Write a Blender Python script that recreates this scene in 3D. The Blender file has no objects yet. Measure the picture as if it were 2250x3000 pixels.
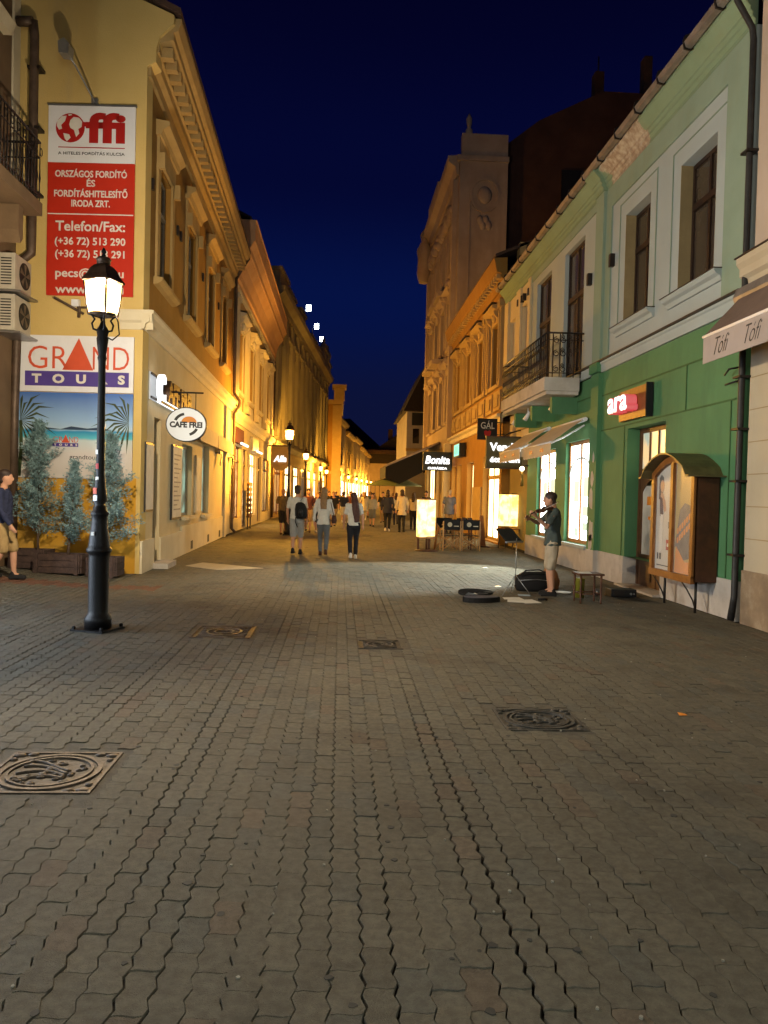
import bpy, bmesh, math, random
import numpy as np
from mathutils import Vector, Matrix

random.seed(7)
SC = bpy.context.scene
COL = SC.collection
PI = math.pi
RAD = math.radians

# ------------------------------------------------------------------ camera
H_EYE = 1.62
cam_d = bpy.data.cameras.new('camera')
cam = bpy.data.objects.new('camera', cam_d)
COL.objects.link(cam)
cam_d.sensor_fit = 'VERTICAL'
cam_d.sensor_height = 36.0
cam_d.lens = 36.0 * 1661.0 / 2212.0
cam_d.clip_start = 0.05
cam_d.clip_end = 3000


def cam_matrix(yaw, pitch, roll):
    y, p, r = RAD(yaw), RAD(pitch), RAD(roll)
    fwd = Vector((math.sin(y) * math.cos(p), math.cos(y) * math.cos(p), -math.sin(p)))
    right = Vector((math.cos(y), -math.sin(y), 0))
    down = fwd.cross(right)
    rr = right * math.cos(r) - down * math.sin(r)
    dd = right * math.sin(r) + down * math.cos(r)
    m = Matrix((rr, -dd, -fwd)).transposed().to_4x4()
    m.translation = Vector((0, 0, H_EYE))
    return m


cam.matrix_world = cam_matrix(3.3, 1.31, 1.4)
SC.camera = cam

# ------------------------------------------------------------------ night sky, exposure
w = bpy.data.worlds.new('World')
SC.world = w
w.use_nodes = True
wn = w.node_tree
wn.nodes.clear()
wo = wn.nodes.new('ShaderNodeOutputWorld')
bg = wn.nodes.new('ShaderNodeBackground')
tcw = wn.nodes.new('ShaderNodeTexCoord')
sep = wn.nodes.new('ShaderNodeSeparateXYZ')
rmp = wn.nodes.new('ShaderNodeValToRGB')
wn.links.new(tcw.outputs['Generated'], sep.inputs[0])
wn.links.new(sep.outputs['Z'], rmp.inputs[0])
rmp.color_ramp.interpolation = 'EASE'
SKY_STOPS = [(0.0, (0.0060, 0.0054, 0.025)), (0.10, (0.0038, 0.0062, 0.036)), (0.24, (0.0016, 0.0060, 0.055)),
             (0.38, (0.0012, 0.0024, 0.028)), (0.55, (0.0009, 0.0011, 0.0155)), (1.0, (0.0008, 0.0009, 0.013))]
cr = rmp.color_ramp
while len(cr.elements) < len(SKY_STOPS):
    cr.elements.new(0.5)
for e, (p, c) in zip(cr.elements, SKY_STOPS):
    e.position = p
    e.color = (*c, 1)
wn.links.new(rmp.outputs[0], bg.inputs[0])
bg.inputs[1].default_value = 1.0
wn.links.new(bg.outputs[0], wo.inputs[0])

SC.view_settings.view_transform = 'Standard'
SC.view_settings.look = 'None'
SC.view_settings.exposure = 0.0
SC.view_settings.gamma = 1.0
SC.render.engine = 'CYCLES'
cy = SC.cycles
cy.use_denoising = True
try:
    cy.denoiser = 'OPENIMAGEDENOISE'
    cy.denoising_input_passes = 'RGB_ALBEDO_NORMAL'
except Exception:
    pass
cy.max_bounces = 5
cy.diffuse_bounces = 3
cy.glossy_bounces = 3
cy.transmission_bounces = 2
cy.sample_clamp_indirect = 3.0
cy.sample_clamp_direct = 0.0
cy.caustics_reflective = False
cy.caustics_refractive = False
cy.use_light_tree = True
cy.blur_glossy = 1.0

# lamp output (radiance of the glowing panes)
SODIUM = (1.0, 0.46, 0.05)
WARM = (1.0, 0.82, 0.56)
NEUTRAL = (0.90, 1.0, 0.90)
COOL = (0.70, 0.84, 1.0)
P_FIRST, P_STREET, P_PLAZA = 1800.0, 2900.0, 1000.0


# ------------------------------------------------------------------ materials
def mat(name, color, rough=0.8, color2=None, scale=3.0, amount=0.5, bump=0.0, bscale=40.0, metallic=0.0,
        spec=0.35, emis=None, estr=0.0, detail=6.0, stain=None, stain_scale=0.7, stain_amt=0.5, streak=0.0, coord='Object'):
    m = bpy.data.materials.new(name)
    m.use_nodes = True
    nt = m.node_tree
    b = nt.nodes['Principled BSDF']
    b.inputs['Roughness'].default_value = rough
    b.inputs['Metallic'].default_value = metallic
    b.inputs['Specular IOR Level'].default_value = spec
    tc = nt.nodes.new('ShaderNodeNewGeometry' if coord == 'Position' else 'ShaderNodeTexCoord')
    out = None
    if color2 is None:
        color2 = tuple(c * 0.72 for c in color)
    n = nt.nodes.new('ShaderNodeTexNoise')
    n.inputs['Scale'].default_value = scale
    n.inputs['Detail'].default_value = detail
    n.inputs['Roughness'].default_value = 0.62
    nt.links.new(tc.outputs[coord], n.inputs['Vector'])
    r = nt.nodes.new('ShaderNodeValToRGB')
    r.color_ramp.elements[0].position = 0.5 - 0.3 * (1.1 - amount)
    r.color_ramp.elements[1].position = 0.5 + 0.3 * (1.1 - amount)
    r.color_ramp.elements[0].color = (*color2, 1)
    r.color_ramp.elements[1].color = (*color, 1)
    nt.links.new(n.outputs['Fac'], r.inputs[0])
    out = r.outputs[0]
    if stain is not None:
        mp = nt.nodes.new('ShaderNodeMapping')
        mp.inputs['Scale'].default_value = (1, 1, 0.25 if streak else 1)
        nt.links.new(tc.outputs[coord], mp.inputs[0])
        n2 = nt.nodes.new('ShaderNodeTexNoise')
        n2.inputs['Scale'].default_value = stain_scale
        n2.inputs['Detail'].default_value = 8
        n2.inputs['Roughness'].default_value = 0.7
        nt.links.new(mp.outputs[0], n2.inputs['Vector'])
        r2 = nt.nodes.new('ShaderNodeValToRGB')
        r2.color_ramp.elements[0].position = 0.52
        r2.color_ramp.elements[1].position = 0.72
        r2.color_ramp.elements[0].color = (0, 0, 0, 1)
        r2.color_ramp.elements[1].color = (stain_amt,) * 3 + (1,)
        nt.links.new(n2.outputs['Fac'], r2.inputs[0])
        mx = nt.nodes.new('ShaderNodeMix')
        mx.data_type = 'RGBA'
        nt.links.new(r2.outputs[0], mx.inputs[0])
        nt.links.new(out, mx.inputs[6])
        mx.inputs[7].default_value = (*stain, 1)
        out = mx.outputs[2]
    nt.links.new(out, b.inputs['Base Color'])
    if bump > 0:
        nb = nt.nodes.new('ShaderNodeTexNoise')
        nb.inputs['Scale'].default_value = bscale
        nb.inputs['Detail'].default_value = 5
        nt.links.new(tc.outputs[coord], nb.inputs['Vector'])
        bp = nt.nodes.new('ShaderNodeBump')
        bp.inputs['Strength'].default_value = bump
        bp.inputs['Distance'].default_value = 0.02
        nt.links.new(nb.outputs['Fac'], bp.inputs['Height'])
        nt.links.new(bp.outputs[0], b.inputs['Normal'])
    if emis is not None:
        b.inputs['Emission Color'].default_value = (*emis, 1)
        b.inputs['Emission Strength'].default_value = estr
    return m


def glow(name, color, strength, color2=None, scale=2.0, rough=0.25):
    """a surface that gives off light (lit glass, lit sign), slightly uneven"""
    m = bpy.data.materials.new(name)
    m.use_nodes = True
    nt = m.node_tree
    b = nt.nodes['Principled BSDF']
    b.inputs['Base Color'].default_value = (0.3, 0.3, 0.3, 1)
    b.inputs['Roughness'].default_value = rough
    if color2 is not None:
        tc = nt.nodes.new('ShaderNodeTexCoord')
        n = nt.nodes.new('ShaderNodeTexNoise')
        n.inputs['Scale'].default_value = scale
        n.inputs['Detail'].default_value = 3
        nt.links.new(tc.outputs['Object'], n.inputs['Vector'])
        r = nt.nodes.new('ShaderNodeValToRGB')
        r.color_ramp.elements[0].position = 0.4
        r.color_ramp.elements[1].position = 0.6
        r.color_ramp.elements[0].color = (*color2, 1)
        r.color_ramp.elements[1].color = (*color, 1)
        nt.links.new(n.outputs['Fac'], r.inputs[0])
        nt.links.new(r.outputs[0], b.inputs['Emission Color'])
    else:
        b.inputs['Emission Color'].default_value = (*color, 1)
    b.inputs['Emission Strength'].default_value = strength
    return m


M = {}
M['ochre'] = mat('ochre_plaster', (0.31, 0.16, 0.030), 0.9, (0.25, 0.125, 0.022), 1.5, 0.4, 0.25, 60, stain=(0.30, 0.19, 0.08), stain_scale=0.8, stain_amt=0.45, streak=1)
M['cream'] = mat('cream_plaster', (0.62, 0.52, 0.33), 0.9, (0.54, 0.44, 0.26), 1.2, 0.4, 0.25, 60, stain=(0.35, 0.28, 0.17), stain_scale=0.8, stain_amt=0.4, streak=1)
M['palecream'] = mat('pale_cream_plaster', (0.66, 0.58, 0.42), 0.88, (0.58, 0.50, 0.34), 1.4, 0.4, 0.2, 60, stain=(0.4, 0.34, 0.24), stain_scale=1.0, stain_amt=0.35, streak=1)
M['gable'] = mat('gable_plaster', (0.64, 0.46, 0.17), 0.92, (0.56, 0.39, 0.13), 0.9, 0.35, 0.3, 50, stain=(0.33, 0.27, 0.19), stain_scale=0.55, stain_amt=0.55, streak=1)
M['deepochre'] = mat('deep_ochre_paint', (0.60, 0.32, 0.03), 0.85, (0.50, 0.25, 0.02), 1.4, 0.5, 0.2, 60, stain=(0.42, 0.30, 0.12), stain_scale=1.2, stain_amt=0.45)
M['trim'] = mat('stucco_trim', (0.41, 0.28, 0.115), 0.88, (0.335, 0.225, 0.088), 2.5, 0.5, 0.25, 50, stain=(0.3, 0.2, 0.1), stain_scale=1.5, stain_amt=0.4)
M['coral'] = mat('coral_stucco', (0.60, 0.36, 0.20), 0.88, (0.52, 0.28, 0.14), 1.5, 0.5, 0.2, 50)
M['grey'] = mat('olive_grey_stucco', (0.30, 0.27, 0.18), 0.9, (0.235, 0.21, 0.14), 1.0, 0.5, 0.3, 30, stain=(0.18, 0.14, 0.09), stain_scale=0.5, stain_amt=0.5, streak=1)
M['pink'] = mat('dusky_pink_stucco', (0.46, 0.35, 0.26), 0.9, (0.37, 0.275, 0.20), 0.9, 0.5, 0.3, 30, stain=(0.2, 0.13, 0.09), stain_scale=0.5, stain_amt=0.5, streak=1)
M['firewall'] = mat('bare_brick_firewall', (0.085, 0.038, 0.024), 0.95, (0.055, 0.025, 0.017), 0.8, 0.6, 0.4, 12)
M['white'] = mat('white_plaster', (0.38, 0.43, 0.43), 0.88, (0.335, 0.38, 0.38), 0.9, 0.3, 0.15, 70, stain=(0.44, 0.44, 0.38), stain_scale=0.8, stain_amt=0.35, streak=1)
M['palegreen'] = mat('pale_green_plaster', (0.25, 0.33, 0.255), 0.88, (0.21, 0.285, 0.215), 1.1, 0.4, 0.15, 70, stain=(0.24, 0.26, 0.16), stain_scale=0.9, stain_amt=0.45, streak=1)
M['green'] = mat('green_paint', (0.080, 0.215, 0.098), 0.75, (0.064, 0.178, 0.080), 1.3, 0.5, 0.15, 60, stain=(0.05, 0.13, 0.07), stain_scale=1.0, stain_amt=0.7, streak=1)
M['plinth'] = mat('plinth_render', (0.52, 0.48, 0.44), 0.92, (0.40, 0.36, 0.32), 1.8, 0.6, 0.3, 40, stain=(0.22, 0.18, 0.14), stain_scale=1.6, stain_amt=0.6)
M['stone'] = mat('brown_stone_plinth', (0.30, 0.22, 0.14), 0.9, (0.2, 0.14, 0.09), 2.2, 0.7, 0.4, 25, stain=(0.42, 0.36, 0.28), stain_scale=2.2, stain_amt=0.5)
M['rosebeige'] = mat('rose_beige_plaster', (0.52, 0.40, 0.31), 0.9, (0.45, 0.34, 0.26), 1.0, 0.4, 0.15, 60)
M['beige'] = mat('beige_plaster', (0.47, 0.40, 0.29), 0.9, (0.41, 0.34, 0.24), 1.0, 0.4, 0.15, 60, stain=(0.4, 0.3, 0.2), stain_scale=1, stain_amt=0.3, streak=1)
M['brownwall'] = mat('brown_plaster', (0.20, 0.13, 0.07), 0.9, (0.14, 0.09, 0.05), 1.5, 0.5, 0.2, 40)
M['roof'] = mat('roof_tiles', (0.10, 0.055, 0.035), 0.9, (0.06, 0.035, 0.025), 4, 0.6, 0.5, 14)
M['darkroof'] = mat('dark_roof', (0.03, 0.022, 0.02), 0.9, None, 4, 0.6, 0.5, 14)
M['zinc'] = mat('weathered_zinc', (0.30, 0.26, 0.23), 0.5, (0.2, 0.17, 0.15), 3, 0.6, 0.1, 30, metallic=0.5)
M['pipe'] = mat('brown_pipe_metal', (0.12, 0.08, 0.055), 0.5, (0.07, 0.045, 0.03), 5, 0.6, 0.1, 30, metallic=0.3)
M['darkpipe'] = mat('dark_grey_pipe', (0.045, 0.042, 0.04), 0.5, (0.025, 0.023, 0.022), 5, 0.6, 0.1, 30, metallic=0.3)
M['iron'] = mat('black_cast_iron', (0.0035, 0.0035, 0.004), 0.42, (0.006, 0.005, 0.005), 14, 0.6, 0.25, 60, spec=0.28)
M['rail'] = mat('dark_wrought_iron', (0.018, 0.013, 0.011), 0.5, None, 12, 0.5, 0.1, 50)
M['copper'] = mat('bronzed_roof_metal', (0.10, 0.055, 0.03), 0.45, (0.05, 0.03, 0.02), 8, 0.6, 0.2, 30, metallic=0.6)
M['wood'] = mat('varnished_wood', (0.27, 0.105, 0.025), 0.42, (0.19, 0.068, 0.016), 6, 0.6, 0.15, 40)
M['beech'] = mat('beech_wood', (0.40, 0.22, 0.08), 0.5, (0.32, 0.17, 0.06), 6, 0.6, 0.1, 40)
M['darkwood'] = mat('dark_stained_wood', (0.10, 0.035, 0.014), 0.5, (0.06, 0.022, 0.01), 6, 0.6, 0.15, 40)
M['doorwood'] = mat('brown_door_wood', (0.12, 0.055, 0.024), 0.5, (0.08, 0.036, 0.016), 7, 0.6, 0.15, 40)
M['winframe'] = mat('dark_brown_window_frame', (0.035, 0.018, 0.012), 0.5, (0.02, 0.011, 0.008), 7, 0.5, 0.1, 40)
M['whiteframe'] = mat('worn_white_frame', (0.42, 0.36, 0.27), 0.6, None, 7, 0.5, 0.1, 40)
M['greyframe'] = mat('grey_metal_frame', (0.30, 0.29, 0.27), 0.4, None, 7, 0.5, 0.05, 40, metallic=0.4)
M['glass'] = mat('dark_night_glass', (0.022, 0.019, 0.016), 0.08, (0.013, 0.011, 0.009), 1.2, 0.5, spec=0.6)
M['curtained'] = mat('curtained_glass', (0.085, 0.062, 0.042), 0.12, (0.055, 0.04, 0.028), 1.4, 0.5, spec=0.6)
M['reveal'] = mat('tan_reveal_plaster', (0.34, 0.25, 0.12), 0.9, None, 2, 0.4, 0.2, 40)
M['black'] = mat('matt_black', (0.012, 0.012, 0.013), 0.6, None, 8, 0.5)
M['blackcloth'] = mat('black_canvas', (0.007, 0.006, 0.006), 0.85, None, 20, 0.5, 0.2, 90)
M['white_panel'] = mat('white_sign_panel', (0.76, 0.76, 0.80), 0.45, (0.70, 0.70, 0.74), 1.2, 0.3, stain=(0.5, 0.46, 0.4), stain_scale=1.4, stain_amt=0.35)
M['red_panel'] = mat('red_sign_panel', (0.52, 0.030, 0.012), 0.45, (0.45, 0.024, 0.01), 1.2, 0.3)
M['red_print'] = mat('red_print', (0.46, 0.016, 0.012), 0.5, None, 2, 0.2)
M['orange_red'] = mat('coral_red_print', (0.70, 0.10, 0.04), 0.5, None, 2, 0.2)
M['purple'] = mat('violet_blue_print', (0.09, 0.055, 0.30), 0.5, None, 2, 0.2)
M['white_print'] = mat('white_print', (0.78, 0.74, 0.68), 0.5, None, 2, 0.1)
M['black_print'] = mat('black_print', (0.02, 0.018, 0.016), 0.5, None, 2, 0.1)
M['orange_print'] = mat('orange_print', (0.80, 0.28, 0.03), 0.5, None, 2, 0.1)
M['acwhite'] = mat('ac_casing', (0.52, 0.47, 0.38), 0.5, None, 3, 0.4)
M['planter'] = mat('weathered_planter_wood', (0.075, 0.046, 0.038), 0.8, (0.045, 0.028, 0.024), 9, 0.7, 0.4, 30)
M['soil'] = mat('soil', (0.03, 0.02, 0.013), 0.95, None, 20, 0.6, 0.6, 40)
M['needles'] = mat('blue_green_needles', (0.30, 0.45, 0.47), 0.7, (0.13, 0.22, 0.225), 6, 0.7, 0.0)
M['bark'] = mat('conifer_bark', (0.11, 0.07, 0.045), 0.9, None, 14, 0.7, 0.5, 40)
M['paper'] = mat('white_paper', (0.72, 0.70, 0.64), 0.8, None, 5, 0.2)
M['brass'] = mat('brass', (0.5, 0.32, 0.1), 0.35, None, 5, 0.4, metallic=0.9)
M['steel'] = mat('brushed_steel', (0.38, 0.38, 0.38), 0.35, None, 5, 0.4, metallic=0.8)
M['cast'] = mat('worn_cast_iron', (0.135, 0.10, 0.072), 0.6, (0.07, 0.052, 0.038), 12, 0.7, 0.4, 60, metallic=0.35)
M['castplate'] = mat('brown_cast_plate', (0.105, 0.078, 0.055), 0.6, (0.06, 0.045, 0.033), 14, 0.7, 0.5, 60, metallic=0.2)
M['castdark'] = mat('dark_cast_iron', (0.085, 0.076, 0.062), 0.65, (0.045, 0.04, 0.033), 12, 0.7, 0.4, 60, metallic=0.3)
M['awning'] = mat('rose_beige_canvas', (0.36, 0.30, 0.28), 0.85, (0.30, 0.25, 0.23), 2.5, 0.4, 0.15, 120)
M['awntop'] = mat('brown_canvas', (0.16, 0.11, 0.09), 0.85, None, 2.5, 0.4, 0.15, 120)
M['cream_canvas'] = mat('cream_canvas', (0.56, 0.47, 0.36), 0.85, (0.48, 0.39, 0.29), 2.5, 0.4, 0.15, 120)
M['green_canvas'] = mat('green_canvas', (0.10, 0.12, 0.06), 0.85, None, 2.5, 0.4, 0.1, 120)
M['skin'] = mat('skin', (0.50, 0.27, 0.17), 0.6, (0.44, 0.22, 0.13), 8, 0.4)
M['hairdark'] = mat('dark_brown_hair', (0.022, 0.012, 0.009), 0.55, (0.035, 0.019, 0.013), 30, 0.6, 0.3, 80)
M['hairblond'] = mat('dark_blond_hair', (0.26, 0.15, 0.06), 0.55, (0.18, 0.10, 0.04), 30, 0.6, 0.3, 80)
M['hairred'] = mat('auburn_hair', (0.07, 0.022, 0.014), 0.5, (0.04, 0.013, 0.009), 30, 0.6, 0.3, 80)
M['hairgrey'] = mat('grey_hair', (0.32, 0.27, 0.22), 0.6, None, 30, 0.6)


def cloth(name, c):
    M[name] = mat(name, c, 0.9, tuple(x * 0.8 for x in c), 7, 0.5, 0.25, 45)


for nme, c in (('white_cotton', (0.60, 0.57, 0.50)), ('grey_cotton', (0.30, 0.30, 0.29)), ('grey_denim', (0.115, 0.125, 0.135)),
               ('black_jersey', (0.012, 0.012, 0.016)), ('navy_cotton', (0.02, 0.025, 0.06)), ('teal_grey_cotton', (0.06, 0.08, 0.075)),
               ('beige_cotton', (0.42, 0.35, 0.25)), ('olive_cotton', (0.13, 0.10, 0.05)), ('slate_blue_cotton', (0.10, 0.12, 0.20)),
               ('plaid_cotton', (0.36, 0.24, 0.10)), ('brown_leather', (0.06, 0.025, 0.015)), ('white_leather', (0.62, 0.58, 0.52)),
               ('maroon_cotton', (0.07, 0.018, 0.02)), ('shoe_black', (0.013, 0.012, 0.012)), ('cream_cotton', (0.55, 0.46, 0.32)), ('tan_cotton', (0.3, 0.2, 0.1))):
    cloth(nme, c)



def lantern_glass(name, color, strength):
    """clear glass that also scatters the light of the burner behind it"""
    m = bpy.data.materials.new(name)
    m.use_nodes = True
    nt = m.node_tree
    nt.nodes.clear()
    o = nt.nodes.new('ShaderNodeOutputMaterial')
    a = nt.nodes.new('ShaderNodeAddShader')
    e = nt.nodes.new('ShaderNodeEmission')
    e.inputs[0].default_value = (*color, 1)
    e.inputs[1].default_value = strength
    tr = nt.nodes.new('ShaderNodeBsdfTransparent')
    nt.links.new(e.outputs[0], a.inputs[0])
    nt.links.new(tr.outputs[0], a.inputs[1])
    nt.links.new(a.outputs[0], o.inputs[0])
    return m


M['lamp_first'] = lantern_glass('warm_lantern_glass', (1.0, 0.66, 0.22), 3.0)
M['lamp_street'] = lantern_glass('sodium_lantern_glass', (1.0, 0.60, 0.14), 7.0)
M['lamp_plaza'] = lantern_glass('neutral_lantern_glass', NEUTRAL, 6.0)
M['lit_white'] = glow('lit_shop_glass', (0.92, 0.98, 0.92), 9.0, (0.80, 0.90, 0.84), 1.3)
M['lit_warm'] = glow('warm_lit_glass', (1.0, 0.80, 0.45), 4.5, (0.9, 0.55, 0.22), 1.6)
M['lit_teal'] = glow('teal_lit_glass', (0.45, 0.80, 0.62), 0.55, (0.10, 0.13, 0.08), 1.6)
M['lit_dim'] = glow('dim_lit_glass', (0.70, 0.55, 0.36), 0.22, (0.30, 0.24, 0.17), 2.0)
M['lit_cool'] = glow('cool_lit_glass', COOL, 15.0)
M['sign_white'] = glow('lit_white_sign', (1.0, 1.0, 1.0), 1.7)
M['sign_oval'] = glow('lit_oval_sign', (1.0, 0.96, 0.84), 0.5)
M['sign_cyan'] = glow('lit_cyan_sign', (0.0, 0.85, 0.62), 1.4)
M['sign_red'] = glow('lit_red_letter_side', (0.8, 0.02, 0.05), 0.7)
M['lantern_cloth'] = glow('glowing_lantern_cloth', (1.0, 0.80, 0.36), 2.3, (1.0, 0.56, 0.10), 5.0)
M['led'] = glow('floodlight_led', (0.75, 0.88, 1.0), 45.0)
M['bulb'] = glow('small_warm_bulb', (1.0, 0.8, 0.45), 10.0)
M['floor_light'] = glow('small_ground_light', (1.0, 0.75, 0.35), 1.6)


# ------------------------------------------------------------------ mesh builder
class Frame:
    """u runs along a facade, w out of it, z up"""

    def __init__(self, o=(0, 0), d=(1, 0), n=None, z=0.0):
        self.o = Vector((o[0], o[1], z))
        self.d = Vector((d[0], d[1], 0)).normalized()
        if n is None:
            n = (self.d.y, -self.d.x)
        self.n = Vector((n[0], n[1], 0)).normalized()

    def __call__(self, u, w, z):
        return self.o + self.d * u + self.n * w + Vector((0, 0, z))

    @property
    def ang(self):
        return math.atan2(self.d.y, self.d.x)


class World0:
    def __call__(self, x, y, z):
        return Vector((x, y, z))


W0 = World0()


class MB:
    def __init__(self, f=None):
        self.f = f or W0
        self.v, self.fc, self.sm = [], [], []
        self.marks = []

    def add(self, verts, faces, smooth=False, raw=False):
        b = len(self.v)
        self.marks.append((b, len(self.fc)))
        self.v += [Vector(p) if raw else self.f(*p) for p in verts]
        for q in faces:
            self.fc.append([i + b for i in q])
            self.sm.append(smooth)
        return self

    def box(self, u0, u1, w0, w1, z0, z1):
        return self.add([(u0, w0, z0), (u1, w0, z0), (u1, w1, z0), (u0, w1, z0), (u0, w0, z1), (u1, w0, z1), (u1, w1, z1), (u0, w1, z1)],
                        [(0, 3, 2, 1), (4, 5, 6, 7), (0, 1, 5, 4), (1, 2, 6, 5), (2, 3, 7, 6), (3, 0, 4, 7)])

    def prism(self, poly, w0, w1):
        n = len(poly)
        vs = [(u, w0, z) for u, z in poly] + [(u, w1, z) for u, z in poly]
        fs = [tuple(range(n)), tuple(range(2 * n - 1, n - 1, -1))] + [(i, (i + 1) % n, n + (i + 1) % n, n + i) for i in range(n)]
        return self.add(vs, fs)

    def profile(self, poly, u0, u1):
        n = len(poly)
        vs = [(u0, a, z) for a, z in poly] + [(u1, a, z) for a, z in poly]
        fs = [tuple(range(n)), tuple(range(2 * n - 1, n - 1, -1))] + [(i, (i + 1) % n, n + (i + 1) % n, n + i) for i in range(n)]
        return self.add(vs, fs)

    def slab(self, poly, z0, z1):
        n = len(poly)
        vs = [(x, y, z0) for x, y in poly] + [(x, y, z1) for x, y in poly]
        fs = [tuple(range(n)), tuple(range(2 * n - 1, n - 1, -1))] + [(i, (i + 1) % n, n + (i + 1) % n, n + i) for i in range(n)]
        return self.add(vs, fs)

    def quad(self, a, b, c, d):
        return self.add([a, b, c, d], [(0, 1, 2, 3)])

    def tube(self, pts, r, n=8, smooth=True, sy=1.0):
        P = [self.f(*p) for p in pts]
        rs = r if isinstance(r, (list, tuple)) else [r] * len(P)
        base = len(self.v)
        prev = None
        for i, p in enumerate(P):
            t = (P[min(i + 1, len(P) - 1)] - P[max(i - 1, 0)])
            if t.length < 1e-9:
                t = Vector((0, 0, 1))
            t.normalize()
            if prev is None:
                a = Vector((0, 0, 1)) if abs(t.z) < 0.9 else Vector((0, 1, 0))
                x = t.cross(a).normalized()
            else:
                x = (prev - t * prev.dot(t)).normalized()
            prev = x
            y = t.cross(x)
            for k in range(n):
                th = 2 * PI * k / n
                self.v.append(p + x * (rs[i] * math.cos(th)) + y * (rs[i] * sy * math.sin(th)))
        for i in range(len(P) - 1):
            for k in range(n):
                k2 = (k + 1) % n
                self.fc.append([base + i * n + k, base + i * n + k2, base + (i + 1) * n + k2, base + (i + 1) * n + k])
                self.sm.append(smooth)
        self.fc.append([base + k for k in range(n - 1, -1, -1)])
        self.sm.append(False)
        e = base + (len(P) - 1) * n
        self.fc.append([e + k for k in range(n)])
        self.sm.append(False)
        return self

    def lathe(self, prof, c=(0, 0), n=16, smooth=True, phase=0.0):
        vs = []
        for r, z in prof:
            for k in range(n):
                th = 2 * PI * k / n + phase
                vs.append((c[0] + r * math.cos(th), c[1] + r * math.sin(th), z))
        b = len(self.v)
        self.v += [self.f(*p) for p in vs]
        for i in range(len(prof) - 1):
            for k in range(n):
                k2 = (k + 1) % n
                self.fc.append([b + i * n + k, b + i * n + k2, b + (i + 1) * n + k2, b + (i + 1) * n + k])
                self.sm.append(smooth)
        self.fc.append([b + k for k in range(n - 1, -1, -1)])
        self.sm.append(False)
        e = b + (len(prof) - 1) * n
        self.fc.append([e + k for k in range(n)])
        self.sm.append(False)
        return self

    def loft(self, rings, n=14):
        """rings: (cx, cy, cz, rx, ry); a closed smooth body along z"""
        b = len(self.v)
        for cx, cy_, cz, rx, ry in rings:
            for k in range(n):
                th = 2 * PI * k / n
                self.v.append(self.f(cx + rx * math.cos(th), cy_ + ry * math.sin(th), cz))
        for i in range(len(rings) - 1):
            for k in range(n):
                k2 = (k + 1) % n
                self.fc.append([b + i * n + k, b + i * n + k2, b + (i + 1) * n + k2, b + (i + 1) * n + k])
                self.sm.append(True)
        self.fc.append([b + k for k in range(n - 1, -1, -1)])
        self.sm.append(True)
        e = b + (len(rings) - 1) * n
        self.fc.append([e + k for k in range(n)])
        self.sm.append(True)
        return self

    def ball(self, c, rx, ry=None, rz=None, n=12, m=8):
        ry = ry or rx
        rz = rz or rx
        rings = []
        for i in range(m + 1):
            a = -PI / 2 + PI * i / m
            k = max(math.cos(a), 0.02)
            rings.append((c[0], c[1], c[2] + rz * math.sin(a), rx * k, ry * k))
        return self.loft(rings, n)

    def limb(self, pts, rs, n=10):
        """tapered limb with rounded ends"""
        self.tube(pts, rs, n)
        for p, r in zip(pts, rs):
            self.ball(p, r * 0.99, n=n, m=6)
        return self

    def wall(self, u0, u1, z0, z1, openings=(), w=0.0, depth=0.25, back=0.4):
        us = sorted({u0, u1, *[o[0] for o in openings], *[o[1] for o in openings]})
        zs = sorted({z0, z1, *[o[2] for o in openings], *[o[3] for o in openings]})
        for i in range(len(us) - 1):
            for j in range(len(zs) - 1):
                cu, cz = (us[i] + us[i + 1]) / 2, (zs[j] + zs[j + 1]) / 2
                if any(o[0] < cu < o[1] and o[2] < cz < o[3] for o in openings):
                    continue
                self.quad((us[i], w, zs[j]), (us[i + 1], w, zs[j]), (us[i + 1], w, zs[j + 1]), (us[i], w, zs[j + 1]))
        for a, b, c, d in [o[:4] for o in openings]:
            e = w - depth
            self.quad((a, w, c), (a, e, c), (a, e, d), (a, w, d))
            self.quad((b, w, c), (b, w, d), (b, e, d), (b, e, c))
            self.quad((a, w, d), (a, e, d), (b, e, d), (b, w, d))
            self.quad((a, w, c), (b, w, c), (b, e, c), (a, e, c))
        e = w - back
        self.quad((u0, w, z0), (u0, w, z1), (u0, e, z1), (u0, e, z0))
        self.quad((u1, w, z0), (u1, e, z0), (u1, e, z1), (u1, w, z1))
        self.quad((u0, w, z1), (u1, w, z1), (u1, e, z1), (u0, e, z1))
        self.quad((u0, e, z0), (u0, e, z1), (u1, e, z1), (u1, e, z0))
        return self


WLOC = {}


def world_loc(o):
    return WLOC.get(o.name, Vector((0, 0, 0)))


def mesh_from(mb, name, base, m, recalc=True, tris=False):
    me = bpy.data.meshes.new(name)
    me.from_pydata([tuple(p - base) for p in mb.v], [], mb.fc)
    me.polygons.foreach_set('use_smooth', mb.sm)
    if recalc:
        bm = bmesh.new()
        bm.from_mesh(me)
        bmesh.ops.recalc_face_normals(bm, faces=bm.faces)
        bm.to_mesh(me)
        bm.free()
    for x in ((m if isinstance(m, (list, tuple)) else [m]) if m else []):
        me.materials.append(x)
    me.update()
    return me


def link(name, data, parent=None, base=None):
    o = bpy.data.objects.new(name, data)
    COL.objects.link(o)
    if parent is not None:
        o.parent = parent
        WLOC[o.name] = world_loc(parent)
    else:
        o.location = base
        WLOC[o.name] = Vector(base)
    return o


def tag(o, label=None, cat=None, group=None, kind=None):
    if label:
        o['label'] = label
    if cat:
        o['category'] = cat
    if group:
        o['group'] = group
    if kind:
        o['kind'] = kind
    return o


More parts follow.
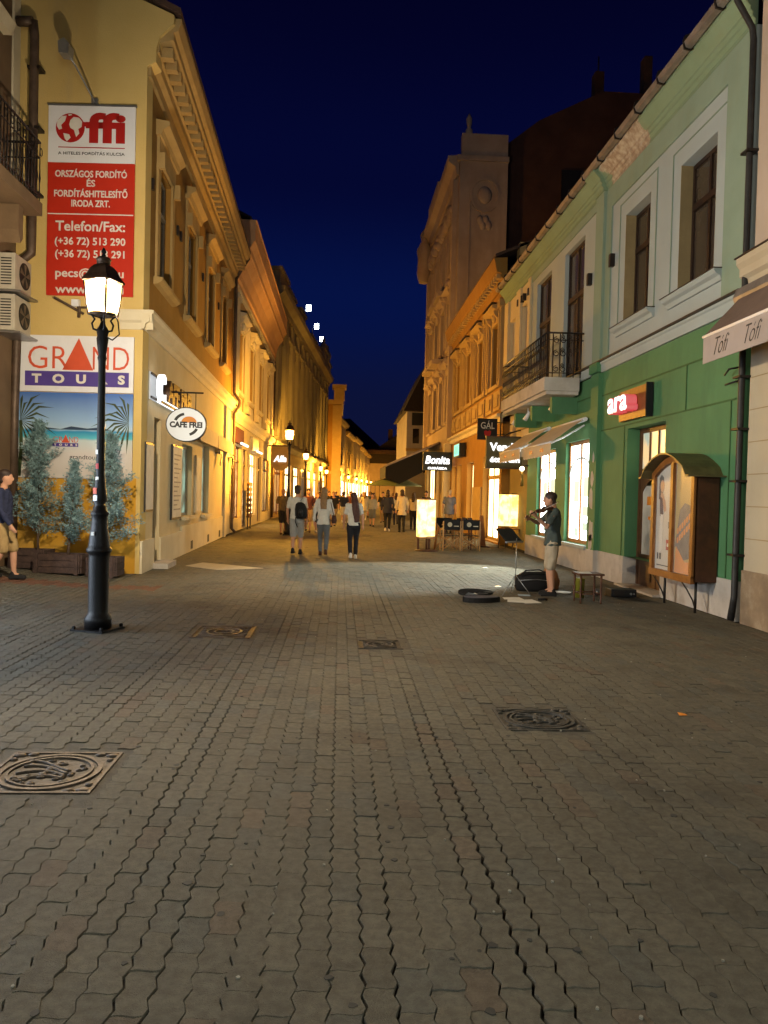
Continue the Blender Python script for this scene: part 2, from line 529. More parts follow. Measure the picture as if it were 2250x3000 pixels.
def build(mb, name, m, parent=None, recalc=True, bevel=0.0):
    if parent is not None:
        base = world_loc(parent)
    else:
        xs = [p.x for p in mb.v]
        ys = [p.y for p in mb.v]
        base = Vector(((min(xs) + max(xs)) / 2, (min(ys) + max(ys)) / 2, min(p.z for p in mb.v)))
    me = mesh_from(mb, name, base, m, recalc)
    o = link(name, me, parent, base)
    if bevel > 0:
        bv = o.modifiers.new('bevel', 'BEVEL')
        bv.width = bevel
        bv.segments = 2
        bv.limit_method = 'ANGLE'
    return o


def build_each(mb, name, m, parent):
    """every shape of the builder (box, prism, moulding) becomes a part of its own"""
    out = []
    for (va, fa), (vb_, fb) in zip(mb.marks, mb.marks[1:] + [(len(mb.v), len(mb.fc))]):
        p = MB()
        p.v = mb.v[va:vb_]
        p.fc = [[i - va for i in f] for f in mb.fc[fa:fb]]
        p.sm = mb.sm[fa:fb]
        out.append(build(p, name, m, parent))
    return out


def thing(name, loc, label, cat, group=None):
    o = bpy.data.objects.new(name, None)
    o.empty_display_size = 0.2
    COL.objects.link(o)
    o.location = loc
    WLOC[o.name] = Vector(loc)
    return tag(o, label, cat, group)


def copy_tree(o, parent=None):
    c = o.copy()
    COL.objects.link(c)
    if parent is not None:
        c.parent = parent
    for ch in list(o.children):
        copy_tree(ch, c)
    return c


def text(name, body, size, m, parent, pos, ang=0.0, width=None, extrude=0.004, bold=0.0, shear=0.0, align='CENTER', flat=False, spacing=1.0, height=None):
    """lettering standing upright; ang is the direction its reading line runs in plan"""
    cu = bpy.data.curves.new(name, 'FONT')
    cu.body = body
    cu.size = size
    cu.extrude = extrude
    cu.offset = bold
    cu.shear = shear
    cu.align_x = 'CENTER' if align == 'CENTER' else 'LEFT'
    cu.align_y = 'CENTER'
    cu.space_character = spacing
    cu.resolution_u = 3
    tmp = bpy.data.objects.new('tmp', cu)
    me = bpy.data.meshes.new_from_object(tmp)
    bpy.data.objects.remove(tmp)
    bpy.data.curves.remove(cu)
    n = len(me.vertices)
    co = np.zeros(n * 3)
    me.vertices.foreach_get('co', co)
    co = co.reshape(-1, 3)
    if width and n:
        w_ = co[:, 0].max() - co[:, 0].min()
        co[:, 0] *= width / w_
    if height and n:
        h_ = co[:, 1].max() - co[:, 1].min()
        co[:, 1] *= height / h_
    if n:
        co[:, 1] -= (co[:, 1].max() + co[:, 1].min()) / 2
        if align == 'CENTER':
            co[:, 0] -= (co[:, 0].max() + co[:, 0].min()) / 2
    if flat:
        M3 = np.array([[math.cos(ang), -math.sin(ang), 0], [math.sin(ang), math.cos(ang), 0], [0, 0, 1]]).T
    else:
        c, s = math.cos(ang), math.sin(ang)
        # text x -> (c,s,0); text y -> z; text normal -> (s,-c,0)
        M3 = np.array([[c, s, 0], [0, 0, 1], [s, -c, 0]])
    co = co @ M3
    base = world_loc(parent)
    co += np.array(pos) - np.array(base)
    me.vertices.foreach_set('co', co.ravel())
    me.materials.clear()
    me.materials.append(m)
    me.update()
    return link(name, me, parent)


def window(root, F, u0, u1, z0, z1, rec=0.15, frame=None, pane=None, cols=2, tz=None, fw=0.06, sill=None, name='window', rows=1, w0=0.0):
    """tz: height of the transom as a fraction; panes are separate pieces"""
    frame = frame or M['winframe']
    pane = pane or M['glass']
    a, b = w0 - rec - 0.06, w0 - rec
    f = MB(F)
    e = 0.003
    f.box(u0 + e, u0 + fw, a, b, z0 + e, z1 - e).box(u1 - fw, u1 - e, a, b, z0 + e, z1 - e)
    f.box(u0 + fw, u1 - fw, a, b, z0 + e, z0 + fw).box(u0 + fw, u1 - fw, a, b, z1 - fw, z1 - e)
    zb = [z0 + fw, z1 - fw]
    if tz:
        zt = z0 + (z1 - z0) * tz
        f.box(u0 + fw, u1 - fw, a, b + 0.03, zt - fw * 0.7, zt + fw * 0.7)
        zb = [z0 + fw, zt - fw * 0.7, zt + fw * 0.7, z1 - fw]
    seg = [(zb[i], zb[i + 1]) for i in range(0, len(zb), 2)]
    us = np.linspace(u0 + fw, u1 - fw, cols + 1)
    for i in range(1, cols):
        for s0, s1 in seg:
            f.box(us[i] - fw * 0.45, us[i] + fw * 0.45, a, b + 0.002, s0, s1)
    o = build(f, name, frame, root)
    for i in range(cols):
        for s0, s1 in seg:
            p = MB(F).box(us[i] + (fw * 0.45 if i else 0), us[i + 1] - (fw * 0.45 if i < cols - 1 else 0), a + 0.015, a + 0.03, s0, s1)
            build(p, 'pane', pane, o)
    if sill:
        s = MB(F).profile([(w0 + 0.002, z0 - 0.10), (w0 + 0.09, z0 - 0.07), (w0 + 0.14, z0 - 0.05), (w0 + 0.14, z0 - 0.004), (w0 + 0.002, z0 - 0.004)], u0 - 0.16, u1 + 0.16)
        build(s, 'sill', sill, o)
    return o


def remeshed(mb, name, m, parent=None, voxel=0.02, smooth=4, wrinkle=0.0):
    """fuse overlapping limbs into one continuous smooth surface"""
    me = bpy.data.meshes.new(name)
    me.from_pydata([tuple(p) for p in mb.v], [], mb.fc)
    t = bpy.data.objects.new('tmp_body', me)
    COL.objects.link(t)
    r = t.modifiers.new('r', 'REMESH')
    r.mode = 'VOXEL'
    r.voxel_size = voxel
    r.use_smooth_shade = True
    s = t.modifiers.new('s', 'SMOOTH')
    s.factor = 0.5
    s.iterations = smooth
    dg = bpy.context.evaluated_depsgraph_get()
    out = bpy.data.meshes.new_from_object(t.evaluated_get(dg))
    bpy.data.objects.remove(t)
    bpy.data.meshes.remove(me)
    out.name = name
    if wrinkle > 0:
        nv = len(out.vertices)
        co = np.empty(nv * 3)
        no = np.empty(nv * 3)
        out.vertices.foreach_get('co', co)
        out.vertices.foreach_get('normal', no)
        co, no = co.reshape(-1, 3), no.reshape(-1, 3)
        ph = [random.random() * 6.28 for _ in range(6)]
        X, Y, Z = co.T
        d = (np.sin(23 * Z + 17 * X + 5 * np.sin(9 * Y + ph[0]) + ph[1]) * 0.35 + np.sin(31 * Y - 14 * Z + 3 * np.sin(19 * X + ph[2]) + ph[3]) * 0.3
             + np.sin(41 * X + 37 * Z + 2.5 * np.sin(27 * Z + ph[4]) + ph[5]) * 0.28)
        out.vertices.foreach_set('co', (co + no * (wrinkle * 0.7 * d)[:, None]).ravel())
    out.materials.clear()
    out.materials.append(m)
    o = bpy.data.objects.new(name, out)
    COL.objects.link(o)
    if parent is not None:
        o.parent = parent
    return o


# ------------------------------------------------------------------ the ground
def sstep(a, b, t):
    t = min(max((t - a) / (b - a), 0), 1)
    return t * t * (3 - 2 * t)


def gz(x, y):
    """the side street on the left climbs a little"""
    return max(0.0, -3.8 - x) * 0.058 * sstep(9.0, 13.5, y)


def paver_material(name, individual):
    m = mat(name, (0.138, 0.124, 0.092), 0.82, (0.098, 0.088, 0.066), 22, 0.7, 0.55, 220, spec=0.25, stain=(0.042, 0.037, 0.029), stain_scale=0.75, stain_amt=0.75, coord='Position')
    nt = m.node_tree
    b = nt.nodes['Principled BSDF']
    src = b.inputs['Base Color'].links[0].from_socket
    mx = nt.nodes.new('ShaderNodeMix')
    mx.data_type = 'RGBA'
    mx.blend_type = 'MULTIPLY'
    mx.inputs[0].default_value = 1.0
    nt.links.new(src, mx.inputs[6])
    if individual:
        oi = nt.nodes.new('ShaderNodeObjectInfo')
        nt.links.new(oi.outputs['Color'], mx.inputs[7])
    else:
        at = nt.nodes.new('ShaderNodeAttribute')
        at.attribute_name = 'tint'
        nt.links.new(at.outputs['Color'], mx.inputs[7])
    # pale grit in the concrete
    tc = nt.nodes.new('ShaderNodeTexCoord')
    geo = nt.nodes.new('ShaderNodeNewGeometry')
    vo = nt.nodes.new('ShaderNodeTexVoronoi')
    vo.inputs['Scale'].default_value = 130
    nt.links.new(geo.outputs['Position'], vo.inputs['Vector'])
    r = nt.nodes.new('ShaderNodeValToRGB')
    r.color_ramp.elements[0].position = 0.10
    r.color_ramp.elements[1].position = 0.17
    r.color_ramp.elements[0].color = (0.35,) * 3 + (1,)
    r.color_ramp.elements[1].color = (0,) * 3 + (1,)
    nt.links.new(vo.outputs['Distance'], r.inputs[0])
    mg = nt.nodes.new('ShaderNodeMix')
    mg.data_type = 'RGBA'
    nt.links.new(r.outputs[0], mg.inputs[0])
    nt.links.new(mx.outputs[2], mg.inputs[6])
    mg.inputs[7].default_value = (0.34, 0.31, 0.25, 1)
    nt.links.new(mg.outputs[2], b.inputs['Base Color'])
    return m


M['bed'] = mat('dark_joint_sand', (0.030, 0.022, 0.014), 0.95, (0.016, 0.012, 0.008), 30, 0.6, 0.6, 120, stain=(0.022, 0.026, 0.012), stain_scale=1.5, stain_amt=0.7)
M['farpave'] = mat('distant_paving', (0.12, 0.105, 0.08), 0.8, (0.08, 0.07, 0.052), 9, 0.7, 0.4, 60)
M['collar'] = mat('cover_collar_concrete', (0.098, 0.088, 0.068), 0.85, (0.065, 0.058, 0.045), 14, 0.7, 0.5, 120, stain=(0.05, 0.042, 0.03), stain_scale=2, stain_amt=0.6)
M['earth'] = mat('dark_ground', (0.06, 0.05, 0.04), 0.95, None, 0.3, 0.6, 0.3, 4)
M['paver_part'] = paver_material('concrete_paver', True)
M['paver_mass'] = paver_material('concrete_paving', False)

tag(build(MB().add([(-900, -300, -0.10), (900, -300, -0.10), (900, 1500, -0.10), (-900, 1500, -0.10)], [(0, 1, 2, 3)]), 'ground', M['earth']), kind='structure')

# bed of the paving, following the slight climb on the left
bed = MB()
xs = [-40, -12, -9, -7.5, -6.5, -5.5, -4.6, -3.8, 12]
ys = [-30, -5, 1, 9, 10, 11, 12, 13, 13.5, 16, 40.2]
vs = [(x, y, gz(x, y) - 0.012) for y in ys for x in xs]
nx = len(xs)
bed.add(vs, [(j * nx + i, j * nx + i + 1, (j + 1) * nx + i + 1, (j + 1) * nx + i) for j in range(len(ys) - 1) for i in range(nx - 1)])
pavement = build(bed, 'pavement', M['bed'], recalc=False)
tag(pavement, kind='structure')
tag(build(MB().add([(-40, 40.2, -0.004), (40, 40.2, -0.004), (40, 260, -0.004), (-40, 260, -0.004)], [(0, 1, 2, 3)]), 'road', M['farpave'], recalc=False), kind='structure')

MANHOLES = [(-1.93, -1.29, 4.12, 4.76), (-1.62, -0.96, 8.52, 9.26), (0.23, 0.70, 8.03, 8.50), (1.20, 1.79, 5.26, 5.80)]
PW, PL = 0.1123, 0.2246
A_W, B_W = 0.0085, 0.005


def paver_outline(gapx, gapy, ins):
    """closed outline of one zig-zag edged paver, centred at the origin"""
    hw, hl = PW / 2 - gapx - ins, PL / 2 - gapy - ins
    ty = [-1, -0.75, -0.25, 0.25, 0.75, 1]
    ox = [0, 1, -1, 1, -1, 0]
    pts = [(-hw + A_W * o, hl * t) for t, o in zip(ty, ox)]
    pts += [(-hw * 0.5, hl + B_W), (hw * 0.5, hl - B_W)]
    pts += [(hw + A_W * o, hl * t) for t, o in zip(reversed(ty), reversed(ox))]
    pts += [(hw * 0.5, -hl - B_W), (-hw * 0.5, -hl + B_W)]
    return np.array(pts)


rng = np.random.default_rng(11)
cols = np.arange(int(-8.6 / PW), int(5.42 / PW))
# some columns have opened up: their joints are wide for a stretch
open_col = rng.random(len(cols)) ** 3.2 * 0.0085
cells = []
for ci, i in enumerate(cols):
    x = i * PW + PW / 2
    off = (i % 2) * PL / 2 + rng.normal(0, 0.004)
    ph = rng.random() * 6.28
    for j in range(int(1.4 / PL), int(40 / PL)):
        y = j * PL + off
        if y > 40.1 or (y > 14.6 and x < -3.95) or (y < 8 and x < -6.4 + 0.0 * y) or x > 5.44:
            continue
        if y > 14.0 and x < -6.2:
            continue
        if any(a - 0.045 < x < b + 0.045 and c - 0.09 < y < d + 0.09 for a, b, c, d in MANHOLES):
            continue
        g = 0.0001 + open_col[ci] * max(0.0, 0.5 + 0.65 * math.sin(y * 0.8 + ph)) + abs(rng.normal(0, 0.0004)) + (0.0022 * rng.random() if rng.random() < 0.10 else 0.0)
        cells.append((x, y, g))
cells = np.array(cells)
n = len(cells)
gzv = np.array([gz(a, b) for a, b in cells[:, :2]])
base_t = rng.normal(1.0, 0.055, n).clip(0.72, 1.3)
warm = rng.random(n)
tint = np.ones((n, 3)) * base_t[:, None]
red = warm < 0.06
tint[red] *= np.array([1.05, 0.93, 0.90])
blu = warm > 0.90
tint[blu] *= np.array([0.92, 0.97, 1.04])
# broad patches where a different batch of pavers was laid
pat = np.sin(cells[:, 0] * 1.1 + 0.7 * np.sin(cells[:, 1] * 0.6)) * np.sin(cells[:, 1] * 0.55 + 1.3)
tint *= (1 + 0.10 * pat)[:, None]
row = (np.abs(cells[:, 1] - (12.55 - 0.05 * cells[:, 0])) < 0.24) & (cells[:, 0] < -2.9)
tint[row] *= np.array([1.35, 0.72, 0.6])
# which 300 stand largest in the picture
cm = cam.matrix_world.inverted()
cmn = np.array(cm)
P4 = np.c_[cells[:, :2], np.zeros(n), np.ones(n)] @ cmn.T
depth = -P4[:, 2]
px = P4[:, 0] / depth * 1661 / 829.5
py = P4[:, 1] / depth * 1661 / 1106
inview = (depth > 0) & (np.abs(px) < 1.0) & (np.abs(py) < 1.0)
order = np.argsort(np.where(inview, depth, 1e9))
single = np.zeros(n, bool)
single[order[:300]] = True

rot = rng.normal(0, 0.006, n)
dz = rng.normal(0, 0.0010, n)
tlx = rng.normal(0, 0.008, n)
tly = rng.normal(0, 0.005, n)
# the individual ones
variants = []
for q in range(6):
    gq = 0.0003 + q * 0.0014
    top = paver_outline(gq, 0.0003 + 0.0005 * q, 0.0016)
    bot = paver_outline(gq, 0.0003 + 0.0005 * q, 0.0)
    k = len(top)
    vv = [(a, b, 0.0) for a, b in top] + [(a, b, -0.0045) for a, b in bot] + [(a, b, -0.03) for a, b in bot]
    ff = [list(range(k - 1, -1, -1))] + [[r, (r + 1) % k, k + (r + 1) % k, k + r] for r in range(k)] + [[k + r, k + (r + 1) % k, 2 * k + (r + 1) % k, 2 * k + r] for r in range(k)]
    me = bpy.data.meshes.new('paver')
    me.from_pydata(vv, [], ff)
    me.materials.append(M['paver_part'])
    variants.append((gq, me))
for i in np.where(single)[0]:
    q = int(np.argmin([abs(v[0] - cells[i, 2]) for v in variants]))
    o = bpy.data.objects.new('paver', variants[q][1])
    COL.objects.link(o)
    o.parent = pavement
    o.matrix_parent_inverse = Matrix.Translation(-world_loc(pavement))
    o.location = (cells[i, 0], cells[i, 1], gzv[i] + dz[i])
    o.rotation_euler = (tlx[i], tly[i], rot[i])
    o.color = (*tint[i], 1)
# all the others, as one piece of paving
idx = np.where(~single)[0]
near = idx[cells[idx, 1] < 16]
far = idx[cells[idx, 1] >= 16]
V, Fa, T = [], [], []
vb = 0
for grp, simple in ((near, False), (far, True)):
    k = 16 if not simple else 8
    sel = list(range(16)) if not simple else [0, 2, 4, 5, 8, 10, 12, 13]
    for i in grp:
        top = paver_outline(cells[i, 2], 0.0004 + cells[i, 2] * 0.3, 0.0016)[sel]
        bot = paver_outline(cells[i, 2], 0.0004 + cells[i, 2] * 0.3, 0.0)[sel]
        c, s = math.cos(rot[i]), math.sin(rot[i])
        R2 = np.array([[c, s], [-s, c]])
        tx, bx = top @ R2, bot @ R2
        zt = gzv[i] + dz[i] + tx[:, 1] * tlx[i] + tx[:, 0] * tly[i]
        V.append(np.c_[tx + cells[i, :2], zt])
        V.append(np.c_[bx + cells[i, :2], np.full(k, gzv[i] - 0.016)])
        Fa.append([vb + r for r in range(k - 1, -1, -1)])
        Fa += [[vb + r, vb + (r + 1) % k, vb + k + (r + 1) % k, vb + k + r] for r in range(k)]
        T.append(np.tile(np.r_[tint[i], 1.0], (2 * k, 1)))
        vb += 2 * k
V = np.concatenate(V)
T = np.concatenate(T)
me = bpy.data.meshes.new('paving_stones')
pb = np.array(world_loc(pavement))
me.from_pydata((V - pb).tolist(), [], Fa)
at = me.attributes.new('tint', 'FLOAT_COLOR', 'POINT')
at.data.foreach_set('color', T.ravel())
me.materials.append(M['paver_mass'])
o = link('paving_stones', me, pavement)
o['kind'] = 'stuff'


# trodden chewing gum and grit on the stones
rg_ = random.Random(77)
for nm_, mt_, cnt in (('gum_spots', mat('trodden_gum', (0.055, 0.052, 0.046), 0.8), 170), ('grit', mat('pale_grit', (0.36, 0.34, 0.28), 0.8), 130)):
    mb = MB()
    for q in range(cnt):
        y_ = 2.2 + 13 * rg_.random() ** 1.3
        x_ = (rg_.random() - .5) * (1.25 * y_) - .02 * y_
        if x_ > 5.2 or x_ < -5:
            continue
        r0 = (0.008 + 0.012 * rg_.random()) if cnt > 150 else (0.003 + 0.005 * rg_.random())
        zt_ = gz(x_, y_) + 0.0028
        mb.slab([(x_ + r0 * (0.7 + .5 * rg_.random()) * math.cos(k * PI / 4), y_ + r0 * (0.7 + .5 * rg_.random()) * math.sin(k * PI / 4)) for k in range(8)], zt_ - .004, zt_ + (0.0 if cnt > 150 else .003))
    build(mb, nm_, mt_, pavement)['kind'] = 'stuff'


def cover(x0, x1, y0, y1, m, label, kind):
    t = thing('manhole_cover', ((x0 + x1) / 2, (y0 + y1) / 2, 0), label, 'manhole cover', 'cast iron covers in the paving')
    cx, cy_ = (x0 + x1) / 2, (y0 + y1) / 2
    hx, hy = (x1 - x0) / 2, (y1 - y0) / 2
    f = MB()
    for a, b, c, d in ((x0, x1, y0, y0 + 0.018), (x0, x1, y1 - 0.018, y1), (x0, x0 + 0.018, y0 + 0.018, y1 - 0.018), (x1 - 0.018, x1, y0 + 0.018, y1 - 0.018)):
        f.box(a, b, c, d, -0.02, 0.002)
    build(f, 'frame', m, t)
    build(MB().box(x0 + 0.02, x1 - 0.02, y0 + 0.02, y1 - 0.02, -0.02, -0.007), 'plate', M['castplate'] if m is M['cast'] else M['castdark'], t)
    cl = MB()
    for a, b, c, d in ((x0 - .10, x1 + .10, y0 - .20, y0 - .004), (x0 - .10, x1 + .10, y1 + .004, y1 + .20), (x0 - .10, x0 - .004, y0 - .004, y1 + .004), (x1 + .004, x1 + .10, y0 - .004, y1 + .004)):
        cl.box(a, b, c, d, -0.03, -0.0055)
    build_each(cl, 'collar', M['collar'], t)
    rr = MB()

    def ring(ra, rb, z=0.005, n=36):
        pa = [(cx + hx * ra * math.cos(2 * PI * k / n), cy_ + hy * ra * math.sin(2 * PI * k / n)) for k in range(n)]
        pb_ = [(cx + hx * rb * math.cos(2 * PI * k / n), cy_ + hy * rb * math.sin(2 * PI * k / n)) for k in range(n)]
        for k in range(n):
            k2 = (k + 1) % n
            rr.slab([pa[k], pa[k2], pb_[k2], pb_[k]], -0.008, z)
    if kind == 'round':
        ring(0.80, 0.88)
        ring(0.68, 0.73)
        rg = random.Random(3)
        # arched bands, scales and bosses of the crest relief
        for q in range(4):
            pts = [(cx + hx * (-0.55 + 0.9 * t), cy_ + hy * (-0.5 + 0.25 * q + 0.28 * math.sin(2.6 * t + 0.5 * q)), -0.002) for t in np.linspace(0, 1, 12)]
            rr.tube(pts, 0.009, 6)
        for q in range(34):
            a, d = rg.random() * 6.28, 0.62 * rg.random() ** 0.5
            px_, py_ = cx + hx * d * math.cos(a), cy_ + hy * d * math.sin(a)
            rr.ball((px_, py_, -0.004), 0.012 + 0.016 * rg.random(), 0.010 + 0.01 * rg.random(), 0.010, 8, 4)
        for sx in (-1, 1):
            for sy in (-1, 1):
                for k, (ox, oy) in enumerate(((0.86, 0.84), (0.62, 0.88), (0.88, 0.6))):
                    rr.ball((cx + sx * hx * ox, cy_ + sy * hy * oy, -0.004), 0.045 - 0.01 * k, 0.028 - 0.004 * k, 0.012, 10, 4)
    else:
        rg = random.Random(int(x0 * 100))
        for q in range(7):
            yy = y0 + 0.07 + (y1 - y0 - 0.14) * q / 6
            pts = [(x0 + 0.06 + (x1 - x0 - 0.12) * t, yy + 0.022 * math.sin(9 * t + q), -0.003) for t in np.linspace(0, 1, 14)]
            rr.tube(pts, 0.008, 6)
        ring(0.55, 0.62)
        ring(0.30, 0.36)
        for q in range(26):
            rr.box(*(lambda a, b: (a, a + 0.03, b, b + 0.02))(x0 + 0.05 + (x1 - x0 - 0.13) * rg.random(), y0 + 0.05 + (y1 - y0 - 0.12) * rg.random()), -0.008, 0.003)
    build(rr, 'relief', m, t)
    return t


cover(*MANHOLES[0], M['cast'], 'large crested manhole cover with arched relief, lit brown, closest to the camera', 'round')
cover(*MANHOLES[1], M['cast'], 'square patterned manhole cover glinting brown just beside the lamp post', 'grid')
cover(*MANHOLES[2], M['castdark'], 'small dark manhole cover in the middle of the street', 'grid')
cover(*MANHOLES[3], M['castdark'], 'dim greyish manhole cover in the shadowed paving before the display cabinet', 'round')

tag(build(MB().add([(2.60, 5.64, 0.004), (2.66, 5.63, 0.009), (2.665, 5.69, 0.004), (2.61, 5.70, 0.012), (2.63, 5.665, 0.016)], [(0, 1, 4), (1, 2, 4), (2, 3, 4), (3, 0, 4)]), 'paper_scrap', M['orange_print']),
    'tiny yellow paper scrap lying alone on the dark paving', 'litter')
tag(build(MB().slab([(-3.24, 16.5), (-2.44, 15.75), (-1.58, 16.27), (-2.35, 16.85), (-3.02, 17.3)], -0.02, 0.008), 'light_patch', mat('painted_light_patch', (0.42, 0.36, 0.27), 0.7, (0.34, 0.29, 0.21), 5, 0.5, 0.2, 60)),  # pale slab added to stand in for a patch of light on the paving
    'pale flat slab standing in for a patch of light outside the cafe door', 'light patch')
for i, (x, y, lb) in enumerate(((3.33, 17.32, 'small glowing ground light set in the paving under the shop window'), (2.88, 13.7, 'small glowing ground light set in the paving beside the music stand'))):
    t = thing('ground_light', (x, y, 0), lb, 'ground light', 'ground lights in the paving')
    build(MB().lathe([(0.075, -0.01), (0.075, 0.008), (0.055, 0.010), (0.055, 0.004)], (x, y), 14), 'rim', M['steel'], t)
    build(MB().lathe([(0.052, 0.0), (0.052, 0.012), (0.03, 0.02), (0.005, 0.022)], (x, y), 14), 'lens', M['floor_light'], t)


# ------------------------------------------------------------------ corner building on the left (cafe, gable with signs)
GA = -0.0577                                   # the gable turns slightly away
F1 = Frame((-3.77, 14.77), (-0.32, 12.25))      # street facade
FG = Frame((-3.77, 14.77), (1, GA))             # gable: u runs towards +x, so the wall lies at u < 0
t = thing('corner_building', (-3.77, 14.77, 0), 'ochre and cream two storey corner building whose gable carries the big signs', 'building')
B1 = t
L1 = 14.5
WIN1 = [(1.15, 2.40), (4.45, 5.75), (7.85, 9.15), (11.15, 12.35)]
build(MB(F1).wall(0.06, L1, 4.95, 9.55, [(a, b, 5.85, 8.15) for a, b in WIN1], depth=0.16), 'upper_wall', M['ochre'], t)
GO = [(1.12, 1.78, 0.12, 3.08), (4.35, 5.85, 0.95, 2.75), (7.55, 8.95, 0.92, 2.95)]
build(MB(F1).wall(0.06, 12.2, 0.62, 4.6, GO, depth=0.22), 'lower_wall', M['cream'], t)
build(MB(F1).box(12.2, L1, -0.4, 0.0, 0.0, 4.6).box(12.3, 12.75, 0.0, 0.09, 0.0, 4.58), 'end_pier', M['palecream'], t)
build_each(MB(F1).box(0.03, 1.115, -0.2, 0.045, 0.0, 0.62).box(1.785, 4.3, -0.2, 0.04, 0.0, 0.60).box(4.3, 12.2, -0.2, 0.04, 0.0, 0.72), 'plinth', M['palecream'], t)
vent = MB(F1)
for u in (5.6, 8.6, 11.2):
    vent.box(u, u + 0.35, 0.038, 0.043, 0.06, 0.28)
build_each(vent, 'cellar_vent', M['black'], t)
build(MB(F1).profile([(0, 4.60), (0.05, 4.60), (0.07, 4.70), (0.14, 4.74), (0.16, 4.86), (0.22, 4.90), (0.22, 4.95), (0, 4.95)], -0.14, L1), 'string_course', M['palecream'], t)
build(MB(F1).profile([(0, 9.35), (0.06, 9.35), (0.06, 9.55), (0.15, 9.62), (0.15, 9.78), (0.20, 9.80), (0.20, 9.98), (0.46, 10.04), (0.46, 10.18), (0.54, 10.22), (0.60, 10.38), (0.60, 10.44), (0, 10.44)], 0.05, L1), 'cornice', M['trim'], t)
for k in range(34):
    u = 0.22 + k * 0.42
    mb = MB(F1).prism([(u, 9.80), (u + 0.17, 9.80), (u + 0.17, 9.985), (u, 9.985)], 0.201, 0.42)
    build(mb, 'dentil', M['trim'], t)
for k, (a, b) in enumerate(WIN1):
    w_ = window(t, F1, a, b, 5.85, 8.15, 0.12, M['whiteframe'], M['curtained'], 2, 0.68, 0.055)
    sd = MB(F1).box(a - 0.24, a, 0.002, 0.05, 5.84, 8.2).box(b, b + 0.24, 0.002, 0.05, 5.84, 8.2).box(a - 0.24, b + 0.24, 0.003, 0.06, 8.2, 8.62)
    build_each(sd, 'surround', M['trim'], w_)
    build(MB(F1).profile([(0.002, 8.62), (0.1, 8.62), (0.14, 8.72), (0.26, 8.80), (0.26, 8.88), (0.002, 8.92)], a - 0.34, b + 0.34), 'hood', M['trim'], w_)
    build(MB(F1).profile([(0.002, 5.68), (0.10, 5.70), (0.18, 5.76), (0.18, 5.82), (0.002, 5.838)], a - 0.34, b + 0.34), 'sill', M['trim'], w_)
    for s in (a - 0.2, b + 0.2):
        build(MB(F1).prism([(s - 0.07, 8.3), (s + 0.07, 8.3), (s + 0.05, 8.0), (s - 0.05, 8.0)], 0.05, 0.17), 'bracket', M['trim'], w_)
# anchors on the wall
an = MB(F1)
for u in (0.45, 3.1, 3.5, 6.9, 10.2):
    an.box(u, u + 0.1, 0.003, 0.05, 7.4, 7.62)
build(an, 'tie_plate', M['rail'], t)
# gable
GW = 5.2
gpoly = [(0, 0.0), (0, 9.5), (0.16, 9.58), (0.16, 9.82), (0.22, 10.05), (0.48, 10.3), (0.48, 10.45), (0.1, 10.62), (-GW, 12.9), (-GW, 0.0)]
g = MB(FG)
g.prism([(u, z) for u, z in gpoly if True], -0.35, 0.0)
build(g, 'gable_wall', M['gable'], t)
build(MB(FG).box(-2.42, -0.08, 0.0, 0.006, 0.0, 1.80), 'painted_dado', M['deepochre'], t)
build(MB(FG).profile([(0.0, 4.60), (0.03, 4.60), (0.05, 4.72), (0.10, 4.76), (0.14, 4.90), (0.14, 4.95), (0.0, 4.95)], -0.42, 0.2), 'string_course', M['palecream'], t)
rf = MB()
a0, a1 = F1(-0.06, 0.6, 10.46), F1(L1, 0.6, 10.46)
b0, b1 = F1(-0.06, -5.2, 13.0), F1(L1, -5.2, 13.0)
rf.add([a0, a1, b1, b0, a0 + Vector((0, 0, .12)), a1 + Vector((0, 0, .12)), b1 + Vector((0, 0, .12)), b0 + Vector((0, 0, .12))],
       [(0, 1, 2, 3), (4, 5, 6, 7), (0, 1, 5, 4), (1, 2, 6, 5), (2, 3, 7, 6), (3, 0, 4, 7)], raw=True)
build(rf, 'roof', M['roof'], t)
# cafe door and shop windows
d = MB(F1)
d.box(1.125, 1.19, -0.2, -0.13, 0.12, 3.08).box(1.71, 1.775, -0.2, -0.13, 0.12, 3.08).box(1.19, 1.71, -0.2, -0.13, 3.0, 3.08).box(1.19, 1.71, -0.2, -0.13, 2.45, 2.53).box(1.19, 1.71, -0.2, -0.13, 0.12, 0.34)
dr = build(d, 'door', M['greyframe'], t)
build(MB(F1).box(1.19, 1.71, -0.18, -0.165, 0.34, 2.45), 'pane', M['lit_dim'], dr)
build(MB(F1).box(1.19, 1.71, -0.18, -0.165, 2.53, 3.0), 'pane', M['lit_dim'], dr)
build(MB(F1).tube([(1.25, -0.10, 1.0), (1.25, -0.06, 1.05), (1.25, -0.06, 1.6), (1.25, -0.10, 1.65)], 0.016), 'handle', M['steel'], dr)
build(MB(F1).box(1.0, 1.9, 0.0, 0.35, 0.0, 0.11), 'doorstep', M['plinth'], t)
for a, b, c, e in GO[1:]:
    w_ = window(t, F1, a, b, c, e, 0.14, M['whiteframe'], M['lit_teal'], 2, None, 0.07)
    build(MB(F1).box(a - 0.1, b + 0.1, 0.003, 0.12, c - 0.08, c - 0.004), 'sill', M['palecream'], w_)
# awning rail over the shop windows
aw = thing('folded_awning', F1(5.75, 0, 3.0), 'folded cream awning over the teal lit cafe windows', 'awning')
build(MB(F1).box(5.75, 13.4, 0.005, 0.2, 3.06, 3.36), 'cassette', M['cream_canvas'], aw)
build(MB(F1).box(5.75, 9.2, 0.2, 0.225, 2.92, 3.30).box(9.3, 13.4, 0.2, 0.225, 2.92, 3.30), 'valance', M['cream_canvas'], aw)
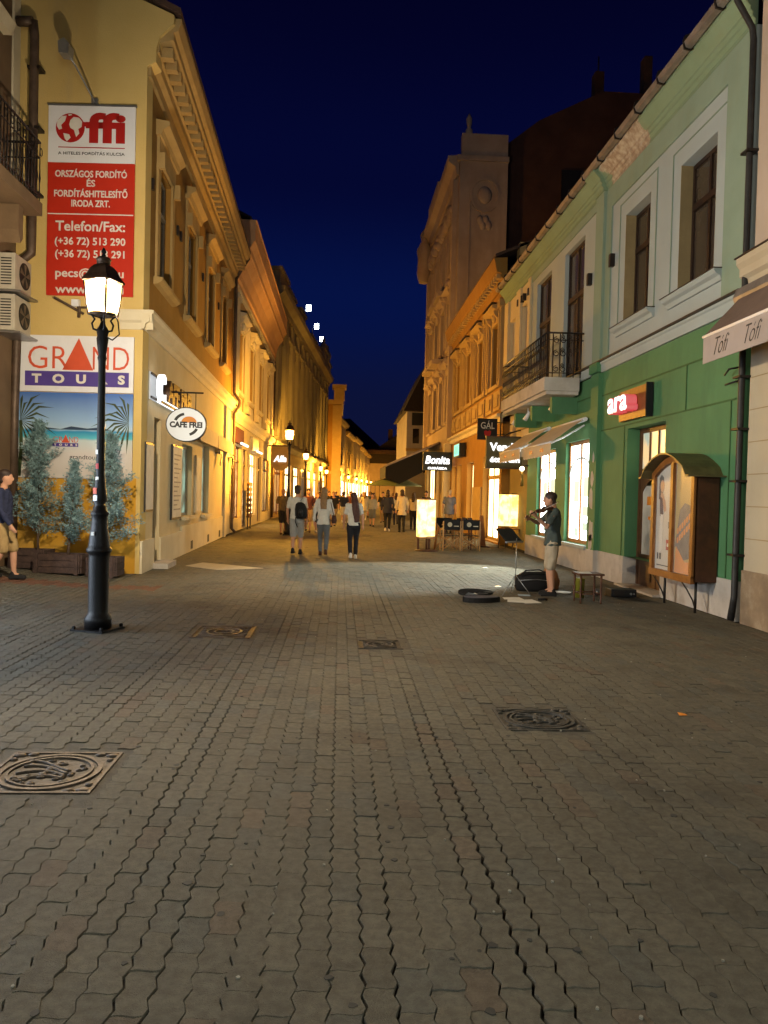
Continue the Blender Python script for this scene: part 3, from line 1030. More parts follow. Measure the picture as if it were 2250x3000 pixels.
# downpipe at the far end
pp = MB(F1).tube([(14.35, 0.55, 10.3), (14.35, 0.3, 9.9), (14.35, 0.1, 9.5), (14.35, 0.1, 5.3), (14.42, 0.3, 5.0), (14.42, 0.3, 4.8), (14.4, 0.12, 4.5), (14.4, 0.1, 0.2), (14.4, 0.25, 0.05)], 0.06, 10)
build(pp, 'downpipe', M['pipe'], t)

# ------------------------------------------------------------------ signs on the gable
ga = math.atan2(GA, 1)


def gpos(u, w, z):
    return FG(u, w, z)


t = thing('translation_office_sign', FG(-1.0, 0.02, 5.2), 'tall white and red translation office sign with a globe logo high on the gable', 'sign')
build(MB(FG).box(-1.81, -0.19, 0.012, 0.05, 7.665, 8.71), 'white_panel', M['white_panel'], t)
build(MB(FG).box(-1.81, -0.19, 0.012, 0.05, 5.2, 7.66), 'red_panel', M['red_panel'], t)
build(MB(FG).box(-1.83, -0.17, 0.010, 0.06, 8.715, 8.74), 'top_rail', M['steel'], t)
build(MB(FG).box(-1.80, -0.20, 0.052, 0.056, 6.70, 6.72), 'divider', M['white_print'], t)
gl = MB(FG)
gc, gr_ = (-1.40, 8.30), 0.268
gl.prism([(gc[0] + gr_ * math.cos(k * PI / 20), gc[1] + gr_ * math.sin(k * PI / 20)) for k in range(40)], 0.052, 0.056)
globe = build(gl, 'globe', M['red_print'], t)
la = MB(FG)
for poly in ([(-.24, .12), (-.16, .21), (-.07, .22), (-.10, .12), (-.17, .05), (-.15, -.02), (-.21, -.04), (-.25, .03)],
             [(-.13, -.10), (-.02, -.12), (.01, -.18), (-.06, -.25), (-.10, -.20)],
             [(.0, .14), (.06, .20), (.16, .19), (.22, .12), (.21, .02), (.15, -.02), (.17, -.10), (.11, -.17), (.07, -.04), (.0, .0), (-.02, .06)],
             [(-.03, .22), (.03, .235), (.02, .25), (-.04, .245)]):
    la.prism([(gc[0] + x, gc[1] + y) for x, y in poly], 0.056, 0.059)
build(la, 'continents', M['white_print'], globe)
text('lettering', 'ffi', 0.9, M['red_print'], t, gpos(-0.74, 0.056, 8.31), ga, 0.74, 0.003, 0.035, height=0.56)
build(MB(FG).box(-1.17, -1.0, 0.052, 0.0585, 8.33, 8.41), 'crossbar', M['red_print'], t)
build(MB(FG).box(-1.62, -0.38, 0.052, 0.056, 7.935, 7.95), 'rule', M['red_print'], t)
text('lettering', 'A HITELES FORDÍTÁS KULCSA', 0.075, M['black_print'], t, gpos(-1.0, 0.055, 7.84), ga, 1.24)
for body, z, wd, sz in (('ORSZÁGOS FORDÍTÓ', 7.47, 1.34, .17), ('ÉS', 7.30, .16, .17), ('FORDÍTÁSHITELESÍTŐ', 7.11, 1.37, .17), ('IRODA ZRT.', 6.91, .72, .17),
                        ('Telefon/Fax:', 6.49, 1.30, .26), ('(+36 72) 513 290', 6.19, 1.32, .19), ('(+36 72) 513 291', 5.955, 1.30, .19), ('pecs@offi.hu', 5.60, 1.28, .22), ('www.offi.hu', 5.32, 1.28, .22)):
    text('lettering', body, sz, M['white_print'], t, gpos(-1.0, 0.056, z), ga, wd, 0.002, 0.004)

t = thing('sign_floodlight', FG(-0.98, 0, 8.74), 'small grey floodlight on an angled arm above the red and white sign', 'floodlight')
build(MB(FG).tube([(-0.95, 0.02, 8.75), (-0.98, 0.15, 8.86), (-1.12, 0.55, 9.18), (-1.18, 0.72, 9.28)], 0.018), 'arm', M['steel'], t)
build(MB(FG).box(-1.02, -0.90, 0.003, 0.05, 8.76, 8.86), 'bracket', M['steel'], t)
build(MB(FG).prism([(-1.31, 9.26), (-1.14, 9.24), (-1.13, 9.42), (-1.22, 9.52), (-1.33, 9.46)], 0.6, 0.82), 'lamp_head', M['greyframe'], t)

t = thing('travel_agency_sign', FG(-1.2, 0.02, 1.78), 'large travel agency sign with violet bar above a tropical beach poster on the gable', 'sign')
build(MB(FG).box(-2.32, -0.15, 0.012, 0.05, 3.40, 4.45), 'white_panel', M['white_panel'], t)
# the beach print: flat printed sheet, colours change with height
pm = bpy.data.materials.new('beach_print')
pm.use_nodes = True
nt = pm.node_tree
b = nt.nodes['Principled BSDF']
b.inputs['Roughness'].default_value = 0.22
tc = nt.nodes.new('ShaderNodeTexCoord')
sp = nt.nodes.new('ShaderNodeSeparateXYZ')
nz = nt.nodes.new('ShaderNodeTexNoise')
nz.inputs['Scale'].default_value = 2.2
nt.links.new(tc.outputs['Object'], nz.inputs['Vector'])
nt.links.new(tc.outputs['Object'], sp.inputs[0])
ma = nt.nodes.new('ShaderNodeMath')
ma.operation = 'MULTIPLY_ADD'
ma.inputs[1].default_value = 0.12
nt.links.new(nz.outputs['Fac'], ma.inputs[0])
nt.links.new(sp.outputs['Z'], ma.inputs[2])
mr = nt.nodes.new('ShaderNodeMapRange')
mr.inputs['From Min'].default_value = 0.06
mr.inputs['From Max'].default_value = 1.66
nt.links.new(ma.outputs[0], mr.inputs['Value'])
r = nt.nodes.new('ShaderNodeValToRGB')
stops = [(0.0, (0.58, 0.52, 0.48)), (0.30, (0.62, 0.58, 0.56)), (0.44, (0.52, 0.62, 0.64)), (0.47, (0.10, 0.47, 0.58)), (0.55, (0.03, 0.27, 0.50)), (0.58, (0.40, 0.54, 0.68)), (0.68, (0.28, 0.45, 0.70)), (1.0, (0.06, 0.15, 0.46))]
while len(r.color_ramp.elements) < len(stops):
    r.color_ramp.elements.new(0.5)
for e, (p, c) in zip(r.color_ramp.elements, stops):
    e.position = p
    e.color = (*c, 1)
nt.links.new(mr.outputs[0], r.inputs[0])
nt.links.new(r.outputs[0], b.inputs['Base Color'])
poster = build(MB(FG).box(-2.32, -0.15, 0.012, 0.05, 1.78, 3.385), 'beach_poster', pm, t)
M['palmprint'] = mat('palm_leaf_print', (0.06, 0.085, 0.03), 0.4, (0.02, 0.03, 0.012), 6, 0.6)
M['isleprint'] = mat('island_print', (0.03, 0.06, 0.12), 0.4)
pl = MB(FG)
rg = random.Random(5)
for cx_, cz_, side, nn in ((-2.26, 2.85, 1, 13), (-0.22, 2.85, -1, 13), (-2.25, 2.2, 1, 6)):
    for q in range(nn):
        a = -1.5 + 3.0 * q / (nn - 1)
        ln = (0.62 if nn > 8 else 0.35) * (0.7 + 0.5 * rg.random())
        dx, dz_ = side * math.cos(a) * ln, math.sin(a) * ln
        ex, ez = cx_ + dx, cz_ + dz_ - 0.10
        mx_, mz_ = cx_ + dx * 0.55, cz_ + dz_ * 0.6 + 0.05
        nxv, nzv = -dz_ / ln, dx / ln
        pts = []
        ex = min(max(ex, -2.31), -0.16)
        mx_ = min(max(mx_, -2.31), -0.16)
        pl.prism([(cx_, cz_), (mx_ + nxv * 0.022, mz_ + nzv * 0.022), (ex, ez), (mx_ - nxv * 0.022, mz_ - nzv * 0.022)], 0.0505, 0.0515 + 0.0003 * q)
pl.prism([(-2.31, 1.80), (-2.24, 1.80), (-2.20, 2.3), (-2.22, 2.85), (-2.28, 2.85), (-2.27, 2.3)], 0.0505, 0.0535)
build(pl, 'palm_leaves', M['palmprint'], poster)
build(MB(FG).prism([(-2.05, 2.69), (-1.8, 2.73), (-1.5, 2.70), (-1.3, 2.755), (-1.0, 2.72), (-0.75, 2.75), (-0.55, 2.69)], 0.0505, 0.0525), 'islands', M['isleprint'], poster)


def grand(t, cu, cz, s, rel):
    text('lettering', 'GR', 0.5 * s, rel, t, gpos(cu - 0.62 * s, 0.054, cz + 0.02 * s), ga, 0.82 * s, 0.002, -0.004 * s, height=0.46 * s)
    text('lettering', 'ND', 0.5 * s, rel, t, gpos(cu + 0.66 * s, 0.054, cz + 0.02 * s), ga, 0.74 * s, 0.002, -0.004 * s, height=0.46 * s)
    build(MB(FG).prism([(cu - 0.33 * s, cz - 0.23 * s), (cu + 0.30 * s, cz - 0.23 * s), (cu, cz + 0.42 * s)], 0.0505, 0.056), 'triangle', rel, t)
    build(MB(FG).box(cu - 1.09 * s, cu + 1.03 * s, 0.0505, 0.053, cz - 0.56 * s, cz - 0.26 * s), 'violet_bar', M['purple'], t)
    text('lettering', 'TOURS', 0.26 * s, M['white_print'], t, gpos(cu, 0.055, cz - 0.41 * s), ga, 1.9 * s, 0.002, 0.012 * s, spacing=2.6, height=0.19 * s)


grand(t, -1.18, 4.02, 0.92, M['orange_red'])
grand(t, -1.40, 2.50, 0.23, M['orange_red'])
text('lettering', 'grandtours.hu', 0.12, M['black_print'], t, gpos(-0.95, 0.053, 2.17), ga, 0.75, 0.001, 0.0)
t = thing('cable_bracket', FG(-1.3, 0, 4.95), 'rusty cable bracket with a small junction box under the red sign', 'bracket')
build(MB(FG).tube([(-1.55, 0.30, 5.10), (-1.32, 0.16, 4.98), (-1.10, 0.04, 4.86)], 0.025).tube([(-1.20, 0.03, 4.80), (-1.15, 0.12, 4.98)], 0.03).tube([(-1.2, 0.1, 4.97), (-0.9, 0.1, 4.97)], 0.022), 'arm', M['pipe'], t)
build(MB(FG).box(-1.32, -1.18, 0.003, 0.09, 4.99, 5.12), 'junction_box', M['white_panel'], t)

# ------------------------------------------------------------------ cafe signs on the street facade
t = thing('cafe_letter_sign', F1(0.6, 0, 3.3), 'backlit bronze lattice cafe letter sign above the cafe door', 'sign')
build(MB(F1).box(0.55, 4.1, 0.04, 0.07, 3.40, 3.44).box(0.55, 4.1, 0.04, 0.07, 3.86, 3.9), 'rails', M['rail'], t)
build(MB(F1).box(0.55, 4.1, 0.012, 0.03, 3.38, 3.92), 'light_backing', glow('sign_backlight', (0.85, 0.93, 1.0), 0.35), t)
build(MB(F1).box(0.9, 4.15, 0.09, 0.26, 3.36, 3.385), 'light_strip', M['sign_white'], t)
text('big_letter', 'C', 0.7, M['sign_white'], t, F1(0.78, 0.2, 3.62), F1.ang, 0.5, 0.05, 0.02, height=0.56)
text('lettering', 'AFE FREI', 0.55, M['copper'], t, F1(2.65, 0.18, 3.64), F1.ang, 2.8, 0.07, 0.03, height=0.46)
build(MB(F1).box(0.5, 4.2, 0.255, 0.275, 3.30, 3.345), 'edge_bar', M['rail'], t)

t = thing('oval_cafe_sign', F1(1.85, 0.7, 2.62), 'glowing oval cafe sign hanging from a bracket by the cafe door', 'sign')
Fo = Frame((0, 0), (1, 0))
oc = (-3.27, 16.45, 2.99)
Fo = Frame((oc[0], oc[1]), (1, 0.0), z=oc[2])
ov = [(0.405 * math.cos(k * PI / 24), 0.345 * math.sin(k * PI / 24)) for k in range(48)]
ov2 = [(x * 1.05, z * 1.06) for x, z in ov]
build(MB(Fo).prism(ov2, -0.09, 0.0), 'casing', M['black'], t)
build(MB(Fo).prism(ov, 0.001, 0.012), 'face', M['sign_oval'], t)
build(MB(Fo).prism([(0.06 + 0.16 * math.cos(k * PI / 12), 0.04 + 0.13 * math.sin(k * PI / 12)) for k in range(13)], 0.013, 0.016), 'orange_cup', M['orange_print'], t)
text('lettering', 'CAFE FREI', 0.16, M['black_print'], t, Fo(0, 0.019, -0.005), 0, 0.68, 0.002, 0.008)
for sg, a0, a1 in ((1, 2.75, 1.75), (-1, -1.25, -0.4)):
    arc = []
    for rr_ in (0.72, 0.56):
        seq = np.linspace(a0, a1, 7) if rr_ == 0.72 else np.linspace(a1, a0, 7)
        arc += [(0.36 * rr_ * math.cos(q) * 1.05, 0.345 * rr_ * math.sin(q)) for q in seq]
    build(MB(Fo).prism(arc, 0.013, 0.016), 'dark_arc', M['black_print'], t)
build(MB().tube([(oc[0] - 0.62, oc[1], 3.66), (oc[0] + 0.35, oc[1], 3.66)], 0.018).tube([(oc[0] - 0.15, oc[1] - 0.04, 3.66), (oc[0] - 0.15, oc[1] - 0.04, 3.3)], 0.008).tube([(oc[0] + 0.2, oc[1] - 0.04, 3.66), (oc[0] + 0.2, oc[1] - 0.04, 3.28)], 0.008), 'bracket', M['rail'], t)

t = thing('menu_board', F1(0.25, 0, 1.15), 'narrow pale menu board between the building corner and the cafe door', 'menu board', 'menu boards on the cafe wall')
build(MB(F1).box(0.22, 0.92, 0.003, 0.05, 1.17, 2.52), 'frame', M['rail'], t)
build(MB(F1).box(0.26, 0.88, 0.051, 0.056, 1.21, 2.48), 'sheet', M['paper'], t)
t = thing('menu_board', F1(3.0, 0, 0.9), 'tall pale menu board right of the cafe door beneath the oval sign', 'menu board', 'menu boards on the cafe wall')
build(MB(F1).box(2.9, 4.05, 0.003, 0.05, 0.92, 2.64), 'frame', M['rail'], t)
build(MB(F1).box(2.95, 4.0, 0.051, 0.056, 0.97, 2.60), 'sheet', M['paper'], t)
ln = MB(F1)
for k in range(13):
    ln.box(3.05, 3.9 - 0.2 * (k % 3), 0.0565, 0.0575, 2.40 - k * 0.105, 2.43 - k * 0.105)
build(ln, 'print_lines', mat('grey_print', (0.35, 0.33, 0.3)), t)
t = thing('menu_board', F1(6.3, 0, 1.0), 'slim pale notice board between the two teal lit cafe windows', 'menu board', 'menu boards on the cafe wall')
build(MB(F1).box(6.25, 7.0, 0.003, 0.05, 1.0, 2.55), 'frame', M['palecream'], t)
build(MB(F1).box(6.3, 6.95, 0.051, 0.056, 1.05, 2.5), 'sheet', M['paper'], t)
for u, lb in ((10.6, 'black number seven on the yellow wall beside the teal lit windows'), (13.9, 'black number seven next to the downpipe at the end of the yellow wall')):
    t = thing('house_number', F1(u, 0.0, 2.5), lb, 'house number', 'black sevens on the cafe wall')
    text('numeral', '7', 0.5, M['black_print'], t, F1(u, 0.16, 2.66), F1.ang, 0.75, 0.012, 0.02, height=0.5)
    build(MB(F1).box(u - 0.3, u - 0.26, 0.0, 0.15, 2.80, 2.84), 'peg', M['black_print'], t)

# ------------------------------------------------------------------ building at the extreme left with balcony, air conditioners
F0 = Frame((-6.15, 3.0), (0, 1))
t = thing('balcony_building', (-6.15, 9.0, 0), 'shadowy brown and cream building at the left edge with an iron balcony', 'building')
B0 = t
# a lit shop front further forward on this wall throws cool light across the square
build(MB(F0).wall(0, 11.85, 0.0, 14.0, [(2.0, 4.4, 0.5, 2.9), (4.9, 6.6, 0.1, 2.9), (9.6, 10.8, 6.6, 9.4)], depth=0.25), 'wall', M['brownwall'], t)
window(t, F0, 2.0, 4.4, 0.5, 2.9, 0.1, M['greyframe'], M['lit_cool'], 2, None, 0.06, name='shop_window')
window(t, F0, 4.9, 6.6, 0.1, 2.9, 0.1, M['greyframe'], M['lit_cool'], 2, None, 0.08, name='shop_door')
window(t, F0, 9.6, 10.8, 6.6, 9.4, 0.2, M['winframe'], M['glass'], 2, 0.7, 0.06, name='balcony_door')
build(MB(F0).profile([(0.002, 9.6), (0.15, 9.6), (0.22, 9.8), (0.002, 9.9)], 9.2, 11.2), 'hood', M['palecream'], t)
build(MB(F0).box(11.55, 11.84, 0.003, 0.04, 6.6, 13.5), 'corner_strip', M['palecream'], t)
bal = build(MB(F0).box(8.2, 11.2, 0.002, 0.72, 6.44, 6.66), 'balcony', M['brownwall'], t)
build_each(MB(F0).prism([(8.6, 6.43), (8.8, 6.43), (8.8, 5.9), (8.7, 5.8), (8.6, 6.0)], 0.002, 0.55).prism([(10.6, 6.43), (10.8, 6.43), (10.8, 5.9), (10.7, 5.8), (10.6, 6.0)], 0.002, 0.55), 'console', M['brownwall'], bal)
rl = MB(F0)
rl.tube([(8.2, 0.68, 7.72), (11.16, 0.68, 7.72)], 0.022, 6).tube([(11.16, 0.68, 7.72), (11.16, 0.03, 7.72)], 0.022, 6)
rl.tube([(8.2, 0.68, 6.78), (11.16, 0.68, 6.78)], 0.014, 6).tube([(11.16, 0.68, 6.78), (11.16, 0.03, 6.78)], 0.014, 6)
rl.tube([(8.2, 0.68, 7.45), (11.16, 0.68, 7.45)], 0.012, 6).tube([(11.16, 0.68, 7.45), (11.16, 0.03, 7.45)], 0.012, 6)
rail0 = build(rl, 'railing', M['rail'], t)
for k in range(25):
    u = 8.25 + k * 0.1212
    bl = MB(F0).tube([(u, 0.68, 6.67), (u, 0.68, 7.0), (u, 0.68, 7.1), (u, 0.68, 7.2), (u, 0.68, 7.72)], [0.010, 0.010, 0.022, 0.010, 0.010], 5)
    if k % 2 == 0:
        c = (u + 0.06, 0.68, 7.58)
        bl.tube([(c[0] + 0.05 * math.cos(q), 0.68, c[2] + 0.07 * math.sin(q)) for q in np.linspace(0, 6.28, 10)], 0.008, 4)
    build(bl, 'baluster', M['rail'], rail0)
for k in range(5):
    w__ = 0.1 + k * 0.12
    build(MB(F0).tube([(11.16, w__, 6.67), (11.16, w__, 7.1), (11.16, w__, 7.72)], [0.010, 0.018, 0.010], 5), 'baluster', M['rail'], rail0)
build(MB(FG).tube([(-2.30, 0.28, 10.10), (-2.02, 0.28, 10.10)], 0.09, 8).tube([(-2.02, 0.27, 10.13), (-2.02, 0.2, 9.9), (-2.06, 0.12, 6.2), (-2.06, 0.12, 5.95), (-2.30, 0.12, 5.75), (-2.30, 0.12, 5.0), (-2.34, 0.12, 3.0), (-2.34, 0.12, 0.3)], 0.085, 8), 'downpipe', M['pipe'], t)
pcl = MB(FG)
for z in (9.3, 8.2, 7.0, 5.4):
    pcl.box(-2.14 if z > 5.9 else -2.4, -1.9 if z > 5.9 else -2.2, 0.0, 0.23, z, z + 0.05)
build(pcl, 'pipe_clip', M['rail'], t)

for z0, lb in ((5.08, 'upper of two stacked air conditioner units under the iron balcony'), (4.36, 'lower of two stacked air conditioner units, on a shelf bracket above the travel sign')):
    u0, u1 = 11.0, 11.72
    t = thing('air_conditioner', F0(u0, 0, z0), lb, 'air conditioner', 'air conditioners on the brown wall')
    build(MB(F0).box(u0, u1, 0.04, 0.34, z0, z0 + 0.64), 'casing', M['acwhite'], t, bevel=0.012)
    cc = (u0 + 0.42, z0 + 0.33)
    build(MB(F0).prism([(cc[0] + 0.24 * math.cos(q * PI / 14), cc[1] + 0.24 * math.sin(q * PI / 14)) for q in range(28)], 0.341, 0.347), 'fan_grille', M['black'], t)
    fan = MB(F0)
    for q in range(5):
        a = q * 2 * PI / 5
        fan.prism([(cc[0], cc[1]), (cc[0] + 0.21 * math.cos(a), cc[1] + 0.21 * math.sin(a)), (cc[0] + 0.21 * math.cos(a + 0.5), cc[1] + 0.21 * math.sin(a + 0.5))], 0.348, 0.352)
    build(fan, 'fan', mat('fan_grey', (0.16, 0.12, 0.08)) if 'fan_grey' not in bpy.data.materials else bpy.data.materials['fan_grey'], t)
    for q in range(10):
        build(MB(F0).box(u0 - 0.008, u0 - 0.001, 0.10, 0.28, z0 + 0.08 + q * 0.05, z0 + 0.10 + q * 0.05), 'slot', M['black'], t)
    build(MB(F0).box(u0 - 0.05, u1 + 0.03, 0.002, 0.46, z0 - 0.05, z0 - 0.02), 'shelf_bracket', M['steel'], t)

# ------------------------------------------------------------------ green building on the right
FR = Frame((5.44, 10.17), (0, 1), n=(-1, 0))
RA = -PI / 2
t = thing('green_shop_building', (5.44, 16.0, 0), 'green and white two storey building with shops below and dark wooden windows above', 'building')
G1 = t
WA, WB = (3.45, 4.65, 5.03, 7.17), (1.0, 2.22, 5.0, 7.1)
D1, D2 = (7.2, 8.75, 4.50, 7.65), (9.95, 11.45, 4.50, 7.65)
build(MB(FR).wall(0.0, 5.72, 4.5, 8.05, [WA, WB], depth=0.24), 'upper_wall', M['white'], t)
build(MB(FR).wall(6.2, 12.0, 4.5, 8.05, [D1, D2], depth=0.14), 'upper_wall', M['white'], t)
build(MB(FR).wall(12.0, 15.5, 4.5, 8.05, [(12.35, 13.2, 5.0, 7.45), (13.85, 14.9, 5.0, 7.35)], depth=0.12), 'upper_wall', M['cream'], t)
for a, b, c, d in ((12.35, 13.2, 5.0, 7.45), (13.85, 14.9, 5.0, 7.35)):
    build(MB(FR).box(a, b, -0.16, -0.121, c, d), 'blind_window', M['plinth'], t)
build_each(MB(FR).box(12.0, 12.3, 0.002, 0.07, 4.5, 8.04).box(13.25, 13.8, 0.002, 0.07, 4.5, 8.04).box(14.95, 15.5, 0.002, 0.07, 4.5, 8.04), 'flat_pilaster', M['cream'], t)
# pale green frame round the white field
build_each(MB(FR).box(0.003, 0.68, 0.002, 0.035, 4.5, 8.04).box(0.68, 5.4, 0.002, 0.034, 7.62, 8.04).box(5.4, 5.72, 0.002, 0.035, 4.5, 8.04).box(6.2, 12.0, 0.002, 0.03, 7.86, 8.04), 'pale_green_border', M['palegreen'], t)
for a, b, c, d in (WA, WB):
    f = MB(FR)
    for x0, x1, z0, z1 in ((a - 0.30, b + 0.30, d + 0.28, d + 0.30), (a - 0.30, a - 0.28, c, d + 0.28), (b + 0.28, b + 0.30, c, d + 0.28)):
        f.box(x0, x1, 0.002, 0.016, z0, z1)
    build_each(f, 'surround_moulding', M['palegreen'], t)
    w_ = window(t, FR, a, b, c, d, 0.2, M['winframe'], M['curtained'], 2, 0.66, 0.075)
    build_each(MB(FR).box(b - 0.005, b + 0.0, -0.2, 0.001, c, d).box(a, a + 0.004, -0.2, 0.001, c, d), 'reveal_lining', M['reveal'], w_)
    build(MB(FR).profile([(0.002, c - 0.17), (0.04, c - 0.17), (0.06, c - 0.10), (0.12, c - 0.07), (0.15, c - 0.03), (0.15, c - 0.006), (0.002, c - 0.006)], a - 0.32, b + 0.32), 'sill', M['white'], w_)
    build(MB(FR).box(a - 0.34, b + 0.34, 0.002, 0.165, c - 0.004, c + 0.006), 'sill_cover', M['winframe'], w_)
for a, b, c, d in (D1, D2):
    w_ = window(t, FR, a, b, c, d, 0.1, M['winframe'], M['curtained'], 2, 0.62, 0.085, name='balcony_door')
build(MB(FR).box(5.72, 6.2, -0.4, 0.09, 4.5, 8.05), 'pilaster', M['palegreen'], t)
build(MB(FR).box(5.72, 6.2, -0.4, 0.09, 0.55, 4.28), 'pilaster', M['green'], t)
build(MB(FR).box(5.71, 6.21, -0.4, 0.10, 0.0, 0.55), 'pilaster_base', M['plinth'], t)


def peel_mat():
    m = mat('peeling_green_cornice', (0.22, 0.305, 0.20), 0.88, (0.18, 0.255, 0.16), 1.1, 0.4, 0.2, 60, stain=(0.22, 0.22, 0.12), stain_scale=0.8, stain_amt=0.5)
    nt = m.node_tree
    b = nt.nodes['Principled BSDF']
    src = b.inputs['Base Color'].links[0].from_socket
    geo = nt.nodes.new('ShaderNodeNewGeometry')
    d = nt.nodes.new('ShaderNodeVectorMath')
    d.operation = 'DISTANCE'
    d.inputs[1].default_value = (5.3, 14.55, 8.25)
    nt.links.new(geo.outputs['Position'], d.inputs[0])
    n_ = nt.nodes.new('ShaderNodeTexNoise')
    n_.inputs['Scale'].default_value = 1.3
    n_.inputs['Detail'].default_value = 9
    n_.inputs['Roughness'].default_value = 0.7
    nt.links.new(geo.outputs['Position'], n_.inputs['Vector'])
    ma = nt.nodes.new('ShaderNodeMath')
    ma.operation = 'MULTIPLY_ADD'
    ma.inputs[1].default_value = -1.9
    nt.links.new(n_.outputs['Fac'], ma.inputs[0])
    nt.links.new(d.outputs['Value'], ma.inputs[2])
    r = nt.nodes.new('ShaderNodeValToRGB')
    r.color_ramp.elements[0].position = 0.0
    r.color_ramp.elements[1].position = 0.06
    r.color_ramp.elements[0].color = (1, 1, 1, 1)
    r.color_ramp.elements[1].color = (0, 0, 0, 1)
    nt.links.new(ma.outputs[0], r.inputs[0])
    n3 = nt.nodes.new('ShaderNodeTexNoise')
    n3.inputs['Scale'].default_value = 9
    nt.links.new(geo.outputs['Position'], n3.inputs['Vector'])
    r3 = nt.nodes.new('ShaderNodeValToRGB')
    r3.color_ramp.elements[0].position = 0.35
    r3.color_ramp.elements[1].position = 0.65
    r3.color_ramp.elements[0].color = (0.30, 0.22, 0.16, 1)
    r3.color_ramp.elements[1].color = (0.48, 0.41, 0.32, 1)
    nt.links.new(n3.outputs['Fac'], r3.inputs[0])
    mx = nt.nodes.new('ShaderNodeMix')
    mx.data_type = 'RGBA'
    nt.links.new(r.outputs[0], mx.inputs[0])
    nt.links.new(src, mx.inputs[6])
    nt.links.new(r3.outputs[0], mx.inputs[7])
    nt.links.new(mx.outputs[2], b.inputs['Base Color'])
    return m


M['cornice_green'] = peel_mat()
cprof = [(0, 8.05), (0.06, 8.05), (0.06, 8.14), (0.13, 8.20), (0.13, 8.28), (0.19, 8.33), (0.19, 8.40), (0.42, 8.60), (0.48, 8.64), (0.48, 8.74), (0, 8.78)]
cprof = [(a * 0.54, 8.05 + (z - 8.05) * 0.66) for a, z in cprof]
build(MB(FR).profile(cprof, -0.02, 5.69), 'cornice', M['cornice_green'], t)
build(MB(FR).profile([(a + (0.09 if a > 0 else 0), z) for a, z in cprof], 5.69, 6.23), 'cornice_return', M['cornice_green'], t)
build(MB(FR).profile(cprof, 6.23, 15.5), 'cornice', M['cornice_green'], t)
gt = MB(FR).profile([(a - 0.215, z - 0.24) for a, z in ((0.49, 8.72), (0.52, 8.70), (0.60, 8.72), (0.63, 8.80), (0.61, 8.82), (0.58, 8.75), (0.50, 8.76))], -0.02, 15.5)
gut = build(gt, 'gutter', M['zinc'], t)
for k in range(16):
    u = 0.35 + k * 0.98
    build(MB(FR).profile([(a - 0.215, z - 0.24) for a, z in ((0.44, 8.76), (0.50, 8.68), (0.62, 8.70), (0.645, 8.82), (0.62, 8.90), (0.44, 8.98))], u, u + 0.03), 'gutter_hook', M['rail'], gut)
rr = MB()
q = [FR(-0.05, 0.33, 8.56), FR(15.5, 0.33, 8.56), FR(15.5, -5.0, 11.2), FR(-0.05, -5.0, 11.2)]
rr.add(q + [p + Vector((0, 0, .1)) for p in q], [(0, 1, 2, 3), (4, 5, 6, 7), (0, 1, 5, 4), (1, 2, 6, 5), (2, 3, 7, 6), (3, 0, 4, 7)], raw=True)
build(rr, 'roof', M['roof'], t)
build(MB(FR).profile([(0.0, 4.28), (0.05, 4.28), (0.05, 4.44), (0.08, 4.46), (0.08, 4.495), (0.0, 4.495)], 0.0, 5.70), 'belt_course', M['white'], t)
build(MB(FR).profile([(0.0, 4.496), (0.14, 4.496), (0.14, 4.52), (0.0, 4.53)], 0.0, 12.0), 'belt_flashing', M['winframe'], t)
build(MB(FR).profile([(0.0, 4.29), (0.14, 4.30), (0.14, 4.495), (0.0, 4.495)], 5.70, 6.22), 'belt_course', M['green'], t)
build(MB(FR).profile([(0.0, 4.30), (0.06, 4.30), (0.06, 4.495), (0.0, 4.495)], 6.22, 15.5), 'belt_course', M['white'], t)
for u in (5.2, 6.6, 12.15, 12.75, 13.0, 13.5):
    build_each(MB(FR).box(u, u + 0.11, 0.003, 0.10, 6.35 if u < 7 else 7.55, 6.6 if u < 7 else 7.75), 'vent_cap', M['rail'], t)
# ground floor
GD = (2.5, 4.22, 0.02, 2.98)
GW1, GW2 = (6.35, 8.2, 0.60, 2.97), (9.1, 10.9, 0.60, 2.90)
build(MB(FR).wall(0.0, 5.72, 0.55, 4.28, [(GD[0], GD[1], 0.55, GD[3])], depth=0.32), 'shop_wall', M['green'], t)
build(MB(FR).wall(6.2, 12.0, 0.55, 4.28, [(GW1[0], GW1[1], 0.6, GW1[3]), (GW2[0], GW2[1], 0.6, GW2[3])], depth=0.2), 'shop_wall', M['green'], t)
build_each(MB(FR).box(0.0, 2.5, -0.4, 0.02, 0, 0.55).box(4.22, 5.71, -0.4, 0.02, 0, 0.55).box(6.21, 12.0, -0.4, 0.02, 0, 0.55), 'plinth', M['plinth'], t)
gv = MB(FR)
for u0, u1, z in ((0.2, 5.7, 3.05), (0.2, 5.7, 3.78), (6.25, 12, 3.3), (6.25, 12, 3.85)):
    gv.box(u0, u1, 0.001, 0.012, z, z + 0.025)
for u in (0.32, 4.36):
    gv.box(u, u + 0.02, 0.001, 0.012, 0.56, 3.05)
gv.box(1.75, 1.77, 0.001, 0.012, 3.05, 3.78)
build(gv, 'panel_bead', mat('dark_green_bead', (0.05, 0.13, 0.045), 0.8), t)
wp = MB(FR)
rg = random.Random(9)
for u, z, s in ((5.94, 2.05, .2), (5.98, 1.6, .26), (5.92, 0.95, .30), (5.96, 0.7, .24), (5.9, 2.5, .12)):
    wp.prism([(u + s * 0.55 * (0.7 + 0.5 * rg.random()) * math.cos(q * PI / 4), z + s * (0.6 + 0.6 * rg.random()) * math.sin(q * PI / 4)) for q in range(8)], 0.0905, 0.0925)
build_each(wp, 'bare_plaster_patch', M['plinth'], t)
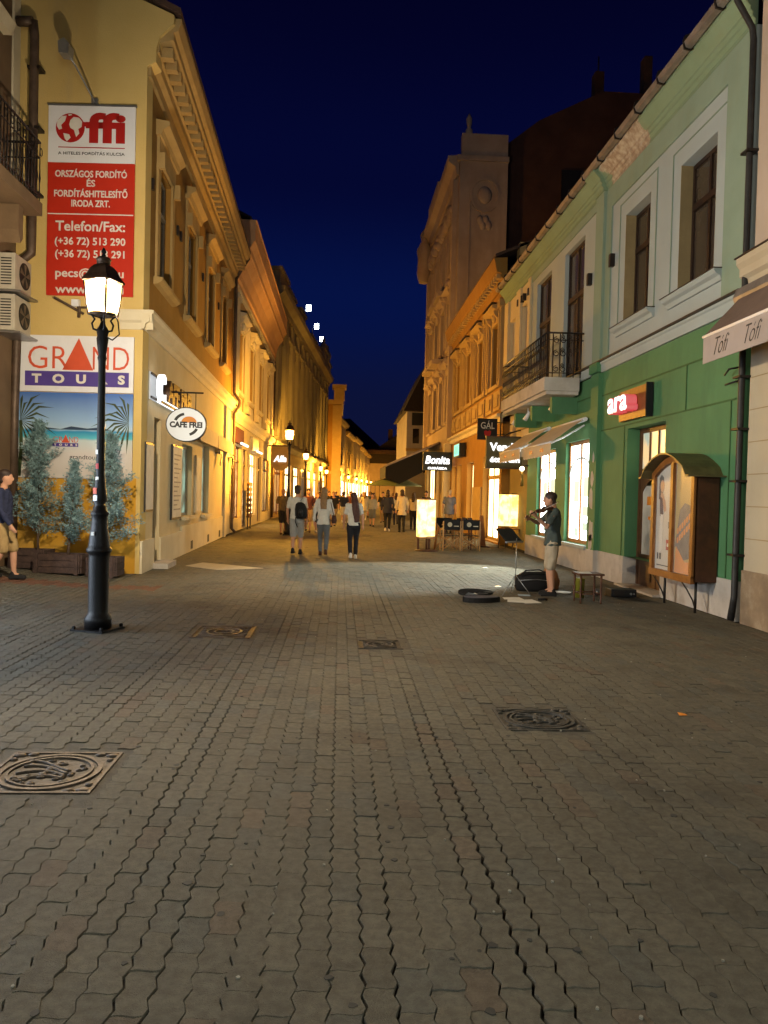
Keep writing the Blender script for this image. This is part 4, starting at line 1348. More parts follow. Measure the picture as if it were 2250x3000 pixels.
# recessed ochre bay at the far end
build(MB(FR).box(12.0, 15.5, -0.6, -0.25, 0.0, 4.29), 'passage_wall', mat('passage_ochre', (0.30, 0.22, 0.07), 0.9, None, 1.2, 0.4, 0.2, 40), t)
st = MB(FR)
for z in (2.9, 3.2, 3.5, 3.8, 4.1):
    st.box(12.0, 15.5, -0.249, -0.21, z, z + 0.24)
build(st, 'rustication', M['cream'], t)
for a, b, c, d in (GW1, GW2):
    w_ = window(t, FR, a, b, c, d, 0.08, M['wood'], M['lit_white'], 2, None, 0.09, name='shop_window')
    build(MB(FR).box(a - 0.06, b + 0.06, 0.021, 0.12, c - 0.07, c - 0.004), 'sill', M['white'], w_)
    # arched glazing bar and printed pictures behind the glass
    cu = (a + b) / 2
    pts = [(cu + (b - a) / 2 * 0.88 * math.cos(k), -0.075, c + 1.55 + 0.42 * math.sin(k)) for k in np.linspace(PI, 0, 14)]
    build(MB(FR).tube(pts, 0.022, 6), 'arched_bar', M['greyframe'], w_)
    pr = MB(FR)
    for uu, zz, su, sz in ((0.5, 1.3, .5, .45), (0.6, 0.75, .35, .22), (0.55, 0.4, .4, .18), (1.25, 1.2, .4, .5), (1.2, 0.25, .3, .2)):
        pr.box(a + uu - su / 2, a + uu + su / 2, -0.1, -0.097, c + zz - sz / 2, c + zz + sz / 2)
    build(pr, 'window_print', mat('pale_green_print', (0.30, 0.42, 0.34), 0.4, (0.5, 0.56, 0.5), 7, 0.6, emis=(0.42, 0.62, 0.52), estr=1.1), w_)
# shop door
d = MB(FR)
a, b, c, e = GD
y0, y1 = -0.30, -0.24
for x0, x1, z0, z1 in ((a, a + .09, c, e), (b - .09, b, c, e), (a + .09, b - .09, e - .09, e), (a + .09, b - .09, 2.12, 2.22), ((a + b) / 2 - .06, (a + b) / 2 + .06, c, 2.12)):
    d.box(x0 + .002, x1 - .002, y0, y1, z0, z1 - .002)
dr = build(d, 'shop_door', M['doorwood'], t)
mid = (a + b) / 2
for s0, s1 in ((a + .09, mid - .06), (mid + .06, b - .09)):
    lf = MB(FR)
    lf.box(s0, s0 + .08, y0 + .01, y1 - .01, c, 2.12).box(s1 - .08, s1, y0 + .01, y1 - .01, c, 2.12).box(s0 + .08, s1 - .08, y0 + .01, y1 - .01, c, 0.62).box(s0 + .1, s1 - .1, y1 - .01, y1 + .01, 0.14, 0.52)
    ar = [(s0 + .08, 2.12), (s0 + .08, 1.78)] + [(s0 + .08 + (s1 - s0 - .16) * k, 1.78 + 0.26 * math.sin(PI * (0.05 + 0.45 * (k if s0 < mid - .1 else 1 - k) * 2) / 2 + 0)) for k in np.linspace(0.1, 0.9, 7)] + [(s1 - .08, 1.78), (s1 - .08, 2.12)]
    lf.prism(ar, y0 + .012, y1 - .012)
    build(lf, 'leaf', M['doorwood'], dr)
    build(MB(FR).box(s0 + .08, s1 - .08, y0 + .02, y0 + .03, 0.62, 1.9), 'pane', M['lit_dim'], dr)
M['lit_fan'] = glow('amber_lit_glass', (0.95, 0.62, 0.25), 0.9, (0.35, 0.42, 0.33), 2.5)
for k in range(4):
    s0 = a + .09 + (b - a - .18) * k / 4
    build(MB(FR).box(s0 + .015, s0 + (b - a - .18) / 4 - .015, y0 + .02, y0 + .03, 2.22, e - .09), 'fanlight_pane', M['lit_fan'], dr)
    if k:
        build(MB(FR).box(s0 - .015, s0 + .015, y0 + .01, y1, 2.22, e - .09), 'glazing_bar', M['doorwood'], dr)
build(MB(FR).tube([(mid - .02, y1 + .05, 0.95), (mid - .02, y1 + .07, 1.05), (mid - .02, y1 + .05, 1.2)], 0.018), 'handle', M['brass'], dr)
stk = MB(FR)
for u, z, su, sz in ((2.95, 1.62, .12, .14), (2.93, 1.2, .16, .22), (3.75, 1.62, .18, .16), (3.72, 1.3, .1, .06)):
    stk.box(u - su / 2, u + su / 2, y0 + .031, y0 + .033, z - sz / 2, z + sz / 2)
build(stk, 'sticker', M['orange_print'], dr)
build(MB(FR).box(a - 0.05, b + 0.05, -0.3, 0.16, 0.0, 0.035), 'doorstep', M['plinth'], t)
# rain pipe with clamps at the near corner
build(MB(FR).tube([(-0.07, 0.36, 8.46), (-0.07, 0.32, 8.3), (-0.07, 0.10, 7.95), (-0.07, 0.08, 7.8), (-0.07, 0.08, 0.35), (-0.07, 0.12, 0.03)], [0.04, 0.04, 0.04, 0.043, 0.043, 0.05], 10), 'downpipe', M['darkpipe'], t)
ins = MB(FR)
for z in (6.3, 3.3, 2.6, 1.9, 0.9):
    ins.box(-0.16, 0.02, 0.0, 0.16, z, z + 0.03)
ins2 = MB(FR).tube([(0.12, 0.02, 3.48), (0.16, 0.14, 3.46), (0.32, 0.12, 3.40)], 0.014, 6).tube([(0.1, 0.02, 3.30), (0.3, 0.12, 3.26)], 0.014, 6)
build_each(ins, 'pipe_clamp', M['rail'], t)
build(ins2, 'cable_hook', M['rail'], t)['kind'] = 'stuff'

# balcony with wrought iron rail
bs = build(MB(FR).box(7.0, 11.7, 0.095, 0.90, 4.06, 4.36).box(7.05, 11.65, 0.1, 0.84, 3.98, 4.058), 'balcony', M['plinth'], t)
for u in (7.5, 9.35, 11.2):
    build_each(MB(FR).prism([(u - .09, 3.97), (u + .09, 3.97), (u + .09, 3.66), (u - .09, 3.58)], 0.002, 0.6), 'console', M['green'], bs)
rl = MB(FR)
zb, zt = 4.40, 5.36
for z, r_ in ((zt, 0.022), (zt - 0.16, 0.012), (zb + 0.06, 0.014)):
    rl.tube([(7.02, 0.02, z), (7.02, 0.86, z)], r_, 6).tube([(7.02, 0.86, z), (11.66, 0.86, z)], r_, 6).tube([(11.66, 0.86, z), (11.66, 0.02, z)], r_, 6)
rail = build(rl, 'railing', M['rail'], t)


def scroll(u, w_, z, rad, along):
    pts = []
    for k in np.linspace(0, 2 * PI * 1.25, 16):
        r_ = rad * (0.35 + 0.65 * k / (2 * PI * 1.25))
        d_ = r_ * math.cos(k)
        pts.append((u + (d_ if along else 0), w_ + (0 if along else d_), z + r_ * math.sin(k)))
    return pts


for k in range(31):
    u = 7.02 + k * (11.66 - 7.02) / 30
    bl = MB(FR).tube([(u, 0.86, 4.36), (u, 0.86, 4.72), (u, 0.86, 4.80), (u, 0.86, 4.88), (u, 0.86, zt)], [0.012, 0.012, 0.026, 0.012, 0.012], 5)
    bl.tube(scroll(u + 0.07, 0.86, 4.56, 0.055, True), 0.008, 4)
    bl.tube(scroll(u + 0.07, 0.86, 5.06, 0.05, True), 0.008, 4)
    build(bl, 'baluster', M['rail'], rail)
for k in range(5):
    w_ = 0.08 + k * 0.16
    bl = MB(FR).tube([(7.02, w_, 4.36), (7.02, w_, 4.80), (7.02, w_, zt)], [0.012, 0.02, 0.012], 5)
    if k in (1, 2, 3):
        for z in (4.55, 4.9, 5.2):
            bl.tube(scroll(7.02, w_ + 0.08, z, 0.075, False), 0.010, 4)
            bl.tube(scroll(7.02, w_ - 0.07, z + 0.08, 0.05, False), 0.009, 4)
    build(bl, 'baluster', M['rail'], rail)
for u, w_, lb in ((7.6, 0.5, 'small white spotlight under the iron balcony at its nearer end'), (9.9, 0.55, 'small white spotlight under the middle of the iron balcony'), (11.3, 0.55, 'small white spotlight under the far end of the iron balcony')):
    t2 = thing('spotlight', FR(u, w_, 3.8), lb, 'spotlight', 'spotlights under the balcony')
    build(MB(FR).tube([(u, w_, 3.98), (u, w_, 3.88)], 0.015, 6), 'stem', M['white_panel'], t2)
    build(MB(FR).tube([(u - 0.05, w_ - 0.04, 3.88), (u + 0.06, w_ + 0.06, 3.68)], [0.045, 0.065], 10), 'head', M['white_panel'], t2)
    if u < 8:
        sl = bpy.data.lights.new('beam', 'SPOT')
        sl.energy = 2300
        sl.color = (0.92, 1.0, 0.92)
        sl.spot_size = RAD(64)
        sl.spot_blend = 0.35
        sl.shadow_soft_size = 0.05
        so = bpy.data.objects.new('beam', sl)
        COL.objects.link(so)
        so.parent = t2
        p_ = FR(u - 0.1, w_ + 0.45, 3.60)
        so.location = p_ - world_loc(t2)
        aim = Vector((2.2, 16.2, 0.0)) - p_
        so.rotation_euler = aim.to_track_quat('-Z', 'Y').to_euler()

# shoe shop sign: wooden board, boxed luminous letters
t = thing('shoe_shop_sign', FR(3.7, 0.1, 3.12), 'wooden sign board with glowing white and red letters above the shop door', 'sign')
build(MB(FR).box(3.06, 4.38, 0.02, 0.12, 3.12, 3.68), 'board', M['wood'], t)
build(MB(FR).box(3.02, 3.055, 0.02, 0.14, 3.10, 3.70), 'side_trim', M['black'], t)
text('red_letter_box', 'ara', 0.5, M['sign_red'], t, FR(3.9, 0.24, 3.40), RA, 1.0, 0.10, 0.018, height=0.31)
text('white_letter_face', 'ara', 0.5, M['sign_white'], t, FR(3.9, 0.345, 3.40), RA, 0.96, 0.006, 0.006, height=0.28)

# display cabinet on iron legs
t = thing('display_cabinet', FR(1.3, 0.25, 0), 'arched wooden display cabinet with shoe posters on curved iron legs', 'display cabinet')
ua, ub, wd = 0.55, 2.05, 0.36
def arch(u):
    k = (u - ua) / (ub - ua)
    return 2.06 + 0.40 * math.sin(PI * (0.12 + 0.76 * k)) - 0.40 * math.sin(PI * 0.12)
c_ = MB(FR)
c_.box(ua, ub, 0.02, 0.05, 0.47, 2.05)
c_.box(ua, ua + 0.04, 0.05, wd, 0.47, 2.05).box(ub - 0.04, ub, 0.05, wd, 0.47, 2.05).box(ua + 0.04, ub - 0.04, 0.05, wd, 0.47, 0.52)
build(c_, 'carcass', M['darkwood'], t)
up = MB(FR)
pts = [(u, arch(u)) for u in np.linspace(ua, ub, 15)]
up.prism([(ua, 2.05)] + pts + [(ub, 2.05)], 0.03, wd - 0.03)
build(up, 'tympanum', M['wood'], t)
f = MB(FR)
w0_, w1_ = wd - 0.02, wd + 0.035
f.box(ua, ua + .09, w0_, w1_, 0.52, 2.06).box(ub - .09, ub, w0_, w1_, 0.52, 2.06).box(1.255, 1.345, w0_, w1_, 0.55, 2.28).box(ua, ub, w0_ + .001, w1_ + .01, 0.44, 0.545)
inner = [(u, arch(u) - 0.10) for u in np.linspace(ub - .05, ua + .05, 13)]
outer = [(u, arch(u)) for u in np.linspace(ua, ub, 15)]
f.prism(outer + inner, w0_ + .002, w1_ - .002)
fr_ = build(f, 'front_frame', M['wood'], t)
l1 = [(1.345, 0.545), (ub - .09, 0.545)] + [(u, arch(u) - .11) for u in np.linspace(ub - .09, 1.345, 8)]
l2 = [(ua + .09, 0.545), (1.255, 0.545)] + [(u, arch(u) - .11) for u in np.linspace(1.255, ua + .09, 8)]
postw = mat('pale_poster', (0.60, 0.56, 0.50), 0.28, (0.55, 0.50, 0.44), 1.5, 0.4)
p1 = build(MB(FR).prism(l1, wd - .030, wd - .024), 'poster', postw, t)
p2 = build(MB(FR).prism(l2, wd - .030, wd - .024), 'poster', mat('ochre_poster', (0.55, 0.36, 0.08), 0.28, (0.42, 0.28, 0.07), 2, 0.5), t)
q0 = wd - .0235
build(MB(FR).prism([(1.88, 1.98), (1.80, 2.04), (1.72, 2.0), (1.70, 1.88), (1.74, 1.74), (1.80, 1.62), (1.88, 1.66)], q0, q0 + .002), 'print_hair', M['hairdark'], p1)
psk = mat('printed_skin', (0.46, 0.24, 0.15), 0.3, (0.36, 0.17, 0.1), 9, 0.6)
build(MB(FR).prism([(1.76 + .075 * math.cos(k * PI / 8), 1.86 + .10 * math.sin(k * PI / 8)) for k in range(16)], q0, q0 + .003), 'print_face', psk, p1)
build(MB(FR).prism([(1.80, 1.76), (1.74, 1.75), (1.64, 1.62), (1.60, 1.48), (1.66, 1.44), (1.72, 1.56), (1.84, 1.62)], q0, q0 + .0025), 'print_arm', psk, p1)
build(MB(FR).prism([(1.84, 1.70), (1.74, 1.66), (1.70, 1.42), (1.82, 1.38)], q0, q0 + .0028), 'print_blouse', M['maroon_cotton'], p1)
build(MB(FR).prism([(1.80, 1.42), (1.70, 1.40), (1.72, 0.85), (1.84, 0.78)], q0, q0 + .003), 'print_trousers', M['white_print'], p1)
bp = MB(FR).box(1.38, 1.46, q0, q0 + .003, 1.05, 1.13).box(1.42, 1.5, q0, q0 + .003, 1.2, 1.3).box(1.4, 1.44, q0, q0 + .003, 1.33, 1.42).box(1.74, 1.80, q0, q0 + .003, 0.70, 0.80).box(1.84, 1.89, q0, q0 + .003, 0.70, 0.80)
bp.box(1.42, 1.9, q0, q0 + .003, 0.60, 0.615)
build(bp, 'print_shoes', M['black_print'], p1)
build(MB(FR).box(1.36, 1.56, q0, q0 + .004, 0.86, 1.02), 'red_label', M['red_print'], p1)
text('lettering', 'ara', 0.1, M['white_print'], t, FR(1.46, q0 + .006, 0.94), RA, 0.13, 0.001, 0.003)
build(MB(FR).prism([(1.24, 0.55), (0.66, 0.55), (0.66, 0.75), (0.90, 0.72), (1.20, 0.95)], q0, q0 + .002).box(0.66, 1.24, q0, q0 + .0025, 0.6, 0.64), 'orange_print', M['orange_print'], p2)
build(MB(FR).prism([(1.24, 0.95), (1.1, 1.5), (0.95, 1.6), (0.66, 1.55), (0.66, 0.8), (0.95, 0.75)], q0, q0 + .0015), 'grey_print', mat('grey_brown_print', (0.17, 0.13, 0.10), 0.3, (0.1, 0.075, 0.05), 7, 0.6), p2)
for k, (z, ww) in enumerate(((1.36, 0.5), (1.22, 0.42))):
    ob = MB(FR)
    for j in range(7):
        u = 1.18 - j * 0.075
        zz = z + (j - 3) * 0.045 - 0.10 + (0.0 if k == 0 else 0.0)
        ob.prism([(u, zz), (u - 0.055, zz + 0.02), (u - 0.05, zz + 0.11), (u + 0.005, zz + 0.08)], q0 + .002, q0 + .004)
    build(ob, 'slanted_letters', M['orange_print'], p2)
gl_ = mat('cabinet_glass', (1, 1, 1), 0.03)
gb = gl_.node_tree.nodes['Principled BSDF']
for lk in list(gb.inputs['Base Color'].links):
    gl_.node_tree.links.remove(lk)
gb.inputs['Alpha'].default_value = 0.10
for pl_ in (l1, l2):
    build(MB(FR).prism(pl_, wd - .012, wd - .008), 'pane', gl_, fr_)
rf = MB(FR)
o_ = [(u, arch(min(max(u, ua), ub)) + 0.02 - (0.10 if u < ua or u > ub else 0)) for u in np.linspace(ua - .16, ub + .16, 19)]
i_ = [(u, z + 0.025) for u, z in reversed(o_)]
rf.prism(o_ + i_, 0.0, wd + .20)
build(rf, 'arched_roof', mat('verdigris_tin', (0.19, 0.155, 0.065), 0.5, (0.12, 0.095, 0.04), 5, 0.6, 0.1, 30, metallic=0.3), t)
for u in (0.72, 1.78):
    lg = MB(FR).tube([(u, 0.24, 0.47), (u, 0.24, 0.0)], 0.022, 6)
    lg.tube([(u - 0.0, 0.24, 0.06), (u + 0.02, 0.27, 0.18), (u + 0.10, 0.33, 0.34), (u + 0.24, 0.36, 0.45)], 0.012, 6)
    lg.tube([(u, 0.24, 0.46), (u, 0.40, 0.46)], 0.014, 6)
    build(lg, 'leg', M['rail'], t)


def awning(label, u0, u1, zt, zf, proj, val, script, group):
    t = thing('shop_awning', FR((u0 + u1) / 2, 0, zf - val), label, 'awning', group)
    cs = MB(FR).tube([(u0 - .03, 0.10, zt), (u1 + .03, 0.10, zt)], 0.05, 8)
    build(cs, 'roller', M['white_panel'], t)
    m = MB(FR)
    m.add([(u0, 0.12, zt + .02), (u1, 0.12, zt + .02), (u1, proj, zf), (u0, proj, zf), (u0, 0.12, zt + .012), (u1, 0.12, zt + .012), (u1, proj, zf - .008), (u0, proj, zf - .008)],
          [(0, 1, 2, 3), (4, 5, 6, 7), (0, 1, 5, 4), (1, 2, 6, 5), (2, 3, 7, 6), (3, 0, 4, 7)])
    build(m, 'canvas', M['cream_canvas'], t)
    v = MB(FR)
    nsc = 10
    for k in range(nsc):
        a_ = u0 + (u1 - u0) * k / nsc
        b_ = u0 + (u1 - u0) * (k + 1) / nsc
        mm = (a_ + b_) / 2
        v.prism([(a_, zf - .01), (b_, zf - .01), (b_, zf - val), (mm + (b_ - a_) * .25, zf - val - .03), (mm - (b_ - a_) * .25, zf - val - .03), (a_, zf - val)], proj - .004, proj + .004)
    build(v, 'valance', M['cream_canvas'], t)
    for u in (u0 + .1, u1 - .1):
        a_ = MB(FR).tube([(u, 0.08, zt - .12), (u + .25 * (1 if u < (u0 + u1) / 2 else -1), proj * .55, (zt + zf) / 2 - .12), (u, proj, zf - .03)], 0.02, 6)
        build(a_, 'folding_arm', M['white_panel'], t)
    build(MB(FR).tube([(u0, proj, zf), (u1, proj, zf)], 0.022, 6), 'front_bar', M['white_panel'], t)
    for k, uu in enumerate(np.linspace(u0 + (u1 - u0) * .3, u1 - (u1 - u0) * .3, 2)):
        text('lettering', script, 0.16, M['red_print'], t, FR(uu, proj + .006, zf - val * .55), RA, 0.32, 0.001, 0.003)
    lt = MB(FR)
    for k in range(4):
        uu = u0 + (u1 - u0) * (0.3 + 0.13 * k)
        f0, f1 = 0.35, 0.62
        lt.add([(uu, proj * f0, zt + .025 + (zf - zt) * f0), (uu + .14, proj * f0, zt + .025 + (zf - zt) * f0), (uu + .14, proj * f1, zt + .025 + (zf - zt) * f1), (uu, proj * f1, zt + .025 + (zf - zt) * f1)], [(0, 1, 2, 3)])
    build(lt, 'faded_letters', mat('faded_red_print', (0.35, 0.12, 0.10), 0.8), t)
    return t


awning('cream awning over the shop window nearer the fiddler, its red lettering faded', 6.5, 9.0, 3.38, 2.86, 0.85, 0.26, 'ara', 'cream awnings over the green shop')
awning('cream awning over the shop window farther up, partly behind the lit white sign', 9.4, 11.9, 3.42, 2.90, 0.85, 0.26, 'ara', 'cream awnings over the green shop')
t = thing('wall_lamp', FR(11.95, 0.05, 2.3), 'small round glowing lamp with a hanging golden tassel on the green wall', 'lamp')
build(MB(FR).tube([(11.85, 0.0, 2.55), (11.85, 0.18, 2.55)], 0.012, 6), 'arm', M['rail'], t)
build(MB(FR).ball((11.85, 0.2, 2.46), 0.07, n=10, m=6), 'globe', M['bulb'], t)
build(MB(FR).tube([(11.85, 0.2, 2.36), (11.85, 0.2, 1.95)], [0.03, 0.05], 8), 'tassel', M['brass'], t)

# ------------------------------------------------------------------ building at the right edge, with its awning
F2 = Frame((5.44, 1.5), (0, 1), n=(-1, 0))
t = thing('beige_corner_building', (5.44, 6.0, 0), 'beige building at the right edge with joint lines, stone plinth and a brown awning', 'building')
Lr = 8.53
build(MB(F2).wall(0, Lr, 0.72, 4.55, [(2.0, 4.2, 0.9, 3.4)], depth=0.2), 'lower_wall', M['beige'], t)
window(t, F2, 2.0, 4.2, 0.9, 3.4, 0.1, M['greyframe'], M['glass'], 2, None, 0.08, name='shop_window')
build(MB(F2).box(0, Lr, -0.4, 0.03, 0, 0.72), 'plinth', M['stone'], t)
build(MB(F2).wall(0, Lr, 4.9, 10.2, [(1.0, 2.3, 5.9, 8.3), (4.6, 5.9, 5.9, 8.3)], depth=0.18), 'upper_wall', M['rosebeige'], t)
for a_ in (1.0, 4.6):
    window(t, F2, a_, a_ + 1.3, 5.9, 8.3, 0.14, M['winframe'], M['curtained'], 2, 0.66, 0.07, sill=M['rosebeige'])
build(MB(F2).profile([(0, 4.55), (0.05, 4.55), (0.07, 4.62), (0.13, 4.66), (0.13, 4.76), (0.18, 4.82), (0.18, 4.9), (0, 4.9)], 0, Lr + .13), 'belt_course', M['beige'], t)
build(MB(F2).box(0, Lr + .16, 0.0, 0.2, 4.902, 4.92), 'belt_flashing', M['winframe'], t)
jl = MB(F2)
for k in range(8):
    z = 1.14 + k * 0.43
    jl.box(0, Lr - .02, 0.0, 0.004, z, z + .012)
build(jl, 'joint_line', M['reveal'], t)
build(MB(F2).box(6.3, 7.6, 0.002, 0.03, 3.0, 3.6), 'blue_poster', mat('faded_blue_print', (0.16, 0.25, 0.32), 0.5, (0.1, 0.13, 0.18), 3, 0.6), t)
build(MB(F2).profile([(0, 10.2), (0.5, 10.5), (0.5, 10.7), (0, 10.7)], 0, Lr), 'cornice', M['rosebeige'], t)
t = thing('rolled_awning', F2(6, 0.5, 3.4), 'rose beige awning with black script on its valance at the right edge', 'awning')
build(MB(F2).profile([(0.02, 4.28), (0.16, 4.26), (0.20, 4.38), (0.16, 4.50), (0.02, 4.52)], 2.0, 8.68), 'cassette', M['zinc'], t)
m = MB(F2)
m.profile([(0.14, 4.36), (0.64, 3.82), (0.65, 3.83), (0.15, 4.38)], 2.05, 8.55)
build(m, 'canvas', M['awntop'], t)
v = MB(F2).box(2.05, 8.55, 0.640, 0.650, 3.46, 3.80)
build(v, 'valance', M['awning'], t)
build(MB(F2).tube([(2.0, 0.645, 3.82), (8.56, 0.645, 3.82)], 0.022, 8), 'front_bar', M['white_panel'], t)
for u in (8.05, 7.3, 6.55, 5.8):
    text('lettering', 'Tófi', 0.3, M['black_print'], t, F2(u, 0.653, 3.64), RA, 0.38, 0.001, -0.004, shear=0.6, height=0.22)
build(MB(F2).tube([(8.4, 0.05, 4.1), (8.1, 0.35, 4.0), (8.4, 0.62, 3.84)], 0.02, 6), 'folding_arm', M['white_panel'], t)


# ------------------------------------------------------------------ the rest of the left row
def facade_window(t, F, a, b, c, d, frame, pane, trim, hood=True, rec=0.14, name='window', cols=2, tz=0.66, shade=False):
    w_ = window(t, F, a, b, c, d, rec, frame, pane, cols, tz, 0.07, name=name)
    build_each(MB(F).box(a - .2, a, 0.002, 0.05, c, d).box(b, b + .2, 0.002, 0.05, c, d), 'surround', trim, w_)
    build(MB(F).box(a - .26, b + .26, 0.002, 0.12, c - .14, c - .005), 'sill', trim, w_)
    if hood:
        build(MB(F).box(a - .2, b + .2, 0.002, 0.07, d, d + .34), 'frieze', trim, w_)
        build(MB(F).profile([(0.002, d + .34), (0.14, d + .36), (0.36, d + .46), (0.36, d + .53), (0.002, d + .60)], a - .36, b + .36), 'hood', trim, w_)
        for s in (a - .16, b + .16):
            build(MB(F).profile([(0.05, d + .36), (0.28, d + .36), (0.22, d + .22), (0.10, d + .1), (0.05, d - .1)], s - .07, s + .07), 'bracket', trim, w_)
        if shade:
            build(MB(F).box(a - .36, b + .36, 0.02, 0.38, d + .602, d + .622), 'hood_shade_strip', M['winframe'], w_)  # dark strip on the hood, painting in the shade there
    return w_


# coved cornice building
F3 = Frame((-4.15, 29.35), (0.0, 1))
L3 = 16.7
t = thing('coved_building', (-4.15, 37.5, 0), 'coral and ochre ornate building with a deep curved cornice behind the cafe building', 'building')
W3 = [(1.3, 2.7), (5.1, 6.5), (9.0, 10.4), (12.9, 14.3)]
build(MB(F3).wall(0, L3, 4.7, 9.3, [(a, b, 5.6, 8.0) for a, b in W3], depth=0.2), 'upper_wall', M['trim'], t)
for a, b in W3:
    w_ = facade_window(t, F3, a, b, 5.6, 8.0, M['whiteframe'], M['glass'], M['palecream'], True, shade=True)
    orn = MB(F3)
    for q in range(5):
        orn.ball((a + (b - a) * q / 4, 0.09, 8.17 + 0.05 * math.sin(q * PI / 4)), 0.10, 0.05, 0.10, 8, 5)
    orn.ball(((a + b) / 2, 0.12, 8.2), 0.16, 0.10, 0.18, 8, 6)
    build(orn, 'garland', M['palecream'], w_)['kind'] = 'stuff'
for u in (0.15, 3.6, 7.45, 11.35, 15.2):
    p_ = build(MB(F3).box(u, u + .75, 0.002, 0.13, 4.9, 9.0), 'pilaster', M['palecream'], t)
    fl = MB(F3)
    for q in range(3):
        fl.box(u + .12 + q * .2, u + .22 + q * .2, 0.131, 0.16, 5.4, 8.5)
    fl.box(u - .06, u + .81, 0.0, 0.2, 8.9, 9.1).box(u - .06, u + .81, 0.0, 0.2, 4.9, 5.2)
    build(fl, 'fluting', M['palecream'], p_)
build(MB(F3).profile([(0, 9.3), (0.08, 9.3), (0.10, 9.6), (0.16, 9.65), (0.18, 9.9), (0.30, 10.3), (0.52, 10.6), (0.56, 10.62), (0.58, 10.8), (0.72, 11.0), (0.76, 11.02), (0.76, 11.75), (0.80, 11.8), (0, 11.8)], -0.02, L3 + 0.3), 'coved_cornice', M['coral'], t)
build(MB(F3).profile([(0, 9.28), (0.14, 9.30), (0.14, 9.42), (0, 9.44)], 0, L3), 'cornice_bead', M['palecream'], t)
build(MB(F3).profile([(0, 4.3), (0.06, 4.3), (0.1, 4.5), (0.25, 4.6), (0.25, 4.72), (0, 4.72)], 0, L3), 'string_course', M['palecream'], t)
pn = [(0.6, 2.6), (3.4, 6.6), (7.4, 10.4), (11.4, 15.2)]
for a, b in pn:
    build(MB(F3).box(a, b, 0.002, 0.05, 4.78, 5.35), 'balustrade_panel', M['palecream'], t)
rf = MB()
q = [F3(0, 0.6, 11.82), F3(L3, 0.6, 11.82), F3(L3, -5, 14.5), F3(0, -5, 14.5)]
rf.add(q + [p + Vector((0, 0, .1)) for p in q], [(0, 1, 2, 3), (4, 5, 6, 7), (0, 1, 5, 4), (1, 2, 6, 5), (2, 3, 7, 6), (3, 0, 4, 7)], raw=True)
build(rf, 'roof', M['darkroof'], t)
build(MB(F3).box(0.0, 0.5, -5, -0.02, 9.3, 12.2), 'parapet_wall', M['darkroof'], t)
G3 = [(0.6, 3.0, 0.5, 3.4), (3.6, 5.2, 0.05, 3.4), (6.2, 8.8, 0.5, 3.4), (9.6, 11.2, 0.05, 3.4), (12.0, 15.6, 0.5, 3.4)]
build(MB(F3).wall(0, L3, 0.0, 4.3, G3, depth=0.25), 'lower_wall', M['cream'], t)
M['lit_books'] = glow('shelf_lit_glass', (1.0, 0.68, 0.36), 0.55, (0.16, 0.05, 0.02), 3.5)
for i, (a, b, c, d) in enumerate(G3):
    w_ = window(t, F3, a, b, c, d, 0.12, M['darkwood'] if i != 2 else M['whiteframe'], M['lit_books'] if i < 2 else M['lit_warm'] if i == 2 else M['lit_dim'], 3 if b - a > 2 else 2, 0.8, 0.07, name='shop_window' if c > .2 else 'shop_door')
for u, lb, m_ in ((1.7, 'dark red fascia sign of the shop past the cafe building', M['maroon_cotton']), (7.4, 'pale grey fascia sign over the white framed shop window', M['greyframe'])):
    t2 = thing('fascia_sign', F3(u, 0.1, 3.5), lb, 'sign')
    build(MB(F3).box(u - 1.2, u + 1.2, 0.003, 0.12, 3.5, 4.1), 'board', m_, t2)
    build(MB(F3).tube([(u - 1.0, 0.3, 3.46), (u + 1.0, 0.3, 3.46)], 0.05, 8), 'tube_light', M['sign_white'], t2)
t2 = thing('postcard_rack', F3(4.3, 0.3, 0), 'dark postcard rack standing by the shop door past the cafe building', 'rack')
rk = MB(F3).box(3.3, 3.36, 0.25, 0.31, 0, 1.95).box(4.3, 4.36, 0.25, 0.31, 0, 1.95)
build(rk, 'post', M['rail'], t2)
for z in np.linspace(0.5, 1.85, 7):
    build(MB(F3).box(3.36, 4.3, 0.22, 0.34, z, z + 0.14), 'shelf', M['maroon_cotton'] if int(z * 10) % 2 else M['orange_print'], t2)
build(MB(F3).tube([(L3 - .1, 0.12, 9.3), (L3 - .1, 0.12, 0.1)], 0.07, 8), 'downpipe', M['pipe'], t)

# tall olive grey building; the street turns right along it
F4 = Frame((-4.1, 46.3), (0.069, 1))
L4 = 37.0
t = thing('grey_parapet_building', (-4.1, 62, 0), 'tall olive grey building with fluted facade and a stepped parapet, beyond the coral cornice', 'building')
build(MB(F4).wall(0, L4, 4.6, 13.2, [(2.2 + k * 3.1, 3.7 + k * 3.1, 6.2, 11.0) for k in range(11)], depth=0.3), 'upper_wall', M['grey'], t)
for k in range(11):
    a = 2.2 + k * 3.1
    w_ = window(t, F4, a, a + 1.5, 6.2, 11.0, 0.22, M['winframe'], M['glass'], 2, 0.55, 0.09)
    build_each(MB(F4).box(a - .3, a - .02, 0.002, 0.14, 5.9, 11.6).box(a + 1.52, a + 1.8, 0.002, 0.14, 5.9, 11.6), 'surround', M['grey'], w_)
    build(MB(F4).box(a - .3, a + 1.8, 0.002, 0.2, 11.6, 11.85), 'hood', M['grey'], w_)
for k in range(12):
    u = 0.65 + k * 3.1
    f = MB(F4)
    for q in range(3):
        f.box(u + q * .36, u + .2 + q * .36, 0.002, 0.17, 5.0, 12.9)
    build(f, 'pilaster', M['grey'], t)
build(MB(F4).profile([(0, 13.0), (0.15, 13.0), (0.2, 13.3), (0.55, 13.6), (0.6, 13.9), (0, 13.95)], -0.05, L4), 'cornice', M['grey'], t)
